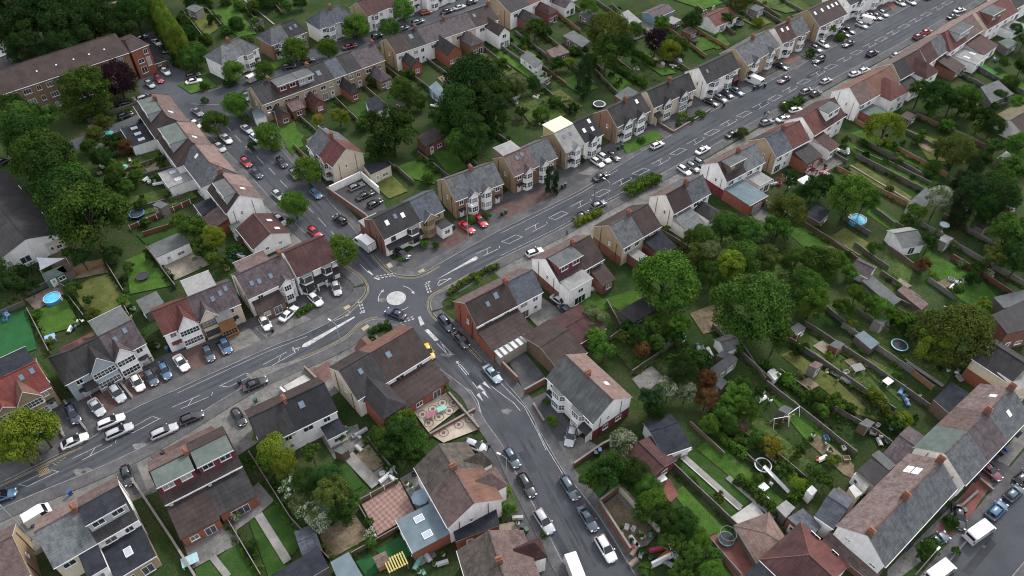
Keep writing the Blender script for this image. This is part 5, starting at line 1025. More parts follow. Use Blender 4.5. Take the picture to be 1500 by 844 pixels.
def van(colour, rear, front, kind='panel van', state='parked', L=5.2, W_=2.0, H=2.25):
    a = P(*rear, .8); b = P(*front, .8); c = (a+b)/2; d = b-a; rz = math.atan2(d.y, d.x)
    root = empty('van', (c.x, c.y, .04), rz); tag(root, where(f'{colour} {kind} {state}', (rear[0]+front[0])/2, (rear[1]+front[1])/2), 'van', 'vans parked by the roads')
    key = (colour, kind, L)
    if key not in VANM:
        paint = glossy('paint_'+colour, CARC[colour], 0.3, 0.6); w = W_/2; q = {}
        b_ = MB()
        if kind == 'box van':
            prof = [(.60, .35), (1.0, .35), (1.0, .95), (.93, 1.15), (.84, 2.0), (.70, 2.1), (.60, 2.1)]
        else:
            prof = [(0, .35), (1.0, .35), (1.0, .95), (.90, 1.2), (.77, H-.12), (.70, H), (.03, H), (0, H-.1)]
        pr = [(-L/2+L*x, z) for x, z in prof]; k = len(pr)
        for s, ins in ((-1, 0), (1, 0)):
            b_.v += [(x, s*w*(1 if z < 1.3 else .9), z) for x, z in pr]
        for i in range(k): j = (i+1) % k; b_.f.append((i, j, k+j, k+i)[::-1]); b_.m.append(0)
        b_.f.append(tuple(range(k))); b_.m.append(0); b_.f.append(tuple(range(k, 2*k))[::-1]); b_.m.append(0)
        q['body'] = b_.mesh('body', [paint])
        if kind == 'box van':
            m = MB(); m.box(-L/2, L*.09, -w*1.04, w*1.04, .75, 2.85, 0); m.box(-L/2, L*.1, -.4, .4, .45, .75, 1)
            for z in (.8, 2.8):
                m.box(-L/2-.02, -L/2+.04, -w*1.05, w*1.05, z-.05, z+.06, 1)
            m.box(-L/2-.02, -L/2+.01, -.03, .03, .8, 2.8, 1); q['cargo_box'] = m.mesh('cargo_box', [paint, TRIM])
        p = pr[3:5]
        m = MB(); (x0, z0), (x1, z1) = p; nx, nz = (z1-z0), -(x1-x0); ln = math.hypot(nx, nz); nx, nz = nx/ln*.02, nz/ln*.02
        m.poly([(x0+(x1-x0)*.1+nx, -w*.86, z0+(z1-z0)*.1+nz), (x0+(x1-x0)*.1+nx, w*.86, z0+(z1-z0)*.1+nz), (x0+(x1-x0)*.9+nx, w*.8, z0+(z1-z0)*.9+nz), (x0+(x1-x0)*.9+nx, -w*.8, z0+(z1-z0)*.9+nz)]); q['windscreen'] = m.mesh('windscreen', [CGLASS])
        for s in (-1, 1):
            m = MB(); f0 = .66 if kind == 'box van' else .62
            c_ = [(-L/2+L*f0, s*(w*.99+.012), 1.2), (-L/2+L*.88, s*(w*.99+.012), 1.2), (-L/2+L*.80, s*(w*.93+.012), 1.85), (-L/2+L*f0, s*(w*.93+.012), 1.85)]
            m.poly(c_ if s < 0 else c_[::-1]); q['side_window%d' % s] = m.mesh('side_window', [CGLASS])
            m = MB(); m.box(L/2-.06, L/2+.02, s*w*.7-.14, s*w*.7+.14, .7, .9); q['headlight%d' % s] = m.mesh('headlight', [HEADL])
            m = MB(); m.box(-L/2-.03, -L/2+.02, s*w*.88-.07, s*w*.88+.07, .9, 1.5); q['tail_light%d' % s] = m.mesh('tail_light', [TAILL])
        if kind != 'box van':
            m = MB(); m.poly([(-L/2-.012, w*.72, 1.35), (-L/2-.012, -w*.72, 1.35), (-L/2-.012, -w*.7, 1.95), (-L/2-.012, w*.7, 1.95)]); q['rear_window'] = m.mesh('rear_window', [CGLASS])
        VANM[key] = q
    for n_, me in VANM[key].items(): put(n_.rstrip('-1'), me, root)
    t, r = wheel_meshes()
    for sx in (-1, 1):
        for sy in (-1, 1): wo = put('wheel', t, root, (sx*L*.32, sy*(W_/2-.1), .315)); put('rim', r, wo)
    return root
# ------------------------------------------------------------------ plants
LEAF = {
 'dark': leafm('dark', (0.010, 0.028, 0.008), (0.046, 0.09, 0.02)), 'mid': leafm('mid', (0.016, 0.043, 0.009), (0.080, 0.143, 0.027)), 'bright': leafm('bright', (0.025, 0.066, 0.010), (0.11, 0.198, 0.03)),
 'lime': leafm('lime', (0.075, 0.115, 0.012), (0.175, 0.225, 0.03)), 'yellow': leafm('yellow', (0.115, 0.125, 0.016), (0.23, 0.21, 0.03)), 'olive': leafm('olive', (0.038, 0.056, 0.012), (0.10, 0.122, 0.03)),
 'citrus': leafm('citrus', (0.062, 0.11, 0.013), (0.15, 0.205, 0.03)), 'copper': leafm('copper', (0.014, 0.009, 0.011), (0.038, 0.02, 0.026)), 'rust': leafm('rust', (0.06, 0.03, 0.015), (0.13, 0.062, 0.028)), 'blossom': leafm('blossom', (0.035, 0.07, 0.015), (0.1, 0.15, 0.04), (0.6, 0.6, 0.52), 0.36),
 'conifer': leafm('conifer', (0.012, 0.028, 0.012), (0.04, 0.068, 0.025)), 'pale': leafm('pale', (0.07, 0.095, 0.035), (0.15, 0.175, 0.075)), 'black': leafm('black', (0.009, 0.023, 0.008), (0.034, 0.062, 0.017)),
}
BARK = groundm('bark', (0.05, 0.04, 0.03), (0.085, 0.07, 0.052), 2.0, 9.0, 1.0, world=False)
import numpy as np
def leaf_mesh(name, clumps, nleaf, size, rnd, shape=None, flat=0.5):
    """clumps: (centre, radius); leaves face outward from their clump and from the crown"""
    g = np.random.default_rng(rnd.randrange(1 << 30)); unit = lambda a: a/np.maximum(np.linalg.norm(a, axis=1, keepdims=True), 1e-6)
    C_ = np.array([tuple(c) for c, r in clumps]); Rr = np.array([r for c, r in clumps]); cnt = np.maximum(6, (nleaf*Rr**2/(Rr**2).sum()).astype(int))
    ix = np.repeat(np.arange(len(clumps)), cnt); n = len(ix); c = C_[ix]
    d = unit(g.normal(size=(n, 3))); d[:, 2] = np.where(d[:, 2] < -.45, d[:, 2]*-.6, d[:, 2])
    p = c+d*Rr[ix, None]*g.uniform(.72, 1.08, (n, 1))
    nr = unit(d*.75+unit(c)*.3+g.normal(0, .55, (n, 3))+np.array([0, 0, .15]))
    u = unit(np.cross(nr, g.normal(size=(n, 3)))); v = np.cross(nr, u); s_ = size*g.uniform(.6, 1.35, (n, 1)); t = s_*g.uniform(.55, .9, (n, 1))
    V = np.stack([p-u*s_, p-v*t, p+u*s_, p+v*t], 1).reshape(-1, 3).astype(np.float32)
    tint = np.clip(g.random(len(clumps))[ix]*.55+g.random(n)*.45, 0, 1); bloom = np.clip(g.random(len(clumps))[ix]*.35+g.random(n)*.65, 0, 1)
    me = bpy.data.meshes.new(name); me.vertices.add(4*n); me.loops.add(4*n); me.polygons.add(n)
    me.vertices.foreach_set('co', V.ravel()); me.loops.foreach_set('vertex_index', np.arange(4*n, dtype=np.int32)); me.polygons.foreach_set('loop_start', np.arange(0, 4*n, 4, dtype=np.int32)); me.polygons.foreach_set('loop_total', np.full(n, 4, dtype=np.int32))
    me.materials.append(LEAF['mid']); me.update(calc_edges=True)
    for nm, dat in (('tint', tint), ('bloom', bloom)):
        a = me.attributes.new(nm, 'FLOAT', 'FACE'); a.data.foreach_set('value', dat.astype(np.float32))
    return me
CROWN = {}
def crown(kind, var, fine):
    k = (kind, var, fine)
    if k in CROWN: return CROWN[k]
    rnd = random.Random(hash((kind, var)) % 99991 if False else sum(map(ord, kind))*31+var*7+(3 if fine else 0))
    cl = []
    if kind == 'round' and var % 2:                                 # built of a few big uneven boughs
        for i in range(9):
            a = i*2.4+rnd.random(); z = rnd.uniform(-.35, .8) if i else .75; rr = math.sqrt(max(.05, 1-z*z))*rnd.uniform(.42, .66); q = Vector((rr*math.cos(a), rr*math.sin(a), z*.68)); br = rnd.uniform(.3, .46)
            for k in range(9 if fine else 4):
                d = Vector((rnd.gauss(0, 1), rnd.gauss(0, 1), rnd.gauss(.25, 1))).normalized(); cl.append((q+d*br*rnd.uniform(.5, .95), br*rnd.uniform(.36, .6)))
    elif kind == 'round':
        n = 84 if fine else 26
        ph = rnd.random()*6; lob = [rnd.uniform(.8, 1.14) for _ in range(7)]
        for i in range(n):
            z = rnd.uniform(-.55, 1.0); a = rnd.random()*2*math.pi; rr = math.sqrt(max(0, 1-z*z*.92))
            k_ = lob[int((a/(2*math.pi)*7)) % 7]*rnd.uniform(.62, .86)
            cl.append((Vector((rr*math.cos(a)*k_, rr*math.sin(a)*k_, z*.76*rnd.uniform(.85, 1.1))), rnd.uniform(.17, .31) if fine else rnd.uniform(.28, .42)))
    elif kind == 'cone':
        n = 50 if fine else 24
        for i in range(n):
            z = rnd.random()**1.3; a = rnd.random()*2*math.pi; rr = (1-z)*.85+.06
            cl.append((Vector((rr*.8*math.cos(a), rr*.8*math.sin(a), z*2-1)), .14+.2*(1-z)))
    elif kind == 'column':
        n = 44 if fine else 24
        for i in range(n):
            z = rnd.uniform(-1, 1); a = rnd.random()*2*math.pi; rr = .72*(1-max(0, z)**3*.75)
            cl.append((Vector((rr*math.cos(a), rr*math.sin(a), z)), rnd.uniform(.25, .36)))
    elif kind == 'weep':
        for i in range(60):
            a = rnd.random()*2*math.pi; rr = math.sqrt(rnd.random())*.9; z = .75*(1-rr*rr)-rnd.random()*.75*rr
            cl.append((Vector((rr*math.cos(a), rr*math.sin(a), z)), rnd.uniform(.16, .26)))
    else:                                                           # loose, twiggy
        for i in range(30):
            d = Vector((rnd.gauss(0, 1), rnd.gauss(0, 1), rnd.gauss(0, .8)+.3)).normalized(); cl.append((d*rnd.uniform(.35, .95), rnd.uniform(.14, .3)))
    CROWN[k] = leaf_mesh('crown', cl, 14000 if fine else 3600, .030 if fine else .064, rnd)
    return CROWN[k]
def trunk_mesh(var):
    k = ('trunk', var)
    if k not in CROWN:
        rnd = random.Random(var+50); b = MB()
        b.tube((0, 0, 0), (.02, .01, .5), .075, .055, 8); b.tube((.02, .01, .48), (.0, .03, .95), .055, .018, 7)
        for i in range(6):
            a = i*1.05+rnd.random()*.5; z = .36+.07*i; d = Vector((math.cos(a), math.sin(a), .85+rnd.random()*.3)).normalized()
            b.tube((.01, .01, z), Vector((.01, .01, z))+d*.42, .03, .008, 6)
        CROWN[k] = b.mesh('trunk', [BARK], True)
    return CROWN[k]
TREEW = {'citrus': 'bright yellow-green', 'dark': 'dark green', 'mid': 'green', 'bright': 'bright green', 'lime': 'lime green', 'yellow': 'yellow', 'olive': 'olive green', 'copper': 'copper purple', 'rust': 'rust red', 'blossom': 'white blossomed', 'conifer': 'blackish green', 'pale': 'pale grey-green', 'black': 'very dark green'}
_tn = [0]
def tree(x, y, r, col='mid', h=None, kind='round', label=None, squash=1.0, word=None, top=None, var=None):
    """x, y: middle of the crown on the photo-map; r: crown radius there (map units); h: total height in metres"""
    h0 = h
    rm = r*depth(x, y, 4)/FOC
    if h is None: h = {'round': rm*2.15+(1.8 if rm > 2.2 else .1), 'cone': rm*4, 'column': rm*4.5, 'weep': rm*2.0+1, 'loose': rm*2.1}[kind]
    zc = h-rm*.85*squash if kind in ('round', 'loose') else (h*.52 if kind in ('cone', 'column') else h-rm*.8)
    if kind in ('round', 'loose') and rm < 1.6: zc = max(rm*.55, zc)
    p = P(x, y, zc); _tn[0] += 1; v = _tn[0] % 4 if var is None else var; fine = rm > 1.8
    small = rm < 1.7
    nm = 'shrub' if small and kind in ('round', 'loose') else 'tree'
    nm = {'cone': 'conifer', 'column': 'columnar_conifer', 'weep': 'weeping_tree'}.get(kind, nm)
    root = empty(nm, (p.x, p.y, 0), R.random()*6.28)
    w = word or {'round': 'rounded', 'cone': 'pointed', 'column': 'tall narrow', 'weep': 'drooping', 'loose': 'loose'}[kind]
    sz = 'large ' if rm > 4.5 else ('tiny ' if rm < .75 else '')
    lab = label or where(f"{sz}{TREEW[col]} {w} {'bush' if small else 'tree'}", x, y)
    tag(root, lab, 'shrub' if nm == 'shrub' else 'tree', ('shrubs in the gardens' if nm == 'shrub' else 'trees in the gardens and streets'))
    c = put('crown', crown(kind, v, fine), root, (0, 0, zc))
    rz = rm*squash if kind in ('round', 'loose', 'weep') else (h*.46)
    c.scale = (rm*R.uniform(1.0, 1.14), rm*R.uniform(1.0, 1.14), rz*1.05)
    c.material_slots[0].link = 'OBJECT'; c.material_slots[0].material = LEAF[col]
    t = put('trunk', trunk_mesh(v), root); tk = (rm*.8 if rm > 1.7 else rm*.5); t.scale = (tk, tk, zc+rm*.35*squash if kind != 'column' else h*.8)
    return root
def hedge(pts, w, h, col='mid', label=None):
    q = smooth_line(G(pts), 3); wk = walk(q); L = wk[-1][0]; c = at(wk, L/2)[0]; rnd = random.Random(int(pts[0][0]*7+pts[0][1]))
    root = empty('hedge', (c.x, c.y, 0)); x = sum(p[0] for p in pts)/len(pts); y = sum(p[1] for p in pts)/len(pts)
    tag(root, label or where(f'clipped {TREEW[col]} hedge', x, y), 'hedge', 'clipped hedges')
    cl = []; s = 0
    while s < L:
        p, d, n = at(wk, s)
        for k in range(max(2, int(w/0.55))):
            for z in (h*.35, h*.75):
                cl.append((p-c+n*rnd.uniform(-.5, .5)*(w-.5)+Vector((0, 0, z+rnd.uniform(-.12, .12))), rnd.uniform(.38, .55)))
        s += .55
    me = leaf_mesh('foliage', cl, int(420*L*max(1, w*.7)), .13, rnd); me.materials.clear(); me.materials.append(LEAF[col])
    put('foliage', me, root)
    m = MB(); s = .3
    while s < L: p, d, n = at(wk, s); p = p-c; m.tube((p.x, p.y, 0), (p.x+.05, p.y, h*.7), .05, .03, 5); s += 1.2
    m.build('stems', [BARK], root)
def undergrowth(poly_, n, size, hgt, col, name='ground_cover', bare=False):
    """weeds and ground plants nobody could count: one object"""
    pts = [P(*p) for p in poly_]; rnd = random.Random(int(poly_[0][0]*3+n)); x0, x1 = min(p.x for p in pts), max(p.x for p in pts); y0, y1 = min(p.y for p in pts), max(p.y for p in pts)
    def inside(x, y):
        r = False; j = len(pts)-1
        for i in range(len(pts)):
            a, b = pts[i], pts[j]
            if (a.y > y) != (b.y > y) and x < (b.x-a.x)*(y-a.y)/(b.y-a.y)+a.x: r = not r
            j = i
        return r
    cl = []; c = Vector(((x0+x1)/2, (y0+y1)/2, 0)); k = 0
    while len(cl) < n and k < n*20:
        k += 1; x, y = rnd.uniform(x0, x1), rnd.uniform(y0, y1)
        if inside(x, y): r = size*rnd.uniform(.5, 1.3); cl.append((Vector((x, y, 0))-c+Vector((0, 0, hgt*rnd.uniform(.1, .7))), r))
    me = leaf_mesh(name, cl, n*26, .12, rnd); me.materials.clear(); me.materials.append(LEAF[col]); o = put(name, me, None, c); o['kind'] = 'stuff'
    tag(o, where(f'low {TREEW[col]} weeds and ground plants', sum(p[0] for p in poly_)/len(poly_), sum(p[1] for p in poly_)/len(poly_)), 'ground cover'); return o
# ------------------------------------------------------------------ fences and walls
FW = {'grey': ('greytimber', 'weathered grey timber fence'), 'brown': ('timber', 'dark brown timber fence'), 'red': ('redtimber', 'red-brown timber fence'), 'orange': ('orangetimber2', 'orange-brown timber fence'),
      'conc': ('concrete', 'pale concrete panel fence'), 'brick': ('brick', 'red brick garden wall'), 'white': ('white', 'white rendered garden wall'), 'pale': ('cream', 'pale block garden wall')}
def fence(kind, pts, h=1.6, posts=None, cap=True, label=None):
    g = G(pts); wm, words = FW[kind]; wall_ = kind in ('brick', 'white', 'pale')
    c = sum(g, Vector())/len(g); root = empty('garden_wall' if wall_ else 'fence', (c.x, c.y, 0))
    x = sum(p[0] for p in pts)/len(pts); y = sum(p[1] for p in pts)/len(pts)
    tag(root, label or where(words, x, y), 'wall' if wall_ else 'fence', 'garden walls' if wall_ else 'garden fences')
    q = [p-c for p in g]
    b = MB(); th = .24 if wall_ else .06; rnd = random.Random(int(x*5+y))
    for a, e in zip(q, q[1:]):
        L = (e-a).length; n = 1 if wall_ else max(1, int(L/1.85)); d = (e-a)/n
        for i in range(n):
            s, t = a+d*i, a+d*(i+1); hh = h+(0 if wall_ else rnd.uniform(-.07, .07))
            b.obox(s, t, th, 0, hh)
            if not wall_:
                k = max(2, int(d.length/.3)); nn = Vector((-d.y, d.x)).normalized()
                for j in range(k): u = s+d*((j+.5)/k); b.obox(u-d.normalized()*.055, u+d.normalized()*.055, th+.05, .05, hh-.04)
                b.obox(s, t, th+.07, hh-.02, hh+.04, 1)
    b.build('masonry' if wall_ else 'panels', [W[wm], W['concrete']], root)
    if wall_ and cap:
        m = MB()
        for a, e in zip(q, q[1:]): m.obox(a, e, .34, h+.001, h+.07)
        m.build('coping', [W['concrete'] if kind != 'white' else W['white']], root)
    if posts:
        pm = MB(); pm.box(-.06, .06, -.06, .06, 0, h+.12); me = pm.mesh('post', [W[posts]])
        for a, e in zip(q, q[1:]):
            n = max(1, int((e-a).length/1.85))
            for i in range(n+1): p = a+(e-a)*(i/n); put('post', me, root, (p.x, p.y, 0), math.atan2((e-a).y, (e-a).x))
    return root
# ------------------------------------------------------------------ garden and street things
def ring(b, r, z0, z1, t, n=24, mi=0):
    for i in range(n):
        a0, a1 = 2*math.pi*i/n, 2*math.pi*(i+1)/n
        p = lambda a, q: (q*math.cos(a), q*math.sin(a))
        o0, o1, i0, i1 = p(a0, r), p(a1, r), p(a0, r-t), p(a1, r-t)
        b.poly([(*o0, z0), (*o1, z0), (*o1, z1), (*o0, z1)], mi); b.poly([(*i1, z0), (*i0, z0), (*i0, z1), (*i1, z1)], mi); b.poly([(*o0, z1), (*o1, z1), (*i1, z1), (*i0, z1)], mi)
def disc(b, r, z, n=24, mi=0): b.poly([(r*math.cos(2*math.pi*i/n), r*math.sin(2*math.pi*i/n), z) for i in range(n)], mi)
def pool(x, y, r, label):
    c = P(x, y, .9); root = empty('paddling_pool', (c.x, c.y, 0)); tag(root, label, 'pool', 'round garden pools'); rm = r*depth(x, y)/FOC
    b = MB(); ring(b, rm, 0, .95, .12); b.build('rim', [plain('pool_liner', (0.05, 0.28, 0.55), .4)], root)
    b = MB(); disc(b, rm-.1, .86); b.build('water', [plain('pool_water', (0.06, 0.42, 0.62), .05, var=.2, scale=.9)], root)
    b = MB(); ring(b, rm+.03, .9, 1.0, .07); b.build('top_rail', [FRAME], root)
    b = MB()
    for s in (-.22, .22): b.tube((rm+.35, s, 0), (rm-.02, s, 1.35), .03, .03, 6); b.tube((rm-.35, s, .2), (rm-.02, s, 1.35), .03, .03, 6)
    for z in (.35, .7, 1.05): b.box(rm+.35-z*.27-.06, rm+.35-z*.27+.06, -.22, .22, z-.02, z+.02)
    b.build('ladder', [FRAME], root); LANDMARKS.append((x, y, label.split(' on ')[0].split(' beside')[0].replace('round', 'the round', 1)))
def trampoline(x, y, r, rimc, label, net=True):
    c = P(x, y, .8); root = empty('trampoline', (c.x, c.y, 0)); tag(root, label, 'trampoline', 'garden trampolines'); rm = r*depth(x, y)/FOC
    b = MB(); ring(b, rm, .72, .8, rm*.13); b.build('pad', [plain('tramp_pad_'+rimc, {'white': (.6, .6, .6), 'cyan': (.2, .45, .5), 'green': (.02, .12, .08), 'blue': (.05, .2, .45), 'black': (.03, .03, .03)}[rimc], .6)], root)
    b = MB(); disc(b, rm*.88, .76); b.build('mat', [plain('tramp_mat', (.02, .022, .028), .8)], root)
    pm = MB(); pm.tube((0, 0, 0), (0, 0, 2.5 if net else .74), .035, .035, 6); me = pm.mesh('post', [plain('tramp_steel', (.12, .12, .13), .4)])
    for i in range(6): a = i*math.pi/3; put('post', me, root, (rm*.98*math.cos(a), rm*.98*math.sin(a), 0))
    if net:
        b = MB(); ring(b, rm*.99, 2.42, 2.47, .04); b.build('net_ring', [plain('tramp_steel', (.12, .12, .13), .4)], root)
def parasol(x, y, r, col, label, n=8, h=2.4):
    c = P(x, y, h); root = empty('parasol', (c.x, c.y, 0)); tag(root, label, 'parasol', 'garden parasols'); rm = r*depth(x, y)/FOC
    b = MB(); p = [(rm*math.cos(2*math.pi*i/n), rm*math.sin(2*math.pi*i/n)) for i in range(n)]
    for i in range(n): j = (i+1) % n; b.poly([(*p[i], h-.35), (*p[j], h-.35), (0, 0, h+.2)]); b.poly([(*p[j], h-.35), (*p[i], h-.35), (*p[i], h-.5), (*p[j], h-.5)])
    b.build('canopy', [plain('canopy_'+'%d' % int(col[0]*99+col[1]*990), col, .8)], root); b = MB(); b.tube((0, 0, 0), (0, 0, h+.3), .03, .03, 6); b.box(-.3, .3, -.3, .3, 0, .08); b.build('pole', [FRAME], root)
LAMPM = glossy('lamp_column_grey', (0.3, 0.31, 0.31), 0.45, 0.1)
def lamp(x, y, h, dx=1.2, dy=0.6, label=None, wood=False):
    c = P(x, y); root = empty('telegraph_pole' if wood else 'street_lamp', (c.x, c.y, 0)); tag(root, label, 'pole' if wood else 'street lamp', 'street lamps and poles along the roads')
    b = MB(); b.tube((0, 0, 0), (0, 0, 1.2), .11, .1, 8); b.tube((0, 0, 1.2), (0, 0, h), .085, .06, 8); b.build('column', [BARK if wood else LAMPM], root)
    if wood:
        b = MB(); b.box(-.5, .5, -.05, .05, h-.5, h-.4); b.build('crossarm', [BARK], root); return
    b = MB(); b.tube((0, 0, h-.05), (dx*.5, dy*.5, h+.25), .045, .04, 6); b.tube((dx*.5, dy*.5, h+.25), (dx, dy, h+.3), .04, .04, 6); b.build('arm', [LAMPM], root)
    d = Vector((dx, dy, 0)).normalized(); b = MB(); b.obox((dx, dy), (dx+d.x*.7, dy+d.y*.7), .28, h+.24, h+.36); b.build('lantern', [plain('lantern_white', (.55, .55, .55), .4)], root)
BINM = {}
def wheelie_bin(x, y, col, rz=0):
    c = P(x, y); root = empty('wheelie_bin', (c.x, c.y, .11), rz)
    tag(root, where(f'{col} wheelie bin', x, y), 'wheelie bin', 'wheelie bins by the houses')
    if col not in BINM:
        b = MB(); k = 0
        b.v += [(-.2, -.24, .06), (.2, -.24, .06), (.2, .24, .06), (-.2, .24, .06), (-.27, -.32, .98), (.27, -.32, .98), (.27, .34, .98), (-.27, .34, .98)]
        for f in ((0, 3, 2, 1), (4, 5, 6, 7), (0, 1, 5, 4), (1, 2, 6, 5), (2, 3, 7, 6), (3, 0, 4, 7)): b.f.append(f); b.m.append(0)
        m_ = plain('bin_'+col, {'black': (.02, .02, .022), 'green': (.02, .08, .04), 'blue': (.03, .08, .2), 'brown': (.09, .05, .03)}[col], .5)
        l = MB(); l.box(-.29, .29, -.34, .36, .985, 1.05); l.box(-.25, .25, .36, .42, .98, 1.03); w = MB(); w.tube((-.27, .24, .1), (-.2, .24, .1), .1, .1, 10); w.tube((.2, .24, .1), (.27, .24, .1), .1, .1, 10)
        BINM[col] = (b.mesh('tub', [m_]), l.mesh('lid', [m_]), w.mesh('wheels', [TYRE]))
    for n_, me in zip(('tub', 'lid', 'wheels'), BINM[col]): put(n_, me, root)
def person(x, y, rz, top, legs, label):
    c = P(x, y); root = empty('person', (c.x, c.y, .11), rz); tag(root, label, 'person')
    J = {'pel': (0, 0, .95, .125), 'sp': (0, .02, 1.2, .13), 'ch': (0, .01, 1.38, .15), 'nk': (0, .0, 1.5, .06), 'hd': (0, -.02, 1.62, .095), 'ht': (0, -.01, 1.73, .075),
         'sl': (-.19, 0, 1.42, .065), 'el': (-.25, .04, 1.13, .05), 'wl': (-.24, -.08, .88, .038), 'hl': (-.23, -.11, .79, .04), 'sr': (.19, 0, 1.42, .065), 'er': (.25, .0, 1.13, .05), 'wr': (.24, -.12, .9, .038), 'hr': (.23, -.16, .82, .04),
         'tl': (-.1, 0, .9, .1), 'kl': (-.1, -.1, .5, .065), 'al': (-.1, -.02, .09, .045), 'fl': (-.1, -.16, .04, .04), 'tr': (.1, 0, .9, .1), 'kr': (.1, .02, .5, .065), 'ar': (.1, .2, .1, .045), 'fr': (.1, .08, .04, .04)}
    E_ = [('pel', 'sp'), ('sp', 'ch'), ('ch', 'nk'), ('nk', 'hd'), ('hd', 'ht'), ('ch', 'sl'), ('sl', 'el'), ('el', 'wl'), ('wl', 'hl'), ('ch', 'sr'), ('sr', 'er'), ('er', 'wr'), ('wr', 'hr'), ('pel', 'tl'), ('tl', 'kl'), ('kl', 'al'), ('al', 'fl'), ('pel', 'tr'), ('tr', 'kr'), ('kr', 'ar'), ('ar', 'fr')]
    ks = list(J); me = bpy.data.meshes.new('body'); me.from_pydata([J[k][:3] for k in ks], [(ks.index(a), ks.index(b)) for a, b in E_], [])
    o = link(bpy.data.objects.new('tmp', me)); md = o.modifiers.new('k', 'SKIN'); sv = me.skin_vertices[0].data
    for i, k in enumerate(ks): sv[i].radius = (J[k][3], J[k][3]*.85); sv[i].use_root = (i == 0)
    s2 = o.modifiers.new('s', 'SUBSURF'); s2.levels = 1; s2.render_levels = 1
    dg = bpy.context.evaluated_depsgraph_get(); dg.update(); r = bpy.data.meshes.new_from_object(o.evaluated_get(dg)); bpy.data.objects.remove(o)
    for m_ in (plain('cloth_'+top, {'white': (.55, .55, .55), 'black': (.02, .02, .022), 'navy': (.03, .04, .08)}[top], .9), plain('cloth_'+legs, {'black': (.02, .02, .022), 'navy': (.03, .04, .08), 'white': (.55, .55, .55)}[legs], .9), plain('skin', (.42, .25, .18), .6)): r.materials.append(m_)
    for p in r.polygons:
        z = p.center.z; p.material_index = 2 if z > 1.53 or (abs(p.center.x) > .2 and z < .86) else (0 if z > .96 else 1); p.use_smooth = True
    put('body', r, root)
    b = MB(); 
    for i in range(5):
        t0, t1 = i*.33, (i+1)*.33
        for j in range(10):
            a0, a1 = j*.628, (j+1)*.628; f = lambda t, a: (.1*math.cos(t)*math.cos(a), .105*math.cos(t)*math.sin(a)+.012, 1.66+.1*math.sin(t))
            b.poly([f(t0, a0), f(t0, a1), f(t1, a1), f(t1, a0)])
    b.build('hair', [plain('hair_dark', (.02, .015, .012), .7)], root, True)
# ------------------------------------------------------------------ forecourts
area('tar', [(-60, 640), (0, 640), (100, 585), (240, 520), (370, 465), (440, 430), (490, 398), (504, 400), (520, 415), (510, 440), (450, 476), (398, 497), (344, 519), (256, 559), (187, 590), (130, 630), (88, 652), (0, 694), (-60, 722)])
area('tar', [(572, 384), (630, 350), (680, 320), (760, 270), (815, 245), (860, 230), (900, 205), (950, 185), (1010, 145), (1060, 122), (1130, 85), (1180, 60), (1240, 25), (1320, -15), (1400, -60), (1500, -120), (1500, -98), (1360, -18), (1251, 42), (1180, 80), (1133, 105), (1066, 140), (990, 185), (944, 210), (905, 235), (853, 268), (800, 294), (733, 328), (655, 370), (612, 392), (588, 394)])
area('conc', [(720, 396), (813, 352), (885, 312), (917, 296), (990, 256), (1040, 230), (1080, 207), (1112, 188), (1166, 158), (1234, 120), (1277, 98), (1330, 68), (1400, 28), (1500, -28), (1530, 0), (1400, 60), (1300, 120), (1200, 180), (1100, 240), (1020, 290), (930, 340), (850, 385), (760, 430)])
area('conc', [(-60, 795), (64, 735), (133, 706), (221, 664), (367, 576), (447, 540), (495, 518), (516, 502), (530, 490), (545, 482), (560, 500), (520, 560), (420, 620), (330, 680), (180, 740), (100, 790), (-40, 860)])
area('conc', [(300, 205), (345, 240), (380, 275), (405, 310), (440, 348), (478, 386), (455, 395), (410, 370), (385, 320), (345, 265), (305, 225), (275, 190)])
area('tar', [(800, 650), (770, 610), (735, 570), (744, 565), (790, 590), (830, 640), (850, 720), (838, 706)])
area('tar', [(700, 645), (728, 655), (760, 715), (800, 800), (840, 870), (800, 870), (740, 760), (715, 700)])
area('conc', [(1300, 860), (1340, 830), (1400, 780), (1430, 740), (1500, 655), (1500, 625), (1420, 715), (1300, 835)])
for k, p in [('blockdark', [(112, 583), (166, 556), (187, 588), (154, 606)]), ('blockdark', [(178, 553), (228, 538), (240, 566), (195, 583)]), ('blockdark', [(250, 520), (304, 500), (326, 523), (267, 551)]), ('conc', [(325, 502), (365, 481), (384, 500), (336, 521)]),
             ('conc', [(372, 480), (430, 455), (456, 468), (392, 497)]), ('tar', [(430, 455), (498, 412), (511, 436), (456, 468)]), ('tar', [(70, 604), (104, 588), (128, 626), (92, 646)]),
             ('blockdark', [(634, 345), (668, 323), (700, 343), (656, 366)]), ('blockdark', [(718, 308), (796, 276), (820, 287), (752, 324)]), ('block', [(1144, 90), (1163, 78), (1184, 90), (1166, 103)]), ('block', [(1296, 6), (1312, 0), (1330, 8), (1312, 18)]), ('conc', [(846, 255), (886, 234), (914, 236), (872, 258)]),
             ('conc', [(360, 550), (382, 540), (440, 526), (452, 538), (400, 580)]), ('block', [(452, 545), (480, 530), (494, 545), (470, 565)]), ('concpale', [(415, 566), (446, 549), (462, 562), (430, 582)]), ('blockdark', [(220, 668), (310, 624), (326, 640), (240, 690)]), ('tar', [(180, 690), (200, 680), (215, 718), (196, 726)]),
             ('conc', [(816, 648), (850, 640), (880, 655), (836, 682)]), ('tar', [(772, 588), (800, 574), (840, 628), (816, 640)]), ('redpave', [(1386, 790), (1420, 760), (1446, 716), (1460, 690), (1440, 686), (1400, 740), (1360, 790)]), ('tar', [(1430, 690), (1456, 672), (1490, 690), (1462, 716)])]:
    area(k, p)
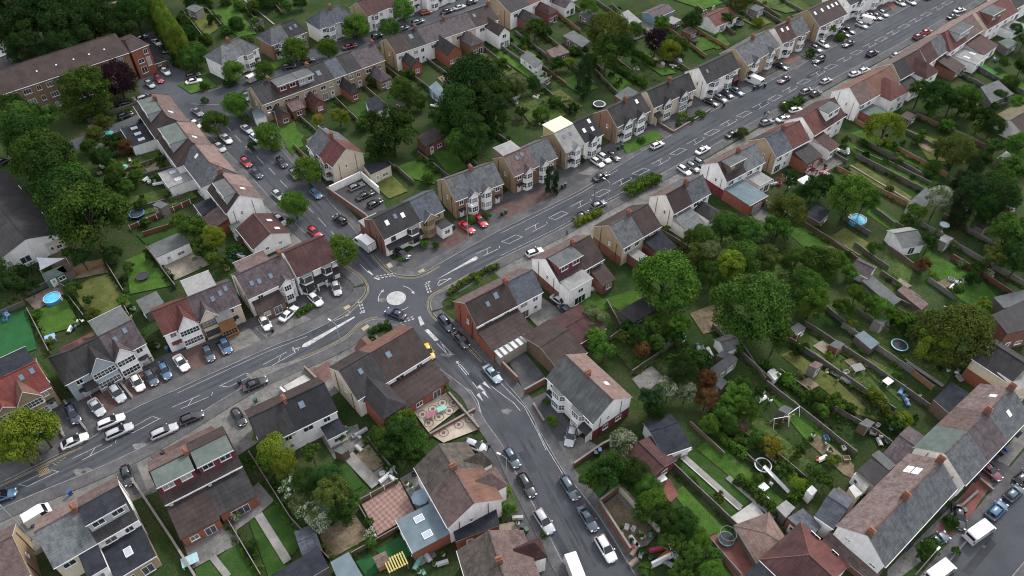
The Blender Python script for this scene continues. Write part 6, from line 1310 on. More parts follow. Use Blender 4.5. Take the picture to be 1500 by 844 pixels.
# ------------------------------------------------------------------ lawns, beds, patios
AR = [
 ('lawn', [(1236, 207), (1256, 214), (1350, 259), (1378, 268), (1350, 279), (1255, 230)]), ('lawndry', [(1239, 249), (1257, 238), (1336, 289), (1328, 301)]), ('lawn', [(1245, 196), (1262, 190), (1388, 252), (1372, 262), (1300, 222)]),
 ('turfbright', [(1420, 99), (1434, 91), (1462, 107), (1447, 113)]), ('lawn', [(1455, 115), (1470, 107), (1500, 122), (1500, 142)]), ('lawndry', [(1217, 347), (1237, 334), (1280, 361), (1255, 378)]), ('lawn', [(1150, 339), (1176, 332), (1250, 380), (1216, 396)]),
 ('lawn', [(1150, 296), (1190, 300), (1170, 318), (1130, 312)]), ('lawn', [(1268, 313), (1280, 300), (1332, 335), (1310, 342)]), ('lawn', [(1345, 380), (1362, 368), (1440, 414), (1475, 450), (1456, 466), (1407, 440)]), ('lawndry', [(1330, 190), (1400, 215), (1420, 240), (1360, 235)]),
 ('lawnrough', [(1204, 447), (1228, 439), (1348, 500), (1399, 542), (1383, 566), (1321, 527), (1249, 484)]), ('lawnrough', [(1300, 345), (1345, 372), (1330, 420), (1290, 400)]), ('lawndry', [(1295, 420), (1330, 436), (1390, 475), (1375, 485), (1310, 450)]),
 ('lawndry', [(1143, 521), (1161, 513), (1228, 559), (1287, 617), (1250, 606)]), ('lawnrough', [(1161, 497), (1180, 488), (1262, 540), (1308, 592), (1280, 584)]), ('lawnrough', [(1182, 484), (1228, 500), (1310, 545), (1340, 575), (1320, 590), (1264, 540)]),
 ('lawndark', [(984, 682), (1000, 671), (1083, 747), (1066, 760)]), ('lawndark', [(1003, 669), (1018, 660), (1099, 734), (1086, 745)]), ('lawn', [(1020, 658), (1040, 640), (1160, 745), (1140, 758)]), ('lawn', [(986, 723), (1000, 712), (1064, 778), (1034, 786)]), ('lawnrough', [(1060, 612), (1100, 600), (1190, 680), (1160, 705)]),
 ('lawn', [(1128, 582), (1150, 572), (1215, 640), (1180, 645)]), ('redpave', [(965, 710), (981, 702), (994, 726), (981, 737)]), ('redpave', [(1036, 788), (1058, 779), (1117, 816), (1090, 848), (1076, 846)]), ('concpale', [(1066, 761), (1104, 735), (1124, 760), (1093, 786)]), ('concpale', [(970, 668), (1002, 647), (1014, 659), (980, 680)]),
 ('earth', [(1183, 648), (1199, 638), (1251, 682), (1249, 702), (1236, 696)]), ('conc', [(775, 466), (794, 436), (834, 465), (804, 497)]), ('tar', [(742, 524), (765, 513), (802, 556), (768, 574)]), ('lawnrough', [(893, 505), (920, 503), (962, 529), (930, 550)]), ('conc', [(926, 556), (954, 536), (972, 553), (944, 579)]),
 ('lawn', [(830, 435), (872, 430), (900, 450), (870, 458)]), ('lawn', [(880, 440), (930, 425), (960, 440), (915, 460)]), ('conc', [(845, 410), (880, 395), (900, 410), (870, 430)]), ('lawnrough', [(985, 345), (1100, 330), (1160, 400), (1060, 420)]), ('earth', [(1010, 460), (1060, 440), (1070, 480), (1030, 490)]),
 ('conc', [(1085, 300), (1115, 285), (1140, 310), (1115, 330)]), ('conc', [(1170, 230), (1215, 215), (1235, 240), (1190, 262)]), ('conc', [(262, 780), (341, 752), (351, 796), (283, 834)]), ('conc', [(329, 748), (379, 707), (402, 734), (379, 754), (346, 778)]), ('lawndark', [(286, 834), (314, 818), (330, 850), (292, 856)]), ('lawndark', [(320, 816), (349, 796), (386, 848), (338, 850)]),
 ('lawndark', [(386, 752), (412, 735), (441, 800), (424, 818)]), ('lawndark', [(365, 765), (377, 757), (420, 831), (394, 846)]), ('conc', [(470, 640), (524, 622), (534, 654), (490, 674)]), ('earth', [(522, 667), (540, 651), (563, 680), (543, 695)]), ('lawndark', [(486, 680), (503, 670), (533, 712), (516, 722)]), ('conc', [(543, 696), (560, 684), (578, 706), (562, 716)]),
 ('earth', [(468, 784), (516, 750), (545, 786), (482, 821)]), ('turf', [(551, 807), (586, 786), (606, 812), (570, 829)]), ('turf', [(522, 824), (543, 811), (557, 836), (538, 848)]), ('conc', [(586, 702), (606, 690), (640, 740), (612, 750)]), ('conc', [(606, 765), (640, 815), (616, 830), (590, 790)]),
 ('lawnrough', [(731, 704), (748, 712), (760, 748), (735, 768)]), ('gravel', [(726, 770), (752, 765), (775, 800), (755, 808)]), ('lawnrough', [(545, 630), (590, 600), (620, 640), (590, 690)]),
 ('turf', [(-30, 468), (40, 455), (55, 512), (0, 531), (-30, 530)]), ('lawn', [(48, 458), (97, 438), (118, 477), (64, 493)]), ('deck', [(38, 440), (89, 414), (101, 428), (53, 456)]), ('lawndry', [(104, 428), (130, 410), (160, 402), (194, 449), (146, 470), (128, 460)]), ('lawn', [(184, 382), (213, 370), (253, 419), (191, 432)]),
 ('gravel', [(235, 388), (283, 366), (308, 388), (256, 412)]), ('lawnrough', [(190, 290), (270, 270), (290, 290), (200, 320)]), ('lawndark', [(200, 345), (262, 330), (280, 345), (215, 360)]), ('lawnrough', [(160, 240), (250, 215), (270, 250), (170, 275)]), ('earth', [(100, 390), (150, 380), (160, 400), (110, 410)]), ('earth', [(60, 350), (120, 340), (130, 385), (80, 400)]),
 ('lawn', [(576, 247), (612, 234), (648, 259), (636, 271), (602, 262)]), ('lawndry', [(546, 271), (575, 258), (598, 281), (570, 292)]), ('tar', [(484, 284), (530, 266), (560, 289), (566, 307), (532, 322)]), ('lawn', [(630, 222), (663, 221), (684, 246), (658, 258)]), ('lawn', [(872, 107), (893, 100), (926, 125), (904, 140)]), ('lawndry', [(800, 139), (821, 132), (854, 157), (832, 164)]),
 ('lawn', [(910, 213), (960, 191), (972, 203), (918, 226)]), ('lawndry', [(272, 24), (307, 13), (324, 40), (304, 54)]), ('lawn', [(311, 16), (344, 8), (376, 50), (350, 56), (330, 40)]), ('lawndry', [(702, 81), (722, 76), (757, 107), (740, 113)]), ('lawn', [(724, 80), (740, 71), (800, 112), (785, 122)]), ('lawn', [(742, 68), (756, 62), (800, 92), (790, 100)]),
 ('lawn', [(1018, 43), (1040, 34), (1070, 66), (1050, 74)]), ('lawndry', [(1078, 25), (1096, 15), (1130, 34), (1110, 42)]), ('lawn', [(1000, 60), (1030, 55), (1050, 70), (1020, 78)]), ('lawn', [(820, 120), (850, 108), (876, 130), (850, 140)]), ('lawnrough', [(745, 145), (800, 135), (830, 170), (780, 185)]), ('lawndark', [(505, 152), (530, 140), (545, 165), (520, 175)]), ('lawn', [(400, 180), (430, 175), (445, 215), (425, 225)]),
 ('lawn', [(928, 84), (944, 76), (990, 108), (970, 112)]), ('conc', [(880, 40), (950, 30), (970, 45), (930, 60)]), ('lawnrough', [(1090, 0), (1170, 0), (1190, 15), (1150, 20)]), ('lawn', [(850, 30), (880, 20), (920, 45), (890, 55)]), ('lawn', [(985, 0), (1030, -10), (1060, 5), (1030, 15)]),
 ('lawn', [(260, 125), (300, 112), (320, 128), (280, 138)]), ('lawn', [(385, 95), (420, 85), (430, 92), (395, 106)]), ('lawn', [(430, 190), (446, 200), (430, 230), (418, 215)]), ('lawn', [(1355, 820), (1385, 800), (1370, 780), (1340, 800)]), ('lawn', [(1378, 762), (1400, 745), (1410, 765), (1390, 782)]), ('lawndry', [(1370, 120), (1440, 150), (1420, 165), (1360, 140)]),
]
for k, p in AR: area(k, p)
area('concpale', [(-40, 60), (6, 62), (14, 88), (-40, 100)])
area('conc', [(879, 744), (906, 723), (963, 783), (948, 800), (921, 809)])
area('earth', [(885, 745), (906, 730), (940, 770), (915, 790)])
m = MB(); sheet(m, smooth_line(G([(1001, 670), (1086, 746), (1081, 749), (996, 673)]), 1), .29); struct('garden_path', m, [DR['concpale']])
# narrow paths
m = MB()
for pts, w in [([(1001, 670), (1085, 745)], 1.0), ([(379, 755), (422, 824)], 1.3), ([(510, 668), (552, 712)], 1.9), ([(1322, 527), (1381, 567)], .8), ([(357, 0), (402, 37)], .5), ([(312, 817), (335, 846)], 1.0), ([(1065, 700), (1135, 760)], 1.0), ([(1250, 217), (1350, 262)], .4), ([(1216, 545), (1290, 590)], .9), ([(1245, 243), (1333, 296)], .4)]:
    strip(m, smooth_line(G(pts), 4), w, .30)
struct('garden_path', m, [DR['concpale'] if False else groundm('path_slabs', (.17, .165, .155), (.23, .22, .205), .7, 4.0, .9, fvar=.12)])
# chequered and patterned patios
def checker(name, a, b, s):
    m, nt, bs = nodes_of(name); ck = N(nt, 'ShaderNodeTexChecker', Scale=s); nt.links.new(coords(nt, rnd=False), ck.inputs['Vector'])
    ck.inputs['Color1'].default_value = lin(a); ck.inputs['Color2'].default_value = lin(b)
    c = mixc(nt, ck.outputs[0], ramp(nt, noise(nt, coords(nt, rnd=False), 1.2, 4.0), [(.3, (.75, .75, .75)), (.7, (1.1, 1.1, 1.1))]), 1.0, 'MULTIPLY'); nt.links.new(c, bs.inputs['Base Color']); bs.inputs['Roughness'].default_value = .9; return m
def slab(name, pts, mat, z):
    g = G(pts); c = sum(g, Vector())/len(g); m = MB(); sheet(m, [p-c for p in g], 0); o = m.build(name, mat); o.location = (c.x, c.y, z); d = g[1]-g[0]; o['kind'] = 'structure'; return o
slab('patio', [(530, 740), (586, 706), (609, 752), (554, 786)], checker('patio_chequer', (.21, .115, .095), (.27, .185, .16), 1.9), .31)
PT = groundm('patio_cream', (.30, .25, .20), (.36, .31, .25), .8, 4.0, .9, fvar=.12)
slab('patio', [(606, 604), (655, 576), (678, 596), (628, 635)], PT, .31); slab('patio', [(630, 637), (690, 603), (702, 630), (650, 650)], PT, .312)
m = MB()
for x, y in [(619, 607), (634, 599), (648, 590), (628, 620), (643, 611), (658, 602), (664, 590), (650, 634), (672, 622), (688, 614)]:
    c = P(x, y, .32); n = 20
    for r0 in (.85,):
        for i in range(n):
            a0, a1 = 2*math.pi*i/n, 2*math.pi*(i+1)/n
            m.poly([(c.x+r0*math.cos(a0), c.y+r0*math.sin(a0), .322), (c.x+r0*math.cos(a1), c.y+r0*math.sin(a1), .322), (c.x+(r0-.14)*math.cos(a1), c.y+(r0-.14)*math.sin(a1), .322), (c.x+(r0-.14)*math.cos(a0), c.y+(r0-.14)*math.sin(a0), .322)][::-1])
    m.box(c.x-.28, c.x+.28, c.y-.28, c.y+.28, .30, .324)
struct('patio_pattern', m, [plain('patio_dark_slab', (.09, .065, .06), .9)])
# ------------------------------------------------------------------ sheds and small buildings
S = 'sheds and garages in the gardens'
flatbox('long grey-roofed garden building with white doors beside the gravel yard', [(216, 361), (267, 339), (278, 356), (229, 378)], 2.9, 'felt', 'white', 'garden building', 'garden_building', S, nick='the grey-roofed garden building')
flatbox('green sheet-roofed shed beside the white sail shade', [(61, 402), (91, 389), (99, 398), (67, 414)], 2.2, 'feltgreen', 'greenshed', group=S, nick='the green shed by the sail shade')
flatbox('grey felt-roofed shed behind the red steep-gabled house', [(199, 441), (229, 427), (241, 444), (213, 461)], 2.5, 'felt', 'greytimber', group=S)
flatbox('long dark green shed under the big bright tree', [(905, 457), (949, 432), (961, 455), (928, 474)], 2.6, 'dark', 'greytimber', group=S, nick='the long dark green shed')
house('small white greenhouse-shaped shed right of the long dark shed', (1056, 501), (1078, 493), roof='slate', wall='white', hr=2.9, he=2.0, sn=1.5, sf=1.5, near='N', cat='shed', name='shed', group=S, gut=False)
flatbox('grey concrete shed with a long lean-to beside the reddish bush', [(1040, 540), (1072, 518), (1081, 527), (1049, 552)], 2.5, 'felt', 'pebble', group=S, nick='the grey concrete shed')
house('wide corrugated white workshop with a pink deck in the long gardens', (1311, 342), (1343, 337), roof='felt', far='feltpale', wall='white', hr=3.6, he=2.7, sn=3.4, sf=2.0, near='N', cat='workshop', name='workshop', group=S, nick='the corrugated white workshop', feats=[('win', .5, .2, 1.4, 1.9, 2)], gut=False)
house('dark-roofed white shed above the old timber lean-to', (1255, 381), (1280, 393), roof='purple', wall='white', hr=3.2, he=2.2, sn=2.0, sf=2.0, near='N', gA='white', cat='shed', name='shed', group=S, nick='the dark-roofed white shed')
flatbox('beige flat summerhouse beside the white blossom tree', [(1329, 299), (1356, 275), (1367, 283), (1348, 308)], 2.6, 'felt', 'cream', 'summerhouse', 'summerhouse', S, nick='the beige flat summerhouse')
flatbox('charcoal garden workshop with a side deck near the blue pool', [(1180, 315), (1193, 299), (1217, 310), (1201, 327)], 2.4, 'feltdark', 'timber', group=S)
flatbox('low glass-topped cold frame on the grey fence line', [(1252, 492), (1265, 485), (1288, 503), (1276, 512)], 1.8, 'feltblue', 'greytimber', 'cold frame', 'cold_frame', S)
flatbox('small maroon tool shed beside the largest dark tree', [(1157, 481), (1169, 473), (1181, 481), (1167, 493)], 2.0, 'felt', 'redtimber', group=S)
flatbox('white flat-topped chest in the rough middle garden', [(1124, 545), (1132, 539), (1145, 549), (1135, 558)], 1.2, 'white', 'white', 'storage box', 'storage_box', S, door=False)
flatbox('long grey shed in the upper middle gardens', [(824, 53), (840, 45), (865, 61), (853, 70)], 2.4, 'felt', 'greytimber', group=S)
flatbox('brown shed with a pale second roof in the upper gardens', [(800, 75), (821, 66), (835, 77), (810, 86)], 2.4, 'pinkdark', 'timber', group=S)
flatbox('slate-grey shed next to the pale lime shrub of the upper gardens', [(762, 83), (773, 76), (795, 91), (784, 100)], 2.3, 'felt', 'white', group=S)
flatbox('grey pitched shed above the yellow-wrapped house garden', [(778, 112), (794, 103), (809, 112), (792, 124)], 2.3, 'felt', 'greytimber', group=S)
house('blue-walled garage with a plum roof at the top', (951, 18), (978, 6), roof='purple', far='purple', wall='blueshed', hr=3.6, he=2.6, sn=2.6, sf=2.6, near='N', cat='garage', name='garage', gA='blueshed', nick='the blue-walled garage at the top')
house('red-roofed white bungalow at the top of the gardens', (1037, 24), (1068, 10), roof='red', far='red', wall='white', hr=4.6, he=2.8, sn=3.6, sf=3.6, near='R', up=False, gA='white', cat='bungalow', name='bungalow', nick='the red-roofed bungalow at the top')
flatbox('grey flat garage behind the brown-gabled semi', [(900, 141), (920, 127), (935, 136), (914, 150)], 2.6, 'felt', 'brick', 'garage', 'garage', S)
flatbox('pale blue shed below the end terrace garden', [(628, 128), (639, 119), (652, 133), (644, 145)], 2.4, 'feltblue', 'blueshed', group=S, nick='the pale blue shed')
flatbox('dark garage with a white side wall behind the purple-slated end house', [(535, 148), (551, 140), (571, 157), (543, 169)], 2.6, 'feltdark', 'white', 'garage', 'garage', S)
flatbox('brick garden house with white doors between the big dark trees', [(610, 201), (636, 187), (653, 200), (623, 216)], 3.0, 'brown', 'brick', 'garden house', 'garden_house', S, nick='the brick garden house')
flatbox('wide dark shed roof at the bottom edge left of the blue-grey roof', [(396, 846), (466, 800), (482, 831), (440, 856)], 2.8, 'feltdark', 'greytimber', group=S, nick='the wide dark shed at the bottom')
house('two-slope slate shed above the wide dark shed', (437, 793), (462, 782), roof='slateblue', wall='greytimber', hr=2.9, he=2.1, sn=2.0, sf=2.0, near='N', cat='shed', name='shed', group=S, gut=False)
flatbox('blue-grey flat roof at the bottom edge beside the dark turf', [(484, 824), (511, 809), (532, 846), (500, 862)], 2.8, 'feltblue', 'greytimber', group=S)
flatbox('pale two-pitch shed at the end of the long hedge', [(1137, 744), (1151, 733), (1165, 744), (1151, 759)], 2.3, 'feltpale', 'greytimber', group=S, nick='the pale shed at the end of the long hedge')
flatbox('cream box shed against the streaked terrace', [(1243, 715), (1250, 710), (1263, 723), (1253, 730)], 2.2, 'white', 'cream', group=S)
flatbox('white flat porch roof beside the dark rear wing', [(1250, 695), (1257, 690), (1276, 710), (1269, 716)], 2.4, 'white', 'white', 'porch', 'porch_building', S)
flatbox('small white store roof at the head of the slate rear wing', [(1181, 719), (1189, 711), (1197, 719), (1189, 727)], 2.4, 'white', 'white', group=S)
flatbox('sage flat-topped store beside the maroon bungalow', [(335, 331), (350, 324), (361, 340), (347, 348)], 2.4, 'feltgreen', 'timber', group=S)
flatbox('grey tank shed by the yellow bush', [(1036, 552), (1046, 545), (1066, 560), (1056, 572)], 2.0, 'felt', 'greytimber', group=S)
flatbox('pale shed in the trees at the right edge', [(1460, 232), (1474, 222), (1486, 230), (1472, 242)], 2.2, 'white', 'greytimber', group=S)
flatbox('tin-roofed lean-to at the right end of the rough lawn', [(1455, 436), (1500, 425), (1506, 445), (1470, 452)], 2.3, 'felt', 'greytimber', group=S)
flatbox('grey sheet roof shed right of the turf lawn', [(1436, 128), (1462, 118), (1485, 138), (1452, 152)], 2.6, 'felt', 'greytimber', group=S, nick='the grey shed right of the turf lawn')
flatbox('teal-roofed shelter near the bright green lawn at the top right', [(1462, 62), (1478, 55), (1492, 64), (1476, 72)], 2.3, 'feltgreen', 'greytimber', group=S)
flatbox('brown shed in the weedy garden left of the side street', [(128, 185), (150, 178), (160, 188), (136, 196)], 2.3, 'brown', 'timber', group=S)
flatbox('glazed conservatory on the side of the terrace end', [(369, 164), (381, 158), (390, 170), (376, 178)], 2.5, 'feltblue', 'white', 'conservatory', 'conservatory', S)
flatbox('long low grey shed behind the purple copper tree', [(905, 22), (920, 15), (940, 32), (925, 40)], 2.4, 'feltpale', 'greytimber', group=S)
flatbox('old timber lean-to in the middle long gardens', [(1262, 412), (1276, 403), (1320, 440), (1306, 450)], 1.7, 'felt', 'greytimber', group=S)
flatbox('weathered log store on the long fence', [(1314, 426), (1324, 418), (1360, 446), (1350, 455)], 1.6, 'pinkdark', 'greytimber', group=S)
flatbox('rusty mustard skip inside the brick yard', [(936, 776), (943, 766), (954, 774), (947, 785)], 1.3, 'olive', 'yellow', 'skip', 'skip', door=False)
for i, (x, y, a, b, k, lb) in enumerate([(860, 20, 14, 9, 'felt', 'grey garden shed at the top edge by the young bright tree'), (985, 30, 13, 8, 'feltpale', 'pale garden shed between the two top bungalows'), (1010, 45, 12, 8, 'pinkdark', 'pinkish shed above the long orange fence'), (1108, 12, 12, 7, 'felt', 'grey shed in the topmost back gardens by the skylight row'), (700, 92, 11, 8, 'felt', 'grey shed at the end of the terrace lawns'), (660, 118, 11, 8, 'brown', 'brown shed below the purple terrace gardens'), (590, 150, 11, 8, 'felt', 'grey shed left of the pale blue shed'), (285, 12, 13, 9, 'felt', 'grey shed in the dry lawn garden at the top'), (375, 30, 11, 8, 'brown', 'brown shed by the pale diagonal path'), (460, 205, 12, 8, 'felt', 'small grey shed beside the slate and red side house'), (1226, 505, 12, 9, 'felt', 'grey shed at the head of the rough lawn'), (1195, 535, 11, 8, 'pinkdark', 'rusty shed on the dry strip'), (1150, 600, 11, 8, 'felt', 'grey shed on the long swing lawn'), (1270, 620, 12, 9, 'felt', 'grey shed near the plum-tiled garage'), (1088, 622, 11, 8, 'brown', 'brown shed among the weeds above the yellow bush'), (1290, 470, 12, 8, 'felt', 'grey shed among bright bushes below the log store'), (1410, 300, 13, 9, 'felt', 'grey shed under the pointed dark conifers'), (1330, 170, 13, 9, 'brown', 'brown shed under the top right tree row'), (1480, 300, 13, 9, 'felt', 'grey shed among the right edge trees'), (1385, 350, 12, 8, 'feltpale', 'pale shed below the grey parasol'), (1440, 330, 12, 8, 'brown', 'brown shed on the right edge fence'), (1060, 520, 11, 8, 'felt', 'grey lean-to shed beside the wild garden'), (150, 215, 13, 9, 'felt', 'grey shed under the left belt of trees'), (235, 300, 12, 8, 'felt', 'grey shed at the end of the red-brown fence'), (95, 395, 12, 8, 'brown', 'brown shed right of the white sail shade'), (500, 660, 11, 8, 'felt', 'small grey store in the grey paved yard')]):
    flatbox(lb, [(x-a, y+b*.1), (x-a*.1, y-b*.75), (x+a, y-b*.05), (x+a*.1, y+b*.8)], 2.2+.1*(i % 4), k, ('greytimber', 'timber', 'redtimber', 'concrete')[i % 4], group=S)
# vegetable beds and worn patches
for i, p in enumerate([[(1190, 508), (1204, 500), (1222, 512), (1208, 521)], [(1235, 530), (1250, 524), (1272, 538), (1256, 546)], [(1170, 560), (1184, 554), (1200, 566), (1186, 573)], [(1305, 415), (1318, 409), (1335, 420), (1322, 427)], [(1270, 455), (1284, 449), (1300, 458), (1286, 465)], [(1075, 650), (1086, 644), (1100, 655), (1090, 662)], [(1120, 668), (1132, 662), (1148, 674), (1136, 681)], [(1370, 415), (1384, 410), (1396, 418), (1383, 424)], [(760, 78), (770, 73), (784, 83), (775, 89)], [(880, 88), (890, 83), (902, 92), (893, 97)], [(950, 90), (960, 85), (975, 95), (966, 101)], [(640, 115), (652, 110), (664, 119), (652, 125)], [(715, 95), (724, 90), (736, 99), (728, 105)], [(1045, 60), (1054, 55), (1066, 64), (1058, 69)], [(290, 30), (302, 26), (310, 36), (298, 41)], [(210, 245), (232, 238), (240, 246), (218, 254)], [(165, 255), (190, 246), (196, 254), (172, 263)], [(1405, 285), (1420, 279), (1436, 289), (1420, 296)], [(1455, 330), (1470, 324), (1488, 334), (1472, 341)], [(1345, 215), (1360, 209), (1376, 217), (1361, 224)], [(1205, 365), (1216, 360), (1232, 370), (1220, 376)]]): area('earth' if i % 3 else 'gravel', p)
# sail shade, gazebo, parasols, pools, trampolines
p = [P(53, 377, 2.6), P(96, 378, 2.3), P(59, 396, 2.4)]; c = sum(p, Vector())/3; c.z = 0; r0 = empty('sail_shade', c); tag(r0, 'white triangular sail shade stretched below the big dark trees', 'sail shade')
m = MB(); q = [v-c for v in p]; cc = sum(q, Vector())/3-Vector((0, 0, .35)); md = [(q[i]+q[(i+1) % 3])/2*.93+cc*.07 for i in range(3)]
for i in range(3): m.poly([q[i], md[i], cc]); m.poly([md[i], q[(i+1) % 3], cc])
m.build('canvas', [plain('sail_canvas', (.5, .51, .53), .8)], r0)
pm = MB(); pm.tube((0, 0, 0), (0, 0, 2.7), .05, .04, 6); me = pm.mesh('post', [FRAME])
for v in q: put('post', me, r0, (v.x*1.02, v.y*1.02, 0))
LANDMARKS.append((68, 385, 'the white sail shade'))
c = P(1183, 265, 2.2); r0 = empty('gazebo', (c.x, c.y, 0), .6); tag(r0, 'white pop-up gazebo on the patio below the tan gable', 'gazebo')
m = MB(); s = 1.7
q = [(-s, -s), (s, -s), (s, s), (-s, s)]
for i in range(4): a, b = q[i], q[(i+1) % 4]; m.poly([(*a, 2.1), (*b, 2.1), (0, 0, 2.9)]); m.poly([(*b, 2.1), (*a, 2.1), (*a, 1.85), (*b, 1.85)])
m.build('canopy', [plain('gazebo_white', (.7, .7, .69), .7)], r0); pm = MB(); pm.tube((0, 0, 0), (0, 0, 2.1), .03, .03, 6); me = pm.mesh('leg', [FRAME])
for a in q: put('leg', me, r0, (a[0]*.96, a[1]*.96, 0))
LANDMARKS.append((1183, 265, 'the white pop-up gazebo'))
pool(76, 436, 11.5, 'round blue paddling pool on the timber deck'); pool(1256, 321, 12.5, 'round blue swimming pool beside the big bright tree')
trampoline(1318, 505, 12, 'cyan', 'pale-rimmed trampoline on the rough lawn', False); trampoline(878, 152, 9, 'white', 'white-rimmed trampoline behind the brown-gabled semi', False); trampoline(1064, 789, 12, 'green', 'dark green trampoline on the red paving')
trampoline(1118, 681, 12.5, 'white', 'white-rimmed trampoline with a slide in the long lawn', False); trampoline(1082, 34, 8, 'black', 'black netted trampoline beside the red-roofed bungalow'); trampoline(200, 312, 11, 'blue', 'dark trampoline with a blue rim behind the fence', False); trampoline(208, 404, 9, 'black', 'small black trampoline on the left lawn', False)
trampoline(1016, 57, 8, 'black', 'black trampoline in the garden above the charcoal roofs', True)
LANDMARKS += [(1318, 505, 'the pale-rimmed trampoline'), (1064, 789, 'the dark green trampoline'), (1118, 681, 'the white-rimmed trampoline with a slide'), (200, 312, 'the blue-rimmed trampoline')]
parasol(615, 727, 13, (.2, .27, .33), 'blue-grey parasol on the patio of the two-tone roof'); parasol(1385, 327, 7, (.35, .4, .45), 'pale grey parasol under the dark conifers'); parasol(179, 243, 7, (.12, .33, .25), 'pale green parasol in the weedy garden'); parasol(159, 193, 6, (.03, .25, .22), 'teal parasol near the bright tree by the flats')
# slide of the trampoline
c = P(1135, 706); r0 = empty('garden_slide', (c.x, c.y, 0), -.85); tag(r0, 'long white garden slide below the white-rimmed trampoline', 'slide'); m = MB()
for i in range(8):
    x0, x1 = -2.6+i*.65, -2.6+(i+1)*.65; z0, z1 = 1.5-i*.18, 1.5-(i+1)*.18
    m.poly([(x0, -.3, z0), (x1, -.3, z1), (x1, .3, z1), (x0, .3, z0)]); m.poly([(x0, -.3, z0), (x0, -.34, z0+.18), (x1, -.34, z1+.18), (x1, -.3, z1)]); m.poly([(x0, .3, z0), (x1, .3, z1), (x1, .34, z1+.18), (x0, .34, z0+.18)])
m.build('chute', [plain('slide_white', (.66, .66, .66), .35)], r0); m = MB(); m.tube((-2.5, -.3, 0), (-2.5, -.3, 1.6), .03, .03, 6); m.tube((-2.5, .3, 0), (-2.5, .3, 1.6), .03, .03, 6)
for z in (.4, .8, 1.2): m.tube((-2.5, -.3, z), (-2.5, .3, z), .02, .02, 5)
m.build('ladder', [FRAME], r0)
# swing sets
for x, y, a, lb in [(1158, 612, .6, 'white A-frame swing set on the strip lawn'), (1141, 622, .2, 'white climbing arch left of the swing set')]:
    c = P(x, y); r0 = empty('swing_set', (c.x, c.y, 0), a); tag(r0, lb, 'swing'); m = MB()
    for s in (-1.4, 1.4): m.tube((s, -.8, 0), (s, 0, 2.1), .05, .05, 6); m.tube((s, .8, 0), (s, 0, 2.1), .05, .05, 6)
    m.tube((-1.5, 0, 2.1), (1.5, 0, 2.1), .05, .05, 6); m.build('frame', [FRAME], r0)
    for s in (-.6, .6):
        m = MB(); m.tube((s-.2, 0, 2.1), (s-.2, 0, .5), .012, .012, 4); m.tube((s+.2, 0, 2.1), (s+.2, 0, .5), .012, .012, 4); m.box(s-.25, s+.25, -.1, .1, .46, .5); m.build('swing_seat', [plain('seat_red', (.3, .03, .03), .5)], r0)
# play tower with a yellow slatted roof, on the turf
c = P(582, 832); r0 = empty('play_tower', (c.x, c.y, 0), .5); tag(r0, 'play tower with yellow slatted roof on the small turf lawn', 'play tower'); m = MB()
for i in range(8): m.box(-1.5+i*.4, -1.3+i*.4, -1.1, 1.1, 1.9+.0, 1.98)
for s in (-1, 1): m.box(-1.5, 1.5, s*.9-.06, s*.9+.06, 1.8, 1.9)
m.build('slatted_roof', [plain('slat_yellow', (.4, .33, .1), .6)], r0); pm = MB(); pm.box(-.06, .06, -.06, .06, 0, 1.8); me = pm.mesh('post', [W['orangetimber2']])
for a in ((-1.4, -.9), (1.4, -.9), (1.4, .9), (-1.4, .9)): put('post', me, r0, (*a, 0))
c = P(561, 828); r0 = empty('wooden_playhouse', (c.x, c.y, 0), .5); tag(r0, 'little timber playhouse tower left of the yellow slatted roof', 'playhouse'); m = MB(); m.box(-.8, .8, -.8, .8, .2, 1.9); m.build('wall', [W['orangetimber2']], r0); m = MB(); m.shell([[(-1, -1, 1.8), (1, -1, 1.8), (1, 0, 2.6), (-1, 0, 2.6)], [(1, 1, 1.8), (-1, 1, 1.8), (-1, 0, 2.6), (1, 0, 2.6)]], .06); m.build('roof', [T['pink']], r0)
# tables, mats and clutter on patios
def table(x, y, rz, col, lab, L=1.5, w=1.0):
    c = P(x, y, .7); r0 = empty('garden_table', (c.x, c.y, .32), rz); tag(r0, lab, 'table'); m = MB(); m.box(-L/2, L/2, -w/2, w/2, .70, .76); m.build('table_top', [plain('table_%d' % int(sum(col)*1000), col, .5)], r0)
    pm = MB(); pm.box(-.04, .04, -.04, .04, 0, .7); me = pm.mesh('leg', [FRAME])
    for a in ((-1, -1), (1, -1), (1, 1), (-1, 1)): put('leg', me, r0, (a[0]*(L/2-.1), a[1]*(w/2-.1), 0))
table(631, 609, .5, (.24, .06, .11), 'bright pink table on the patterned cream patio', 1.6, 1.1); table(647, 600, .5, (.16, .36, .32), 'mint green table on the patterned cream patio', 1.7, 1.0)
table(279, 822, .5, (.26, .4, .42), 'pale turquoise table at the edge of the grey yard', 2.4, 1.6); table(73, 563, .6, (.2, .32, .6), 'blue box table at the end of the left lawn', 1.9, 1.5) if False else table(74, 496, .5, (.22, .33, .6), 'blue box table at the end of the small left lawn', 1.8, 1.6)
table(1300, 560, .6, (.4, .38, .36), 'round-edged grey garden table by the terrace garage', 1.7, 1.3); table(1118, 715, .6, (.5, .55, .58), 'pale plastic table beside the long hedge', 1.4, 1.2); table(968, 703, .5, (.62, .62, .6), 'white table by the maroon-roofed brick garage', 1.8, 1.1); table(1350, 545, .3, (.03, .03, .035), 'black garden table on the rough lawn', 2.2, 1.6) if False else table(1256, 540, .3, (.03, .03, .035), 'black garden table on the narrow strip lawn', 2.2, 1.6)
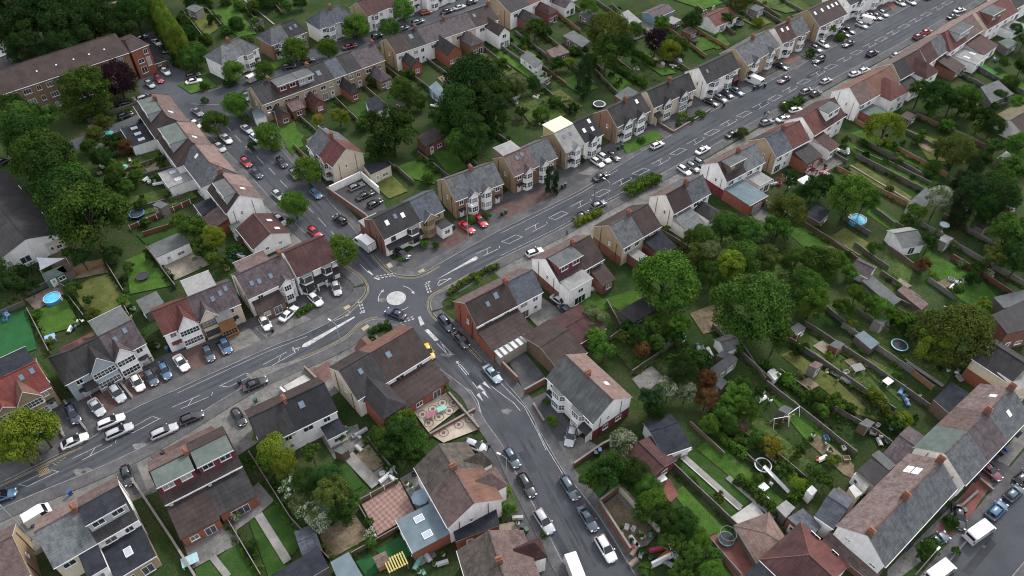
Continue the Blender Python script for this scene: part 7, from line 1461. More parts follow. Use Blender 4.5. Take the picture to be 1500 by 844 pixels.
def clutter(x, y, n, spread, cols, lab):
    rnd = random.Random(int(x*3+y)); c = P(x, y)
    for i in range(n):
        q = c+Vector((rnd.uniform(-spread, spread), rnd.uniform(-spread, spread), 0)); nm = rnd.choice(['crate', 'garden_chair', 'plant_pot', 'board_stack'])
        r0 = empty(nm, (q.x, q.y, .3), rnd.random()*3); px, py = Q(q); col = rnd.choice(cols); cn = {(.6, .6, .58): 'white', (.2, .08, .05): 'terracotta', (.05, .05, .05): 'black', (.25, .2, .14): 'tan', (.06, .15, .3): 'blue', (.1, .25, .22): 'teal', (.3, .3, .3): 'grey', (.35, .12, .04): 'orange', (.3, .03, .08): 'crimson'}[col]
        wd_ = {'crate': 'crate', 'garden_chair': 'garden chair', 'plant_pot': 'plant pot', 'board_stack': 'stack of boards'}[nm]
        tag(r0, where(f'{cn} {wd_} {lab}', px, py), wd_.replace('stack of ', ''), 'odds and ends in the yards'); mt = plain('odd_'+cn, col, .6); s = rnd.uniform(.75, 1.25)
        if nm == 'crate':
            b = MB(); b.box(-.5*s, .5*s, -.35*s, .35*s, 0, .06); [b.box(*v) for v in ((-.5*s, .5*s, -.35*s, -.3*s, .06, .5), (-.5*s, .5*s, .3*s, .35*s, .06, .5), (-.5*s, -.45*s, -.3*s, .3*s, .06, .5), (.45*s, .5*s, -.3*s, .3*s, .06, .5))]; b.build('slats', [mt], r0)
        elif nm == 'garden_chair':
            b = MB(); b.box(-.28, .28, -.28, .28, .4, .45); b.build('seat', [mt], r0); b = MB(); b.box(-.28, .28, .23, .28, .45, .95); b.build('backrest', [mt], r0)
            pm = MB(); pm.box(-.025, .025, -.025, .025, 0, .4); me = pm.mesh('leg', [mt]); [put('leg', me, r0, (a*.24, b_*.24, 0)) for a in (-1, 1) for b_ in (-1, 1)]
        elif nm == 'plant_pot':
            b = MB(); b.tube((0, 0, 0), (0, 0, .5), .22*s, .32*s, 10); b.build('pot', [mt], r0); put('plant', crown('loose', 1, False), r0, (0, 0, .75)).scale = (.4, .4, .4)
        else:
            for k in range(4): b = MB(); b.box(-1.0*s, 1.0*s, -.4+k*.06, .4-k*.05, k*.09, k*.09+.08); b.build('board', [mt], r0)
wt, tc_, bk_, tn, bl, te, gy, og, cr = (.6, .6, .58), (.2, .08, .05), (.05, .05, .05), (.25, .2, .14), (.06, .15, .3), (.1, .25, .22), (.3, .3, .3), (.35, .12, .04), (.3, .03, .08)
for a in [(950, 806, 16, 2.6, (wt, og, te, gy, tn, cr), 'in the brick yard'), (930, 790, 6, 2, (tn, wt), 'on the brick yard floor'), (1192, 246, 16, 3.2, (cr, wt, tc_, gy, og), 'on the busy patio'), (1232, 224, 8, 2, (wt, gy), 'on the glazed terrace'), (1145, 268, 10, 2.6, (wt, cr, gy), 'on the crowded terrace'), (860, 415, 8, 2.4, (wt, te, bl), 'behind the white house'), (505, 640, 8, 3, (wt, tc_, gy, te), 'in the grey yard'), (565, 697, 5, 1.5, (wt, gy), 'by the white posts'),
          (595, 705, 4, 1.6, (wt, bk_), 'on the blue-grey patio'), (625, 835, 7, 2.4, (wt, te, gy), 'in the bottom yard'), (290, 470, 0, 1, (wt,), ''), (195, 470, 9, 3.0, (wt, tn, gy, tc_), 'in the side passage'), (215, 520, 8, 2.4, (gy, wt, tn, cr), 'in the narrow side passage'), (1130, 665, 3, 1.5, (wt, gy), 'near the lawn'), (1225, 560, 6, 2.2, (wt, gy, tn), 'on the dry strip'), (1130, 590, 5, 2.0, (wt, gy), 'in the scrub'), (1210, 660, 9, 3.0, (og, bl, wt, tn), 'on the bare play patch'), (1290, 640, 6, 2, (wt, te, gy), 'behind the terrace'), (1330, 585, 5, 2, (wt, bl), 'by the fence end'),
          (1005, 510, 8, 3, (wt, gy, te), 'in the wild garden'), (1040, 520, 5, 2, (wt,), 'in the wild garden'), (350, 385, 8, 3, (wt, te, bl, tn), 'in the overgrown garden'), (170, 245, 8, 3.4, (wt, gy, tn), 'in the weedy garden'), (225, 265, 4, 2, (wt, gy), 'on the narrow lawn'), (775, 150, 8, 4, (wt, gy, te), 'in the cluttered garden'), (800, 178, 5, 2, (wt, tn), 'by the yellow sheeting'), (985, 95, 10, 3.4, (wt, gy, tn, tc_), 'behind the row'), (1000, 65, 4, 3, (wt, te), 'in the upper garden'), (1400, 110, 6, 3, (wt, bl, gy), 'in the top right gardens'), (1440, 85, 6, 3, (wt, bl, gy), 'by the turf lawn'),
          (1405, 415, 5, 2.4, (wt, gy), 'by the red fence'), (1380, 460, 5, 2, (wt, bl, gy), 'by the yellowish tree'), (1400, 555, 5, 1.6, (wt, gy), 'on the terrace patio'), (640, 150, 5, 3, (wt, te, gy), 'in the terrace gardens'), (480, 190, 5, 2.2, (wt, bl, tn), 'by the side house'), (1112, 715, 3, 2, (wt,), 'beside the hedge'), (765, 812, 4, 1.5, (bk_, gy), 'by the front path'), (758, 768, 3, 1.2, (bk_, gy), 'by the front garden'), (115, 480, 4, 1.2, (wt, bl), 'by the left lawn'), (15, 470, 4, 2, (bl, wt), 'on the left turf')]:
    if a[2]: clutter(*a)
# ------------------------------------------------------------------ fences and garden walls
FENCES = []
for f in [('conc', [(1358, 412), (1396, 439)], 1.5, None), ('grey', [(1257, 412), (1330, 452)], 1.5, None), ('grey', [(1290, 402), (1345, 441)], 1.4, 'greytimber'), ('grey', [(1200, 447), (1250, 488)], 1.5, None), ('brown', [(1085, 520), (1128, 562)], 1.5, None), ('grey', [(1040, 600), (1112, 657)], 1.5, None), ('grey', [(1250, 360), (1300, 396)], 1.4, None), ('brown', [(1300, 366), (1350, 402)], 1.5, None), ('grey', [(1140, 545), (1225, 606)], 1.3, None), ('grey', [(1190, 520), (1290, 592)], 1.2, None), ('brown', [(1010, 622), (1060, 668)], 1.3, None), ('grey', [(1058, 640), (1128, 700)], 1.2, None), ('grey', [(1245, 452), (1300, 488)], 1.3, None), ('brown', [(1200, 345), (1262, 388)], 1.4, None), ('grey', [(1120, 300), (1170, 330)], 1.5, None), ('grey', [(1310, 330), (1348, 355)], 1.4, None), ('grey', [(1390, 265), (1440, 290)], 1.5, None), ('brown', [(1380, 318), (1450, 358)], 1.4, None), ('grey', [(1415, 340), (1500, 388)], 1.4, None), ('grey', [(1300, 240), (1362, 272)], 1.2, None), ('grey', [(1212, 225), (1240, 240)], 1.4, None),
 ('grey', [(755, 50), (815, 95)], 1.4, None), ('brown', [(770, 34), (832, 80)], 1.4, None), ('grey', [(845, 75), (885, 108)], 1.4, None), ('grey', [(930, 40), (988, 84)], 1.4, 'greytimber'), ('orange', [(980, 46), (1034, 86)], 1.4, None), ('grey', [(1050, -5), (1102, 32)], 1.4, None), ('brown', [(1076, -16), (1142, 28)], 1.4, None), ('grey', [(590, 102), (640, 141)], 1.4, None), ('grey', [(620, 86), (672, 124)], 1.4, None), ('brown', [(650, 74), (704, 113)], 1.4, None), ('grey', [(268, 18), (302, 62)], 1.4, None), ('grey', [(345, -2), (388, 46)], 1.4, None), ('brown', [(390, -6), (414, 22)], 1.4, None), ('grey', [(860, -5), (925, 40)], 1.3, None), ('grey', [(820, -2), (880, 36)], 1.3, None), ('brown', [(1020, 12), (1075, 52)], 1.4, None), ('grey', [(1120, -12), (1175, 20)], 1.4, None), ('grey', [(430, 165), (480, 210)], 1.4, None), ('brown', [(490, 145), (530, 185)], 1.4, None), ('grey', [(540, 215), (580, 250)], 1.4, None), ('grey', [(655, 205), (700, 245)], 1.4, None), ('grey', [(130, 180), (215, 150)], 1.4, None), ('grey', [(130, 215), (225, 180)], 1.4, None), ('brown', [(160, 262), (255, 228)], 1.4, None), ('grey', [(60, 400), (105, 430)], 1.4, None),
 ('orange', [(1290, 209), (1385, 260)], 1.7, 'orangetimber2'), ('grey', [(1258, 206), (1348, 258)], 1.4, None), ('grey', [(1252, 231), (1350, 282)], 1.7, 'greytimber'), ('orange', [(1223, 249), (1335, 307)], 1.7, 'greytimber'), ('brown', [(1173, 329), (1256, 381)], 1.6, 'timber'), ('grey', [(1236, 323), (1273, 346)], 1.5, None), ('grey', [(1276, 307), (1308, 332)], 1.5, None), ('conc', [(1348, 331), (1439, 386), (1500, 420)], 1.6, 'concrete'),
          ('red', [(1393, 379), (1441, 408), (1500, 446)], 1.6, 'redtimber'), ('grey', [(1177, 476), (1280, 543), (1380, 613)], 1.6, 'greytimber'), ('grey', [(1153, 500), (1230, 552), (1308, 605)], 1.7, 'greytimber'), ('conc', [(1231, 479), (1300, 524), (1334, 548)], 1.7, None), ('orange', [(1335, 549), (1364, 572)], 1.7, 'orangetimber2'), ('grey', [(1121, 564), (1215, 638), (1252, 668)], 1.6, 'greytimber'), ('grey', [(1217, 599), (1284, 638), (1327, 671)], 1.6, 'concrete'), ('grey', [(984, 684), (1096, 791)], 1.7, 'greytimber'),
          ('brown', [(1100, 638), (1180, 705)], 1.5, None), ('conc', [(1034, 788), (1084, 845)], 1.3, None), ('conc', [(893, 500), (930, 473)], 1.6, None), ('grey', [(925, 549), (989, 505)], 1.6, 'greytimber'), ('grey', [(888, 444), (912, 486)], 1.4, None), ('red', [(192, 337), (280, 299)], 1.6, 'white'), ('red', [(211, 347), (267, 329)], 1.6, None), ('grey', [(155, 385), (184, 432)], 1.6, None), ('orange', [(101, 406), (152, 387)], 1.7, 'orangetimber2'), ('grey', [(40, 434), (101, 406)], 1.6, None), ('grey', [(216, 366), (259, 424)], 1.6, 'greytimber'),
          ('grey', [(99, 433), (133, 477)], 1.6, 'greytimber'), ('conc', [(43, 457), (75, 520)], 1.5, None), ('grey', [(-10, 468), (38, 447)], 1.5, None), ('orange', [(328, 752), (384, 846)], 1.5, None), ('grey', [(367, 667), (428, 764), (484, 823)], 1.6, 'greytimber'), ('grey', [(540, 646), (583, 700)], 1.6, None), ('brown', [(524, 740), (583, 708)], 1.7, 'white'), ('grey', [(527, 745), (554, 792)], 1.5, None), ('brown', [(516, 815), (607, 764)], 1.6, None), ('brick', [(655, 577), (702, 632)], 1.3, None), ('brick', [(630, 640), (696, 603)], 1.0, None),
          ('brick', [(722, 524), (758, 561)], 1.8, None), ('brick', [(768, 579), (798, 562)], 1.7, None), ('brick', [(781, 594), (797, 620)], .8, None), ('brick', [(840, 684), (882, 655), (900, 646)], 1.2, None), ('brick', [(877, 742), (922, 812)], 2.1, None), ('brick', [(877, 742), (906, 720)], 2.1, None), ('pale', [(906, 720), (966, 783)], 2.1, None), ('white', [(952, 833), (986, 816), (1010, 841)], 1.9, None),
          ('orange', [(810, 18), (850, 49)], 1.6, None), ('grey', [(733, 71), (789, 113)], 1.5, 'greytimber'), ('orange', [(1000, 37), (1066, 73)], 1.6, 'orangetimber2'), ('brown', [(564, 101), (607, 134)], 1.6, None), ('grey', [(703, 69), (748, 105)], 1.5, 'greytimber'), ('brown', [(532, 128), (570, 161)], 1.5, None), ('grey', [(301, 13), (326, 41)], 1.5, None), ('white', [(484, 283), (530, 261), (556, 284)], 2.0, None), ('brick', [(481, 284), (538, 324), (566, 368)], 2.0, None), ('grey', [(578, 246), (607, 271)], 1.5, None), ('grey', [(612, 227), (658, 263)], 1.6, 'greytimber'),
          ('brick', [(962, 181), (986, 196), (1040, 164)], .8, None), ('pale', [(197, 707), (256, 796), (290, 850)], 1.5, None), ('brick', [(1427, 700), (1452, 721)], .9, None), ('grey', [(870, 104), (905, 141)], 1.4, None), ('red', [(800, 104), (830, 128)], 1.5, None), ('brown', [(1340, 172), (1415, 205), (1455, 225)], 1.6, 'orangetimber2'), ('grey', [(1320, 192), (1378, 222)], 1.3, None), ('grey', [(1412, 92), (1470, 125), (1500, 140)], 1.6, 'blueshed'), ('grey', [(1380, 98), (1440, 130)], 1.5, None), ('orange', [(1225, 162), (1265, 188)], 1.6, None), ('grey', [(740, 62), (800, 104)], 1.4, None), ('grey', [(895, 10), (960, 60)], 1.4, None), ('grey', [(640, 130), (690, 165)], 1.4, None),
          ('grey', [(1000, 666), (984, 683)], 1.5, None), ('orange', [(430, 215), (452, 236)], 1.5, None), ('brick', [(446, 234), (470, 262)], 1.0, None), ('white', [(412, 571), (440, 598)], .8, None), ('brick', [(447, 541), (470, 563)], 1.0, None), ('brick', [(1386, 762), (1430, 722)], .7, None), ('pale', [(96, 590), (128, 632)], .8, None), ('pale', [(172, 555), (195, 584)], .5, None), ('pale', [(84, 612), (94, 640)], .6, None), ('brick', [(234, 533), (246, 560)], .6, None), ('brick', [(318, 502), (330, 522)], .6, None), ('grey', [(180, 445), (222, 520)], 1.5, None), ('grey', [(150, 275), (270, 245)], 1.4, None), ('grey', [(160, 320), (270, 290)], 1.4, None), ('grey', [(140, 240), (240, 205)], 1.4, None), ('grey', [(965, 340), (1060, 400)], 1.5, None), ('grey', [(1050, 315), (1120, 360)], 1.5, None), ('grey', [(1042, 480), (1110, 545)], 1.5, None), ('grey', [(1080, 500), (1120, 560)], 1.4, None), ('grey', [(868, 62), (930, 112)], 1.4, None), ('grey', [(820, 86), (870, 125)], 1.4, None), ('grey', [(690, 175), (745, 212)], 1.5, None), ('grey', [(780, 118), (840, 170)], 1.4, None), ('grey', [(1110, 15), (1150, 40)], 1.4, None), ('grey', [(950, 68), (1010, 108)], 1.5, None)]:
    fence(f[0], f[1], f[2]*(.8 if f[0] not in ('brick', 'white', 'pale') else .95), f[3])
    if f[0] not in ('brick', 'white', 'pale'): FENCES.append(f[1])
house('row of brick outhouses below the terrace white gable', (1216, 780), (1290, 838), roof='pinkdark', far='maroon', wall='brick', hr=2.9, he=2.2, sn=1.5, sf=1.3, near='N', cat='outhouse', name='outhouse_row', gut=False)
for a in [([(918, 287), (940, 276), (964, 266)], 3.2, 2.6, 'bright'), ([(843, 331), (862, 322), (880, 312)], 1.6, 1.6, 'lime'), ([(1146, 163), (1174, 150)], 2.6, 1.8, 'mid'), ([(1080, 706), (1110, 730), (1138, 757)], 1.9, 1.7, 'mid'), ([(1157, 732), (1187, 711)], 1.8, 1.6, 'bright'), ([(893, 97), (920, 112), (947, 129)], 1.8, 1.8, 'mid'), ([(917, 73), (940, 87), (960, 100)], 1.8, 1.8, 'mid'), ([(657, 432), (690, 410), (730, 392)], 1.4, 1.1, 'olive'), ([(544, 490), (560, 480), (575, 484)], 1.3, 1.0, 'dark'), ([(1115, 535), (1160, 570), (1200, 600)], 1.6, 1.4, 'mid'), ([(1050, 640), (1090, 672)], 1.6, 1.6, 'bright'), ([(436, 462), (450, 455), (458, 448)], 1.6, .9, 'mid'), ([(1098, 660), (1070, 632)], 2, 1.5, 'mid')]: hedge(*a)
STREET = [
 (346, 155, 19, 'bright', 6.8), (314, 183, 18, 'mid', 6.8), (392, 201, 20, 'bright', 7), (449, 252, 21, 'bright', 7), (431, 301, 20, 'bright', 6.6), (498, 368, 23, 'bright', 7), (284, 83, 20, 'mid', 7), (342, 107, 16, 'bright', 6), (387, 105, 15, 'mid', 6), (431, 75, 18, 'bright', 6.5), (481, 73, 16, 'bright', 6), (520, 42, 19, 'bright', 7), (571, 43, 15, 'mid', 6), (591, 15, 16, 'bright', 6.5),
]
for k, t in enumerate(STREET): tree(t[0], t[1], t[2]*1.06, t[3], t[4], var=(k % 2)*2)
TR = [
 # wood at the top left
 (30, 40, 36, 'black', 15), (70, 20, 38, 'black', 16), (110, 45, 36, 'black', 15), (150, 15, 36, 'dark', 16), (175, 45, 30, 'black', 13), (95, 70, 28, 'black', 12), (40, 75, 26, 'black', 12), (195, 15, 24, 'dark', 14), (130, -10, 34, 'black', 16), (20, 5, 36, 'black', 16),
 (130, 142, 40, 'mid', 11, 'round'), (172, 118, 29, 'copper', 10), (60, 175, 30, 'mid', 12),
 # big row on the left
 (275, 50, 14, 'dark', 4), (262, 88, 14, 'dark', 4), (300, 60, 11, 'mid', 3), (330, 46, 10, 'mid', 3), (346, 36, 12, 'dark', 3.5), (372, 15, 14, 'mid', 4), (388, 4, 14, 'dark', 5), (404, 0, 12, 'mid', 4), (362, 60, 9, 'mid', 2.5), (300, 5, 13, 'dark', 4), (283, 3, 14, 'dark', 5), (330, 4, 10, 'mid', 3), (268, 30, 10, 'mid', 3), (310, 30, 9, 'dark', 3), (350, 10, 9, 'bright', 3), (420, 10, 10, 'mid', 4), (440, 5, 10, 'dark', 4), (375, 35, 9, 'mid', 3),
 (620, 75, 9, 'mid', 2.5), (700, 100, 10, 'dark', 3), (735, 95, 9, 'mid', 2.5), (770, 62, 10, 'mid', 3), (800, 48, 9, 'dark', 3), (840, 75, 10, 'mid', 3), (815, 150, 10, 'mid', 3), (840, 160, 9, 'dark', 2.5), (690, 225, 12, 'dark', 4), (560, 225, 14, 'dark', 5), (625, 262, 9, 'mid', 2.5), (720, 190, 14, 'dark', 5), (738, 175, 10, 'mid', 3.5), (640, 170, 12, 'mid', 4), (530, 185, 10, 'mid', 3), (545, 120, 10, 'dark', 3), (600, 110, 8, 'mid', 2.5),
 # middle top
 (574, 195, 43, 'dark', 13), (692, 122, 40, 'black', 15), (715, 142, 28, 'dark', 12), (668, 157, 32, 'dark', 13), (690, 192, 30, 'dark', 12), (680, 212, 26, 'mid', 9), (720, 165, 26, 'black', 11), (587, 133, 20, 'mid', 8), (497, 172, 15, 'lime', 5), (610, 148, 14, 'mid', 5), (650, 180, 22, 'dark', 9),
 (895, 50, 30, 'olive', 15), (888, 75, 24, 'mid', 12), (905, 68, 22, 'dark', 12), (961, 60, 17, 'copper', 8), (979, 76, 17, 'lime', 6), (784, 40, 16, 'mid', 7), (862, 10, 13, 'bright', 7), (757, 126, 18, 'pale', 6), (745, 135, 14, 'mid', 5), (833, 92, 10, 'lime', 4), (792, 168, 13, 'bright', 4), (764, 165, 10, 'mid', 3.5), (928, 45, 13, 'mid', 5), (970, 35, 14, 'bright', 6), (1000, 68, 12, 'mid', 4.5), (985, 60, 10, 'mid', 4), (780, 122, 12, 'dark', 5), (815, 95, 14, 'dark', 5), (865, 90, 12, 'mid', 4), (800, 115, 9, 'mid', 3), (1015, 30, 14, 'dark', 7), (1065, 28, 12, 'mid', 5), (1080, 8, 14, 'olive', 7), (1095, 5, 10, 'mid', 5), (1110, 33, 8, 'lime', 2.5), (1218, 42, 8, 'lime', 3.5), (1230, 56, 8, 'mid', 2), (1187, 80, 8, 'mid', 2),
 # top right gardens
 (1296, 188, 27, 'lime', 9, 'weep'), (1350, 132, 18, 'mid', 8), (1372, 140, 22, 'dark', 9), (1395, 150, 20, 'dark', 8), (1413, 145, 20, 'mid', 8), (1440, 172, 18, 'dark', 7), (1455, 185, 16, 'dark', 6), (1362, 163, 12, 'mid', 4), (1404, 222, 26, 'olive', 9), (1380, 217, 16, 'olive', 6), (1378, 290, 18, 'blossom', 8), (1422, 280, 26, 'conifer', 12), (1462, 285, 30, 'dark', 12), (1478, 250, 24, 'mid', 9), (1495, 215, 22, 'bright', 8), (1478, 345, 34, 'mid', 11), (1495, 380, 24, 'dark', 9), (1455, 375, 18, 'olive', 8), (1440, 300, 22, 'dark', 10), (1330, 325, 12, 'mid', 4), (1343, 310, 12, 'bright', 4),
 (1352, 388, 13, 'rust', 4), (1366, 404, 6, 'lime', 1.8), (1362, 355, 15, 'dark', 5), (1281, 365, 10, 'mid', 4), (1441, 445, 11, 'lime', 3), (1403, 424, 9, 'mid', 3), (1245, 290, 32, 'bright', 10), (1268, 290, 20, 'mid', 8), (1192, 278, 22, 'dark', 7), (1208, 268, 14, 'dark', 6), (1158, 262, 13, 'dark', 5), (1152, 312, 26, 'olive', 9), (1140, 335, 22, 'mid', 8),
 (1480, 122, 12, 'mid', 4), (1496, 100, 14, 'dark', 5), (1470, 92, 8, 'mid', 3), (1490, 152, 14, 'bright', 5), (1466, 142, 10, 'dark', 3.5), (1500, 62, 12, 'mid', 5), (1488, 44, 10, 'dark', 4), (1418, 160, 12, 'mid', 4), (1385, 185, 10, 'bright', 3), (1345, 205, 9, 'mid', 2.5), (1435, 235, 14, 'dark', 5), (1455, 215, 14, 'mid', 5),
 # middle right thicket
 (1062, 332, 22, 'mid', 7), (1095, 345, 26, 'mid', 8), (1030, 350, 20, 'mid', 7), (1025, 375, 22, 'olive', 7), (1040, 370, 18, 'pale', 7), (1070, 392, 24, 'lime', 8), (1090, 380, 26, 'mid', 8), (1125, 378, 22, 'olive', 7), (1045, 400, 18, 'mid', 6), (1010, 350, 14, 'olive', 5), (1165, 385, 22, 'mid', 7), (1200, 385, 28, 'mid', 8), (1180, 420, 28, 'mid', 8), (1190, 445, 26, 'bright', 7), (1225, 380, 16, 'bright', 5), (1245, 400, 14, 'bright', 4), (1255, 430, 14, 'bright', 5), (1272, 445, 18, 'mid', 5), (1290, 455, 18, 'bright', 5), (1312, 466, 15, 'bright', 4.5), (1330, 475, 14, 'mid', 4), (1340, 490, 13, 'olive', 4), (1350, 470, 14, 'pale', 4), (1235, 450, 16, 'mid', 5),
 (972, 412, 46, 'bright', 12), (985, 446, 26, 'mid', 8), (1105, 452, 55, 'mid', 14), (1140, 490, 22, 'mid', 8), (1395, 492, 48, 'olive', 11), (1370, 505, 30, 'lime', 8), (1420, 480, 30, 'olive', 9), (1375, 475, 22, 'lime', 7),
 (870, 466, 20, 'pale', 5, 'loose'), (872, 498, 18, 'bright', 5), (885, 515, 14, 'bright', 4), (915, 496, 14, 'olive', 4), (935, 490, 16, 'dark', 5), (955, 480, 18, 'mid', 5), (975, 475, 18, 'mid', 5), (995, 475, 18, 'bright', 6), (940, 512, 12, 'rust', 3.5), (920, 480, 12, 'dark', 4), (960, 505, 14, 'mid', 4), (990, 495, 14, 'dark', 4),
 (1000, 540, 22, 'black', 9), (980, 570, 20, 'blossom', 6), (1005, 575, 16, 'blossom', 5), (955, 585, 20, 'conifer', 7), (960, 600, 18, 'dark', 5), (1035, 560, 18, 'rust', 6), (1035, 585, 18, 'rust', 5), (1078, 582, 24, 'bright', 7), (1095, 600, 18, 'mid', 5), (1060, 605, 20, 'mid', 5), (1040, 620, 16, 'bright', 4), (1010, 520, 14, 'mid', 4), (1030, 530, 14, 'dark', 5), (985, 530, 12, 'mid', 3.5), (1070, 620, 16, 'mid', 4), (1085, 565, 16, 'mid', 4),
 (1127, 655, 15, 'yellow', 3.5), (1150, 690, 14, 'mid', 3.5), (1165, 705, 12, 'lime', 3), (1210, 705, 14, 'mid', 3.5), (1190, 690, 12, 'mid', 3), (1225, 590, 15, 'bright', 4), (1200, 580, 10, 'mid', 2.6), (1240, 595, 10, 'mid', 3), (1110, 640, 12, 'mid', 3), (1170, 660, 10, 'mid', 2.5),
 # bottom middle
 (911, 648, 20, 'blossom', 6), (895, 690, 30, 'dark', 8), (925, 695, 26, 'dark', 7), (875, 700, 18, 'mid', 5), (945, 715, 22, 'mid', 6), (860, 705, 13, 'mid', 4), (955, 740, 26, 'bright', 6), (975, 760, 26, 'dark', 7), (1000, 765, 24, 'dark', 7), (985, 790, 24, 'mid', 6), (1020, 790, 20, 'bright', 5), (1010, 812, 20, 'mid', 5), (1035, 815, 18, 'mid', 4), (1000, 835, 24, 'mid', 5), (1040, 840, 22, 'bright', 4.5), (985, 790, 13, 'blossom', 5), (808, 618, 9, 'bright', 2.4), (800, 590, 7, 'mid', 1.8), (946, 838, 12, 'mid', 2.4), (937, 752, 14, 'mid', 3.5),
 # bottom left
 (405, 662, 26, 'lime', 7), (395, 675, 20, 'mid', 6), (415, 680, 20, 'lime', 6), (425, 715, 16, 'blossom', 5), (438, 735, 16, 'pale', 4.5), (450, 750, 16, 'blossom', 4.5), (468, 762, 20, 'blossom', 5), (490, 725, 30, 'olive', 8), (480, 700, 24, 'dark', 8), (500, 748, 22, 'dark', 7), (450, 705, 20, 'dark', 7), (515, 735, 14, 'mid', 4), (590, 640, 28, 'dark', 6), (575, 655, 22, 'dark', 5), (605, 650, 22, 'mid', 5), (595, 620, 20, 'bright', 5), (560, 640, 18, 'mid', 4), (610, 670, 16, 'dark', 4), (580, 625, 18, 'mid', 5), (540, 765, 8, 'mid', 2), (745, 748, 9, 'mid', 2), (742, 720, 8, 'lime', 1.4), (545, 795, 8, 'mid', 2), (795, 785, 6, 'mid', 1.6),
 (38, 640, 40, 'lime', 9), (25, 655, 26, 'lime', 8), (55, 628, 26, 'bright', 8),
 # left gardens
 (282, 338, 24, 'mid', 7), (310, 348, 18, 'lime', 6), (298, 362, 18, 'mid', 5), (312, 378, 10, 'bright', 3), (265, 330, 16, 'bright', 5), (172, 250, 13, 'bright', 3.5), (185, 275, 14, 'mid', 4), (165, 268, 14, 'dark', 4), (200, 260, 12, 'mid', 3.5), (150, 230, 16, 'dark', 5), (165, 210, 16, 'dark', 5), (185, 215, 12, 'rust', 4), (140, 200, 14, 'olive', 5), (205, 300, 9, 'mid', 2.5), (330, 385, 12, 'mid', 3.5), (345, 370, 12, 'dark', 3.5), (15, 420, 22, 'black', 7), (0, 400, 24, 'dark', 7), (40, 420, 14, 'black', 5), (110, 425, 12, 'mid', 3.5), (130, 440, 9, 'mid', 2.5), (135, 462, 11, 'olive', 3), (180, 440, 10, 'bright', 2.6), (190, 392, 8, 'mid', 2.5), (120, 380, 16, 'dark', 5), (165, 375, 14, 'dark', 4), (150, 180, 14, 'olive', 5), (130, 215, 12, 'mid', 4), (75, 345, 10, 'dark', 3), (30, 400, 12, 'black', 4), (100, 370, 10, 'mid', 3), (215, 180, 12, 'dark', 4),
 # clipped shrubs and front gardens
 (1012, 176, 6, 'mid', 1.2), (1026, 168, 7, 'bright', 1.5), (994, 183, 6, 'mid', 1.2), (848, 236, 10, 'mid', 1.8), (622, 358, 8, 'bright', 1.6), (638, 360, 6, 'mid', 1.4), (588, 380, 5, 'bright', 1.5), (690, 322, 7, 'bright', 1.6), (712, 318, 8, 'mid', 1.8), (1000, 172, 7, 'lime', 1.8), (940, 206, 7, 'mid', 1.5), (1088, 197, 9, 'olive', 2.4), (1400, 808, 8, 'mid', 1.4), (1365, 800, 12, 'mid', 2.0), (1350, 815, 10, 'dark', 1.8), (1392, 765, 10, 'dark', 1.8), (545, 500, 8, 'dark', 2), (665, 440, 7, 'bright', 1.6), (700, 408, 6, 'lime', 1.4), (560, 585, 6, 'bright', 2), (380, 640, 10, 'lime', 3), (500, 640, 6, 'mid', 2), (655, 570, 6, 'bright', 2), (1110, 700, 8, 'mid', 2), (300, 128, 8, 'mid', 2), (335, 122, 8, 'dark', 2), (360, 175, 7, 'mid', 2.4), (405, 215, 8, 'lime', 2), (300, 148, 6, 'mid', 1.4), (370, 215, 7, 'dark', 2), (425, 325, 7, 'mid', 2), (540, 175, 10, 'mid', 3), (630, 240, 8, 'mid', 2), (560, 250, 8, 'bright', 2.4), (790, 220, 6, 'dark', 2), (415, 150, 0, 'mid', 2),
]
for t in TR:
    if t[2] <= 0: continue
    x, y, r, col, h = t[:5]; tree(x, y, r, col, h, t[5] if len(t) > 5 else 'round', squash=1.0 if h > 0 else 1)
for k in range(13): tree(216+k*4, -2+k*5.9, 13, 'citrus', 11.5-(k % 3)*.4, 'column', word='clipped columnar')
for x, y, r, h, col in [(808, 264, 10, 7.5, 'conifer'), (855, 116, 12, 11, 'conifer'), (455, 662, 15, 8, 'mid'), (466, 175, 8, 5, 'yellow'), (1415, 265, 16, 11, 'conifer'), (1450, 310, 14, 10, 'conifer'), (1408, 310, 14, 9, 'conifer')]: tree(x, y, r, col, h, 'column' if col == 'conifer' else 'round')
for k in range(11): tree(20+11*k, 172+15.2*k, 30+1.7*k, ('dark', 'mid', 'dark')[k % 3], 14.5+.5*(k % 3), squash=1.12, var=(k % 4))
# loose bushes filling the long back gardens
rb_ = random.Random(77); solid = [o.location for o in LABELLED if o['category'] in ('house', 'shed', 'garage', 'workshop', 'bungalow', 'garden table', 'table', 'pool', 'trampoline', 'garden room', 'summerhouse', 'rear wing', 'swing', 'gazebo')]
for (ax, ay), (bx, by), (cx_, cy_), n in [((1000, 600), (1480, 330), (1330, 650), 62), ((1060, 600), (1180, 500), (1230, 690), 22), ((1220, 210), (1460, 130), (1480, 330), 26), ((700, 70), (940, 20), (930, 130), 22), ((560, 130), (720, 80), (700, 220), 14), ((130, 190), (260, 190), (220, 330), 14)]:
    for _ in range(n):
        u, v = rb_.random(), rb_.random(); u, v = (1-u, 1-v) if u+v > 1 else (u, v); x = ax+(bx-ax)*u+(cx_-ax)*v; y = ay+(by-ay)*u+(cy_-ay)*v; p = P(x, y, .6)
        if min((p.xy-q.xy).length for q in solid) < 3.6: continue
        rm = rb_.uniform(.45, 1.5); tree(x, y, rm*FOC/depth(x, y, 1), rb_.choice(['mid', 'dark', 'bright', 'mid', 'olive', 'dark', 'lime', 'mid']), rm*rb_.uniform(1.7, 2.4), rb_.choice(['round', 'round', 'loose']))
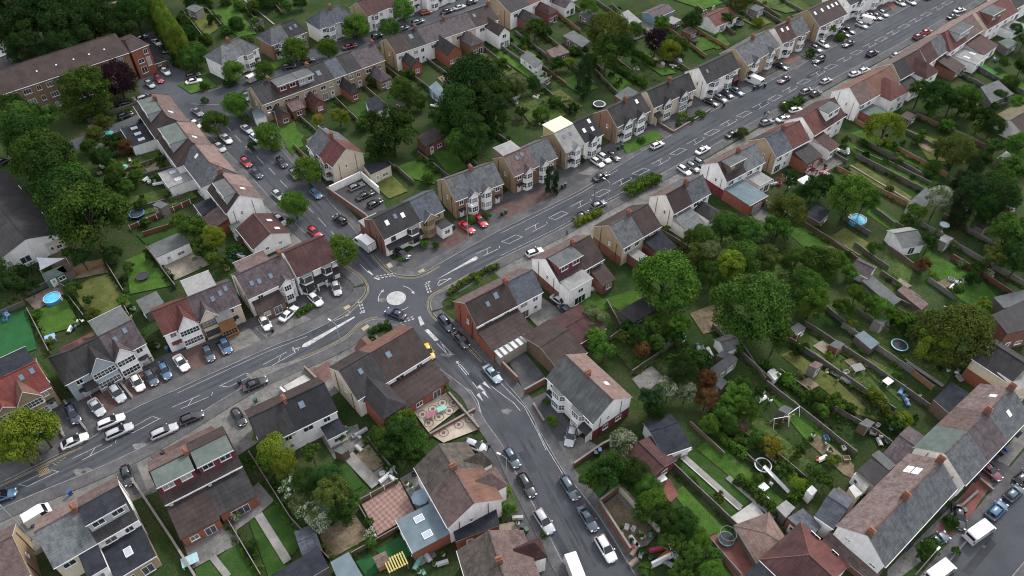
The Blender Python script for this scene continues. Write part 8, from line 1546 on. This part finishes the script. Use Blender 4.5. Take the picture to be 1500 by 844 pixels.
# ground plants
for a in [([(960, 500), (1010, 490), (1050, 540), (1030, 590), (960, 560)], 70, .5, .5, 'mid'), ([(860, 480), (930, 470), (990, 480), (940, 530), (890, 530)], 40, .5, .4, 'bright'), ([(1030, 590), (1100, 570), (1180, 660), (1150, 700), (1060, 650)], 90, .5, .5, 'mid'), ([(940, 700), (990, 740), (1060, 820), (1050, 850), (990, 850), (930, 740)], 110, .6, .6, 'bright'), ([(985, 340), (1120, 320), (1180, 400), (1200, 440), (1080, 420)], 90, .6, .5, 'dark'), ([(1290, 440), (1350, 470), (1380, 500), (1330, 500), (1250, 460)], 50, .5, .4, 'mid'), ([(140, 180), (260, 200), (275, 260), (160, 270)], 90, .5, .4, 'dark'), ([(1350, 250), (1480, 300), (1500, 400), (1440, 370), (1360, 320)], 80, .6, .5, 'dark'), ([(1380, 130), (1480, 190), (1440, 200), (1350, 170)], 50, .6, .5, 'mid'), ([(740, 130), (830, 125), (850, 180), (760, 190)], 70, .5, .4, 'mid'), ([(560, 600), (630, 610), (620, 680), (560, 690)], 40, .5, .4, 'dark'), ([(380, 690), (440, 680), (520, 720), (510, 770), (430, 770)], 50, .5, .4, 'dark'), ([(0, 385), (60, 380), (60, 430), (0, 450)], 40, .6, .5, 'black'), ([(640, 150), (740, 140), (740, 210), (640, 200)], 60, .6, .5, 'dark'), ([(870, 80), (960, 70), (1000, 110), (940, 130)], 60, .5, .5, 'mid'), ([(590, 120), (640, 130), (600, 160), (560, 140)], 30, .5, .4, 'mid'), ([(1180, 590), (1250, 600), (1270, 640), (1200, 640)], 40, .4, .3, 'mid'), ([(1195, 500), (1290, 540), (1300, 570), (1220, 540)], 30, .4, .3, 'olive'), ([(230, 330), (330, 330), (350, 390), (300, 400), (260, 370)], 40, .5, .4, 'mid')]: undergrowth(*a)

# bushes and weeds that have grown up along the garden fences
rs = random.Random(41)
for i, f in enumerate(FENCES):
    wk = walk(G(f)); L = wk[-1][0]
    if L < 9: continue
    cl = []; c = at(wk, L/2)[0]; s = 0
    while s < L:
        p, d, n = at(wk, s); sd = rs.choice((-1, 1))
        cl.append((p-c+n*sd*rs.uniform(.25, .9)+Vector((0, 0, rs.uniform(.05, .45))), rs.uniform(.2, .5))); s += rs.uniform(.25, .9)
    me = leaf_mesh('ground_cover', cl, len(cl)*30, .12, rs); me.materials.clear(); col = rs.choice(['mid', 'dark', 'mid', 'bright', 'olive']); me.materials.append(LEAF[col]); o = put('ground_cover', me, None, c); o['kind'] = 'stuff'
    q = Q(c); tag(o, where(f'{TREEW[col]} weeds growing along the fence', *q), 'ground cover')
    s = rs.uniform(1, 4)
    while s < L-1 and i % 7 != 3:
        p, d, n = at(wk, s); sd = rs.choice((-1, 1)); rm = rs.uniform(.45, 1.15); q = Q(p+n*sd*(rm+.2)+Vector((0, 0, rm)))
        if 0 < q[0] < 1500 and 0 < q[1] < 844: tree(q[0], q[1], rm*FOC/depth(q[0], q[1], 1), rs.choice(['mid', 'dark', 'mid', 'bright', 'olive', 'lime', 'dark', 'pale', 'mid', 'blossom']), rm*rs.uniform(1.6, 2.3), rs.choice(['round', 'round', 'loose']))
        s += rs.uniform(4.0, 11.0)
H_, S_, E_, U_, C_ = 'hatchback', 'saloon', 'estate', 'SUV', 'coupe'
for x, y, t in [(535, 357, 'the white box van'), (1104, 118, 'the white panel van'), (838, 840, 'the white van at the bottom edge'), (1434, 778, 'the white van of the lower right street'), (704, 323, 'the bright red pair of cars'), (581, 459, 'the navy saloon at the roundabout'), (628, 516, 'the yellow car'), (38, 640, 'the big lime street tree'), (1296, 188, 'the lime weeping tree'), (172, 118, 'the copper purple tree by the flats'), (1105, 455, 'the biggest dark tree'), (1395, 492, 'the broad olive tree')]: LANDMARKS.append((x, y, t))
CARS = [(C_, 'white', (90, 655), (129, 638)), (E_, 'white', (143, 626), (182, 610)), (E_, 'silver', (219, 642), (262, 623)), (H_, 'black', (263, 620), (299, 605)), (U_, 'navy', (99, 591), (117, 625)), (S_, 'silver', (133, 585), (151, 609)), (U_, 'silver', (164, 566), (181, 589)), (H_, 'white', (195, 550), (209, 574)), (H_, 'slate blue', (215, 543), (229, 565)), (H_, 'blue', (236, 532), (248, 556)), (S_, 'white', (257, 520), (275, 544)), (H_, 'slate blue', (300, 506), (312, 531)), (H_, 'blue', (325, 496), (337, 518)), (H_, 'white', (382, 462), (396, 486)), (S_, 'white', (411, 471), (435, 449)), (H_, 'white', (454, 431), (471, 448)), (H_, 'silver', (490, 413), (496, 433)),
 (U_, 'navy', (644, 463), (663, 486)), (S_, 'black', (666, 488), (684, 508)), (H_, 'yellow', (622, 504), (633, 527)), (S_, 'pale blue', (711, 536), (732, 560)), (H_, 'slate blue', (742, 658), (758, 684)), (E_, 'black', (762, 695), (781, 727)), (U_, 'silver', (785, 746), (809, 783)), (E_, 'slate blue', (824, 698), (845, 732)), (S_, 'slate blue', (850, 741), (873, 779)), (U_, 'white', (876, 785), (899, 824)), (H_, 'silver', (839, 628), (833, 652)), (H_, 'silver', (684, 648), (710, 658)), (H_, 'black', (182, 683), (191, 712)), (H_, 'black', (342, 600), (358, 623)),
 (H_, 'black', (577, 366), (601, 379)), (S_, 'red', (674, 326), (694, 341)), (S_, 'red', (696, 315), (712, 332)), (H_, 'blue', (456, 277), (470, 291)), (H_, 'grey', (426, 249), (437, 263)), (H_, 'black', (406, 232), (420, 246)), (S_, 'navy', (368, 246), (384, 262)), (H_, 'red', (355, 232), (367, 245)), (H_, 'silver', (401, 280), (415, 293)), (H_, 'silver', (403, 316), (419, 331)), (H_, 'red', (453, 334), (470, 348)), (S_, 'white', (323, 195), (341, 213)), (H_, 'silver', (316, 210), (330, 223)), (H_, 'white', (281, 177), (294, 189)), (S_, 'grey', (281, 158), (298, 171)), (S_, 'silver', (354, 183), (370, 196)), (H_, 'white', (367, 196), (382, 209)), (H_, 'teal', (357, 136), (367, 148)),
 (S_, 'white', (272, 122), (296, 117)), (H_, 'black', (274, 114), (292, 109)), (H_, 'silver', (213, 118), (227, 130)), (H_, 'red', (226, 109), (240, 124)), (H_, 'white', (237, 100), (249, 111)), (E_, 'silver', (203, 147), (222, 140)), (S_, 'black', (171, 153), (196, 148)), (H_, 'black', (177, 172), (190, 167)), (H_, 'blue', (203, 60), (213, 53)), (S_, 'white', (224, 57), (236, 68)), (H_, 'black', (233, 69), (244, 78)), (H_, 'black', (412, 100), (434, 96)), (H_, 'black', (441, 92), (460, 87)), (S_, 'maroon', (503, 71), (521, 66)), (H_, 'green', (545, 56), (560, 50)), (H_, 'navy', (583, 45), (598, 39)), (E_, 'teal', (602, 36), (622, 29)), (H_, 'orange', (617, 20), (631, 17)), (S_, 'black', (646, 20), (663, 14)), (S_, 'silver', (665, 14), (681, 8)), (H_, 'black', (684, 6), (698, 1)),
 (H_, 'white', (866, 232), (885, 245)), (H_, 'white', (876, 225), (895, 239)), (S_, 'black', (888, 222), (907, 235)), (H_, 'white', (952, 218), (973, 208)), (H_, 'white', (994, 244), (1011, 256)), (H_, 'grey', (1007, 240), (1023, 251)), (H_, 'grey', (1018, 235), (1034, 246)), (S_, 'black', (1062, 202), (1084, 192)), (H_, 'black', (1141, 157), (1160, 149)), (S_, 'white', (1138, 177), (1158, 172)), (H_, 'white', (1159, 163), (1171, 160)), (U_, 'grey', (1171, 139), (1191, 130)), (H_, 'black', (1189, 140), (1200, 135)), (S_, 'black', (1134, 92), (1155, 102)), (H_, 'white', (1199, 61), (1214, 70)), (H_, 'grey', (1189, 68), (1203, 76)), (U_, 'black', (1268, 83), (1287, 75)), (S_, 'black', (1029, 144), (1054, 156)), (S_, 'grey', (1044, 138), (1066, 150)), (H_, 'navy', (1057, 132), (1075, 145)), (S_, 'teal', (1070, 128), (1089, 140)), (H_, 'white', (1257, 107), (1274, 100)), (H_, 'white', (1245, 111), (1259, 106)),
 (H_, 'silver', (1255, 34), (1270, 41)), (S_, 'black', (1232, 40), (1254, 50)), (H_, 'black', (1229, 47), (1245, 54)), (H_, 'grey', (1278, 21), (1292, 29)), (H_, 'silver', (1287, 16), (1301, 25)), (H_, 'maroon', (1270, 21), (1284, 29)), (H_, 'white', (1310, 0), (1327, 9)), (H_, 'white', (1327, -1), (1341, 7)), (H_, 'black', (1354, -1), (1369, -6)), (U_, 'maroon', (1336, 58), (1355, 51)), (H_, 'red', (1350, 50), (1364, 44)), (S_, 'black', (1386, 28), (1405, 22)), (S_, 'white', (1397, 18), (1414, 13)), (S_, 'black', (840, 322), (865, 311)), (H_, 'grey', (867, 305), (887, 296)), (H_, 'white', (772, 374), (794, 366)), (S_, 'silver', (811, 435), (830, 448)), (S_, 'navy', (823, 450), (838, 463)), (H_, 'slate blue', (1472, 734), (1497, 711)), (U_, 'blue', (1444, 763), (1474, 733)), (S_, 'black', (1401, 738), (1407, 776)), (S_, 'slate blue', (1354, 799), (1388, 784)), (H_, 'black', (1488, 708), (1510, 690)), (H_, 'grey', (509, 280), (535, 268)), (S_, 'black', (522, 293), (547, 281)), (H_, 'black', (539, 305), (559, 293)), (H_, 'black', (-4, 242), (14, 232)), (H_, 'grey', (1115, 182), (1131, 177)), (H_, 'silver', (1306, 84), (1320, 78)), (H_, 'maroon', (1441, 683), (1458, 697))]
for c in CARS: car(*c)
for c in [(E_, 'silver', (151, 643), (198, 622)), (S_, 'black', (357, 570), (390, 556)), (S_, 'navy', (597, 467), (563, 453)), (H_, 'blue', (-12, 732), (20, 722)), (H_, 'black', (509, 330), (488, 314)), (S_, 'black', (868, 265), (892, 254)), (S_, 'white', (1017, 227), (1041, 214)), (H_, 'silver', (1201, 123), (1218, 115)), (S_, 'purple', (1158, 112), (1139, 122)), (U_, 'green', (1209, 84), (1190, 93)), (S_, 'navy', (1252, 60), (1233, 69))]: car(*c, 'driving')
van('white', (548, 369), (520, 347), 'box van', L=5.9); van('white', (1119, 125), (1090, 112)); van('white', (1416, 792), (1453, 766)); van('white', (1360, 850), (1392, 826)); van('white', (835, 818), (852, 862)); van('white', (1279, 33), (1255, 26), L=4.8); van('white', (46, 760), (64, 749), 'small van', L=3.9, H=1.9); van('white', (366, 117), (377, 112), 'small van', L=3.9, H=1.9)
for a in [(686, 351, 10, 1.0, -.9, 'street lamp in front of the two red cars'), (502, 515, 7.5, -1.0, .7, 'street lamp beside the orange-fronted corner house'), (48, 790, 10, -1.0, .9, 'street lamp beside the bottom left slate house'), (1190, 137, 7.5, -.9, .9, 'street lamp beside the grey car and weeping tree hedge'), (889, 304, 7, -.9, .9, 'white street lamp near the clipped bright hedge'), (1251, 56, 8, .8, -.8, 'street lamp by the furthest parked dark cars'), (1398, 14, 8, -.9, .9, 'last street lamp near the top right corner'), (742, 701, 6, -.9, .5, 'white lamp column at the kerb of the two-tone roof'), (1341, 842, 6, 1, .8, 'street lamp in front of the streaked terrace'), (448, 297, 0, 0, 0, ''), (163, 166, 7, .8, -.6, 'street lamp beside the lane to the flats'), (411, 199, 7, -.8, -.7, 'street lamp under the side street trees')]:
    if a[2]: lamp(*a)
lamp(691, 495, 6.5, label='bare wooden pole by the wall of the brick-gabled corner house', wood=True); lamp(868, 314, 7.5, label='dark wooden pole at the lime hedge by the main road', wood=True); lamp(1003, 180, 8, label='wooden pole in the walled front garden', wood=True); lamp(134, 659, 9, label='wooden pole at the kerb beside the big lime street tree', wood=True) if False else None
for x, y, c in [(735, 316, 'black'), (741, 313, 'green'), (823, 276, 'black'), (828, 274, 'green'), (665, 336, 'black'), (655, 340, 'blue'), (905, 220, 'black'), (911, 217, 'green'), (716, 655, 'black'), (765, 775, 'black'), (771, 780, 'green'), (1410, 752, 'black'), (1465, 668, 'black'), (1471, 663, 'blue'), (1060, 156, 'black'), (1104, 132, 'black'), (1110, 130, 'green'), (1120, 128, 'black'), (352, 563, 'black'), (375, 590, 'green'), (240, 667, 'black'), (104, 725, 'blue'), (113, 614, 'black'), (246, 515, 'blue'), (320, 506, 'black'), (400, 487, 'black'), (780, 425, 'green'), (895, 652, 'blue'), (872, 668, 'black'), (878, 664, 'blue')]: wheelie_bin(x, y, c, R.uniform(-.6, .6))
person(1119, 172, 2.2, 'black', 'navy', 'person in black walking along the pavement, left of the pair'); person(1124, 171, 2.2, 'white', 'black', 'person in a white top walking beside the one in black'); person(830, 346, 2.0, 'black', 'black', 'person in dark clothes standing on the pavement near the lower hedge')
# ------------------------------------------------------------------ light and camera
wd = bpy.data.worlds.new('World'); SC.world = wd; wd.use_nodes = True
nt = wd.node_tree; bg = nt.nodes['Background']; sk = nt.nodes.new('ShaderNodeTexSky'); sk.sky_type = 'NISHITA'; sk.sun_disc = False
SUN_EL, SUN_AZ = 46.0, 35.0            # azimuth measured from +Y towards +X: the bright side of the cloud is beyond the far end of the road
sk.sun_elevation = rad(SUN_EL); sk.sun_rotation = rad(SUN_AZ); sk.air_density = 1.0; sk.dust_density = 4.0; sk.ozone_density = 1.0
mx = nt.nodes.new('ShaderNodeMix'); mx.data_type = 'RGBA'; mx.inputs[0].default_value = 0.72
hz = nt.nodes.new('ShaderNodeRGB'); hz.outputs[0].default_value = (5.6, 5.75, 6.1, 1)      # even cloud cover
nt.links.new(sk.outputs[0], mx.inputs[6]); nt.links.new(hz.outputs[0], mx.inputs[7]); nt.links.new(mx.outputs[2], bg.inputs[0]); bg.inputs[1].default_value = 0.13
su = bpy.data.lights.new('sun', 'SUN'); su.energy = 1.5; su.angle = rad(12); su.color = (1.0, 0.975, 0.94)
so = bpy.data.objects.new('sun', su); COL.objects.link(so)
d = Vector((math.sin(rad(SUN_AZ))*math.cos(rad(SUN_EL)), math.cos(rad(SUN_AZ))*math.cos(rad(SUN_EL)), math.sin(rad(SUN_EL))))
so.rotation_euler = d.to_track_quat('Z', 'Y').to_euler(); so.location = (0, 0, 200)
cd = bpy.data.cameras.new('camera'); co = bpy.data.objects.new('camera', cd); COL.objects.link(co); SC.camera = co
cd.sensor_width = 36.0; cd.lens = 36.0*FOC/1500.0; cd.clip_end = 3000; cd.clip_start = 1
co.location = (0, 0, CAM_H); co.rotation_euler = (rad(90-PITCH), 0, 0)
SC.view_settings.view_transform = 'Standard'; SC.view_settings.look = 'None'; SC.view_settings.exposure = 0.97; SC.view_settings.gamma = 1.0
SC.cycles.filter_width = 1.1
SC.render.resolution_x = 1024; SC.render.resolution_y = 576
_seen = {}
for o in LABELLED:
    k = o['label']
    if k in _seen and not (o.get('group') and o.get('group') == _seen[k].get('group')): print('DUPLICATE LABEL', k)
    if not 4 <= len(k.split()) <= 16: print('LABEL LENGTH', len(k.split()), k)
    _seen[k] = o
for o in bpy.data.objects:
    for q in ('_mid', '_ctr'):
        if q in o: del o[q]
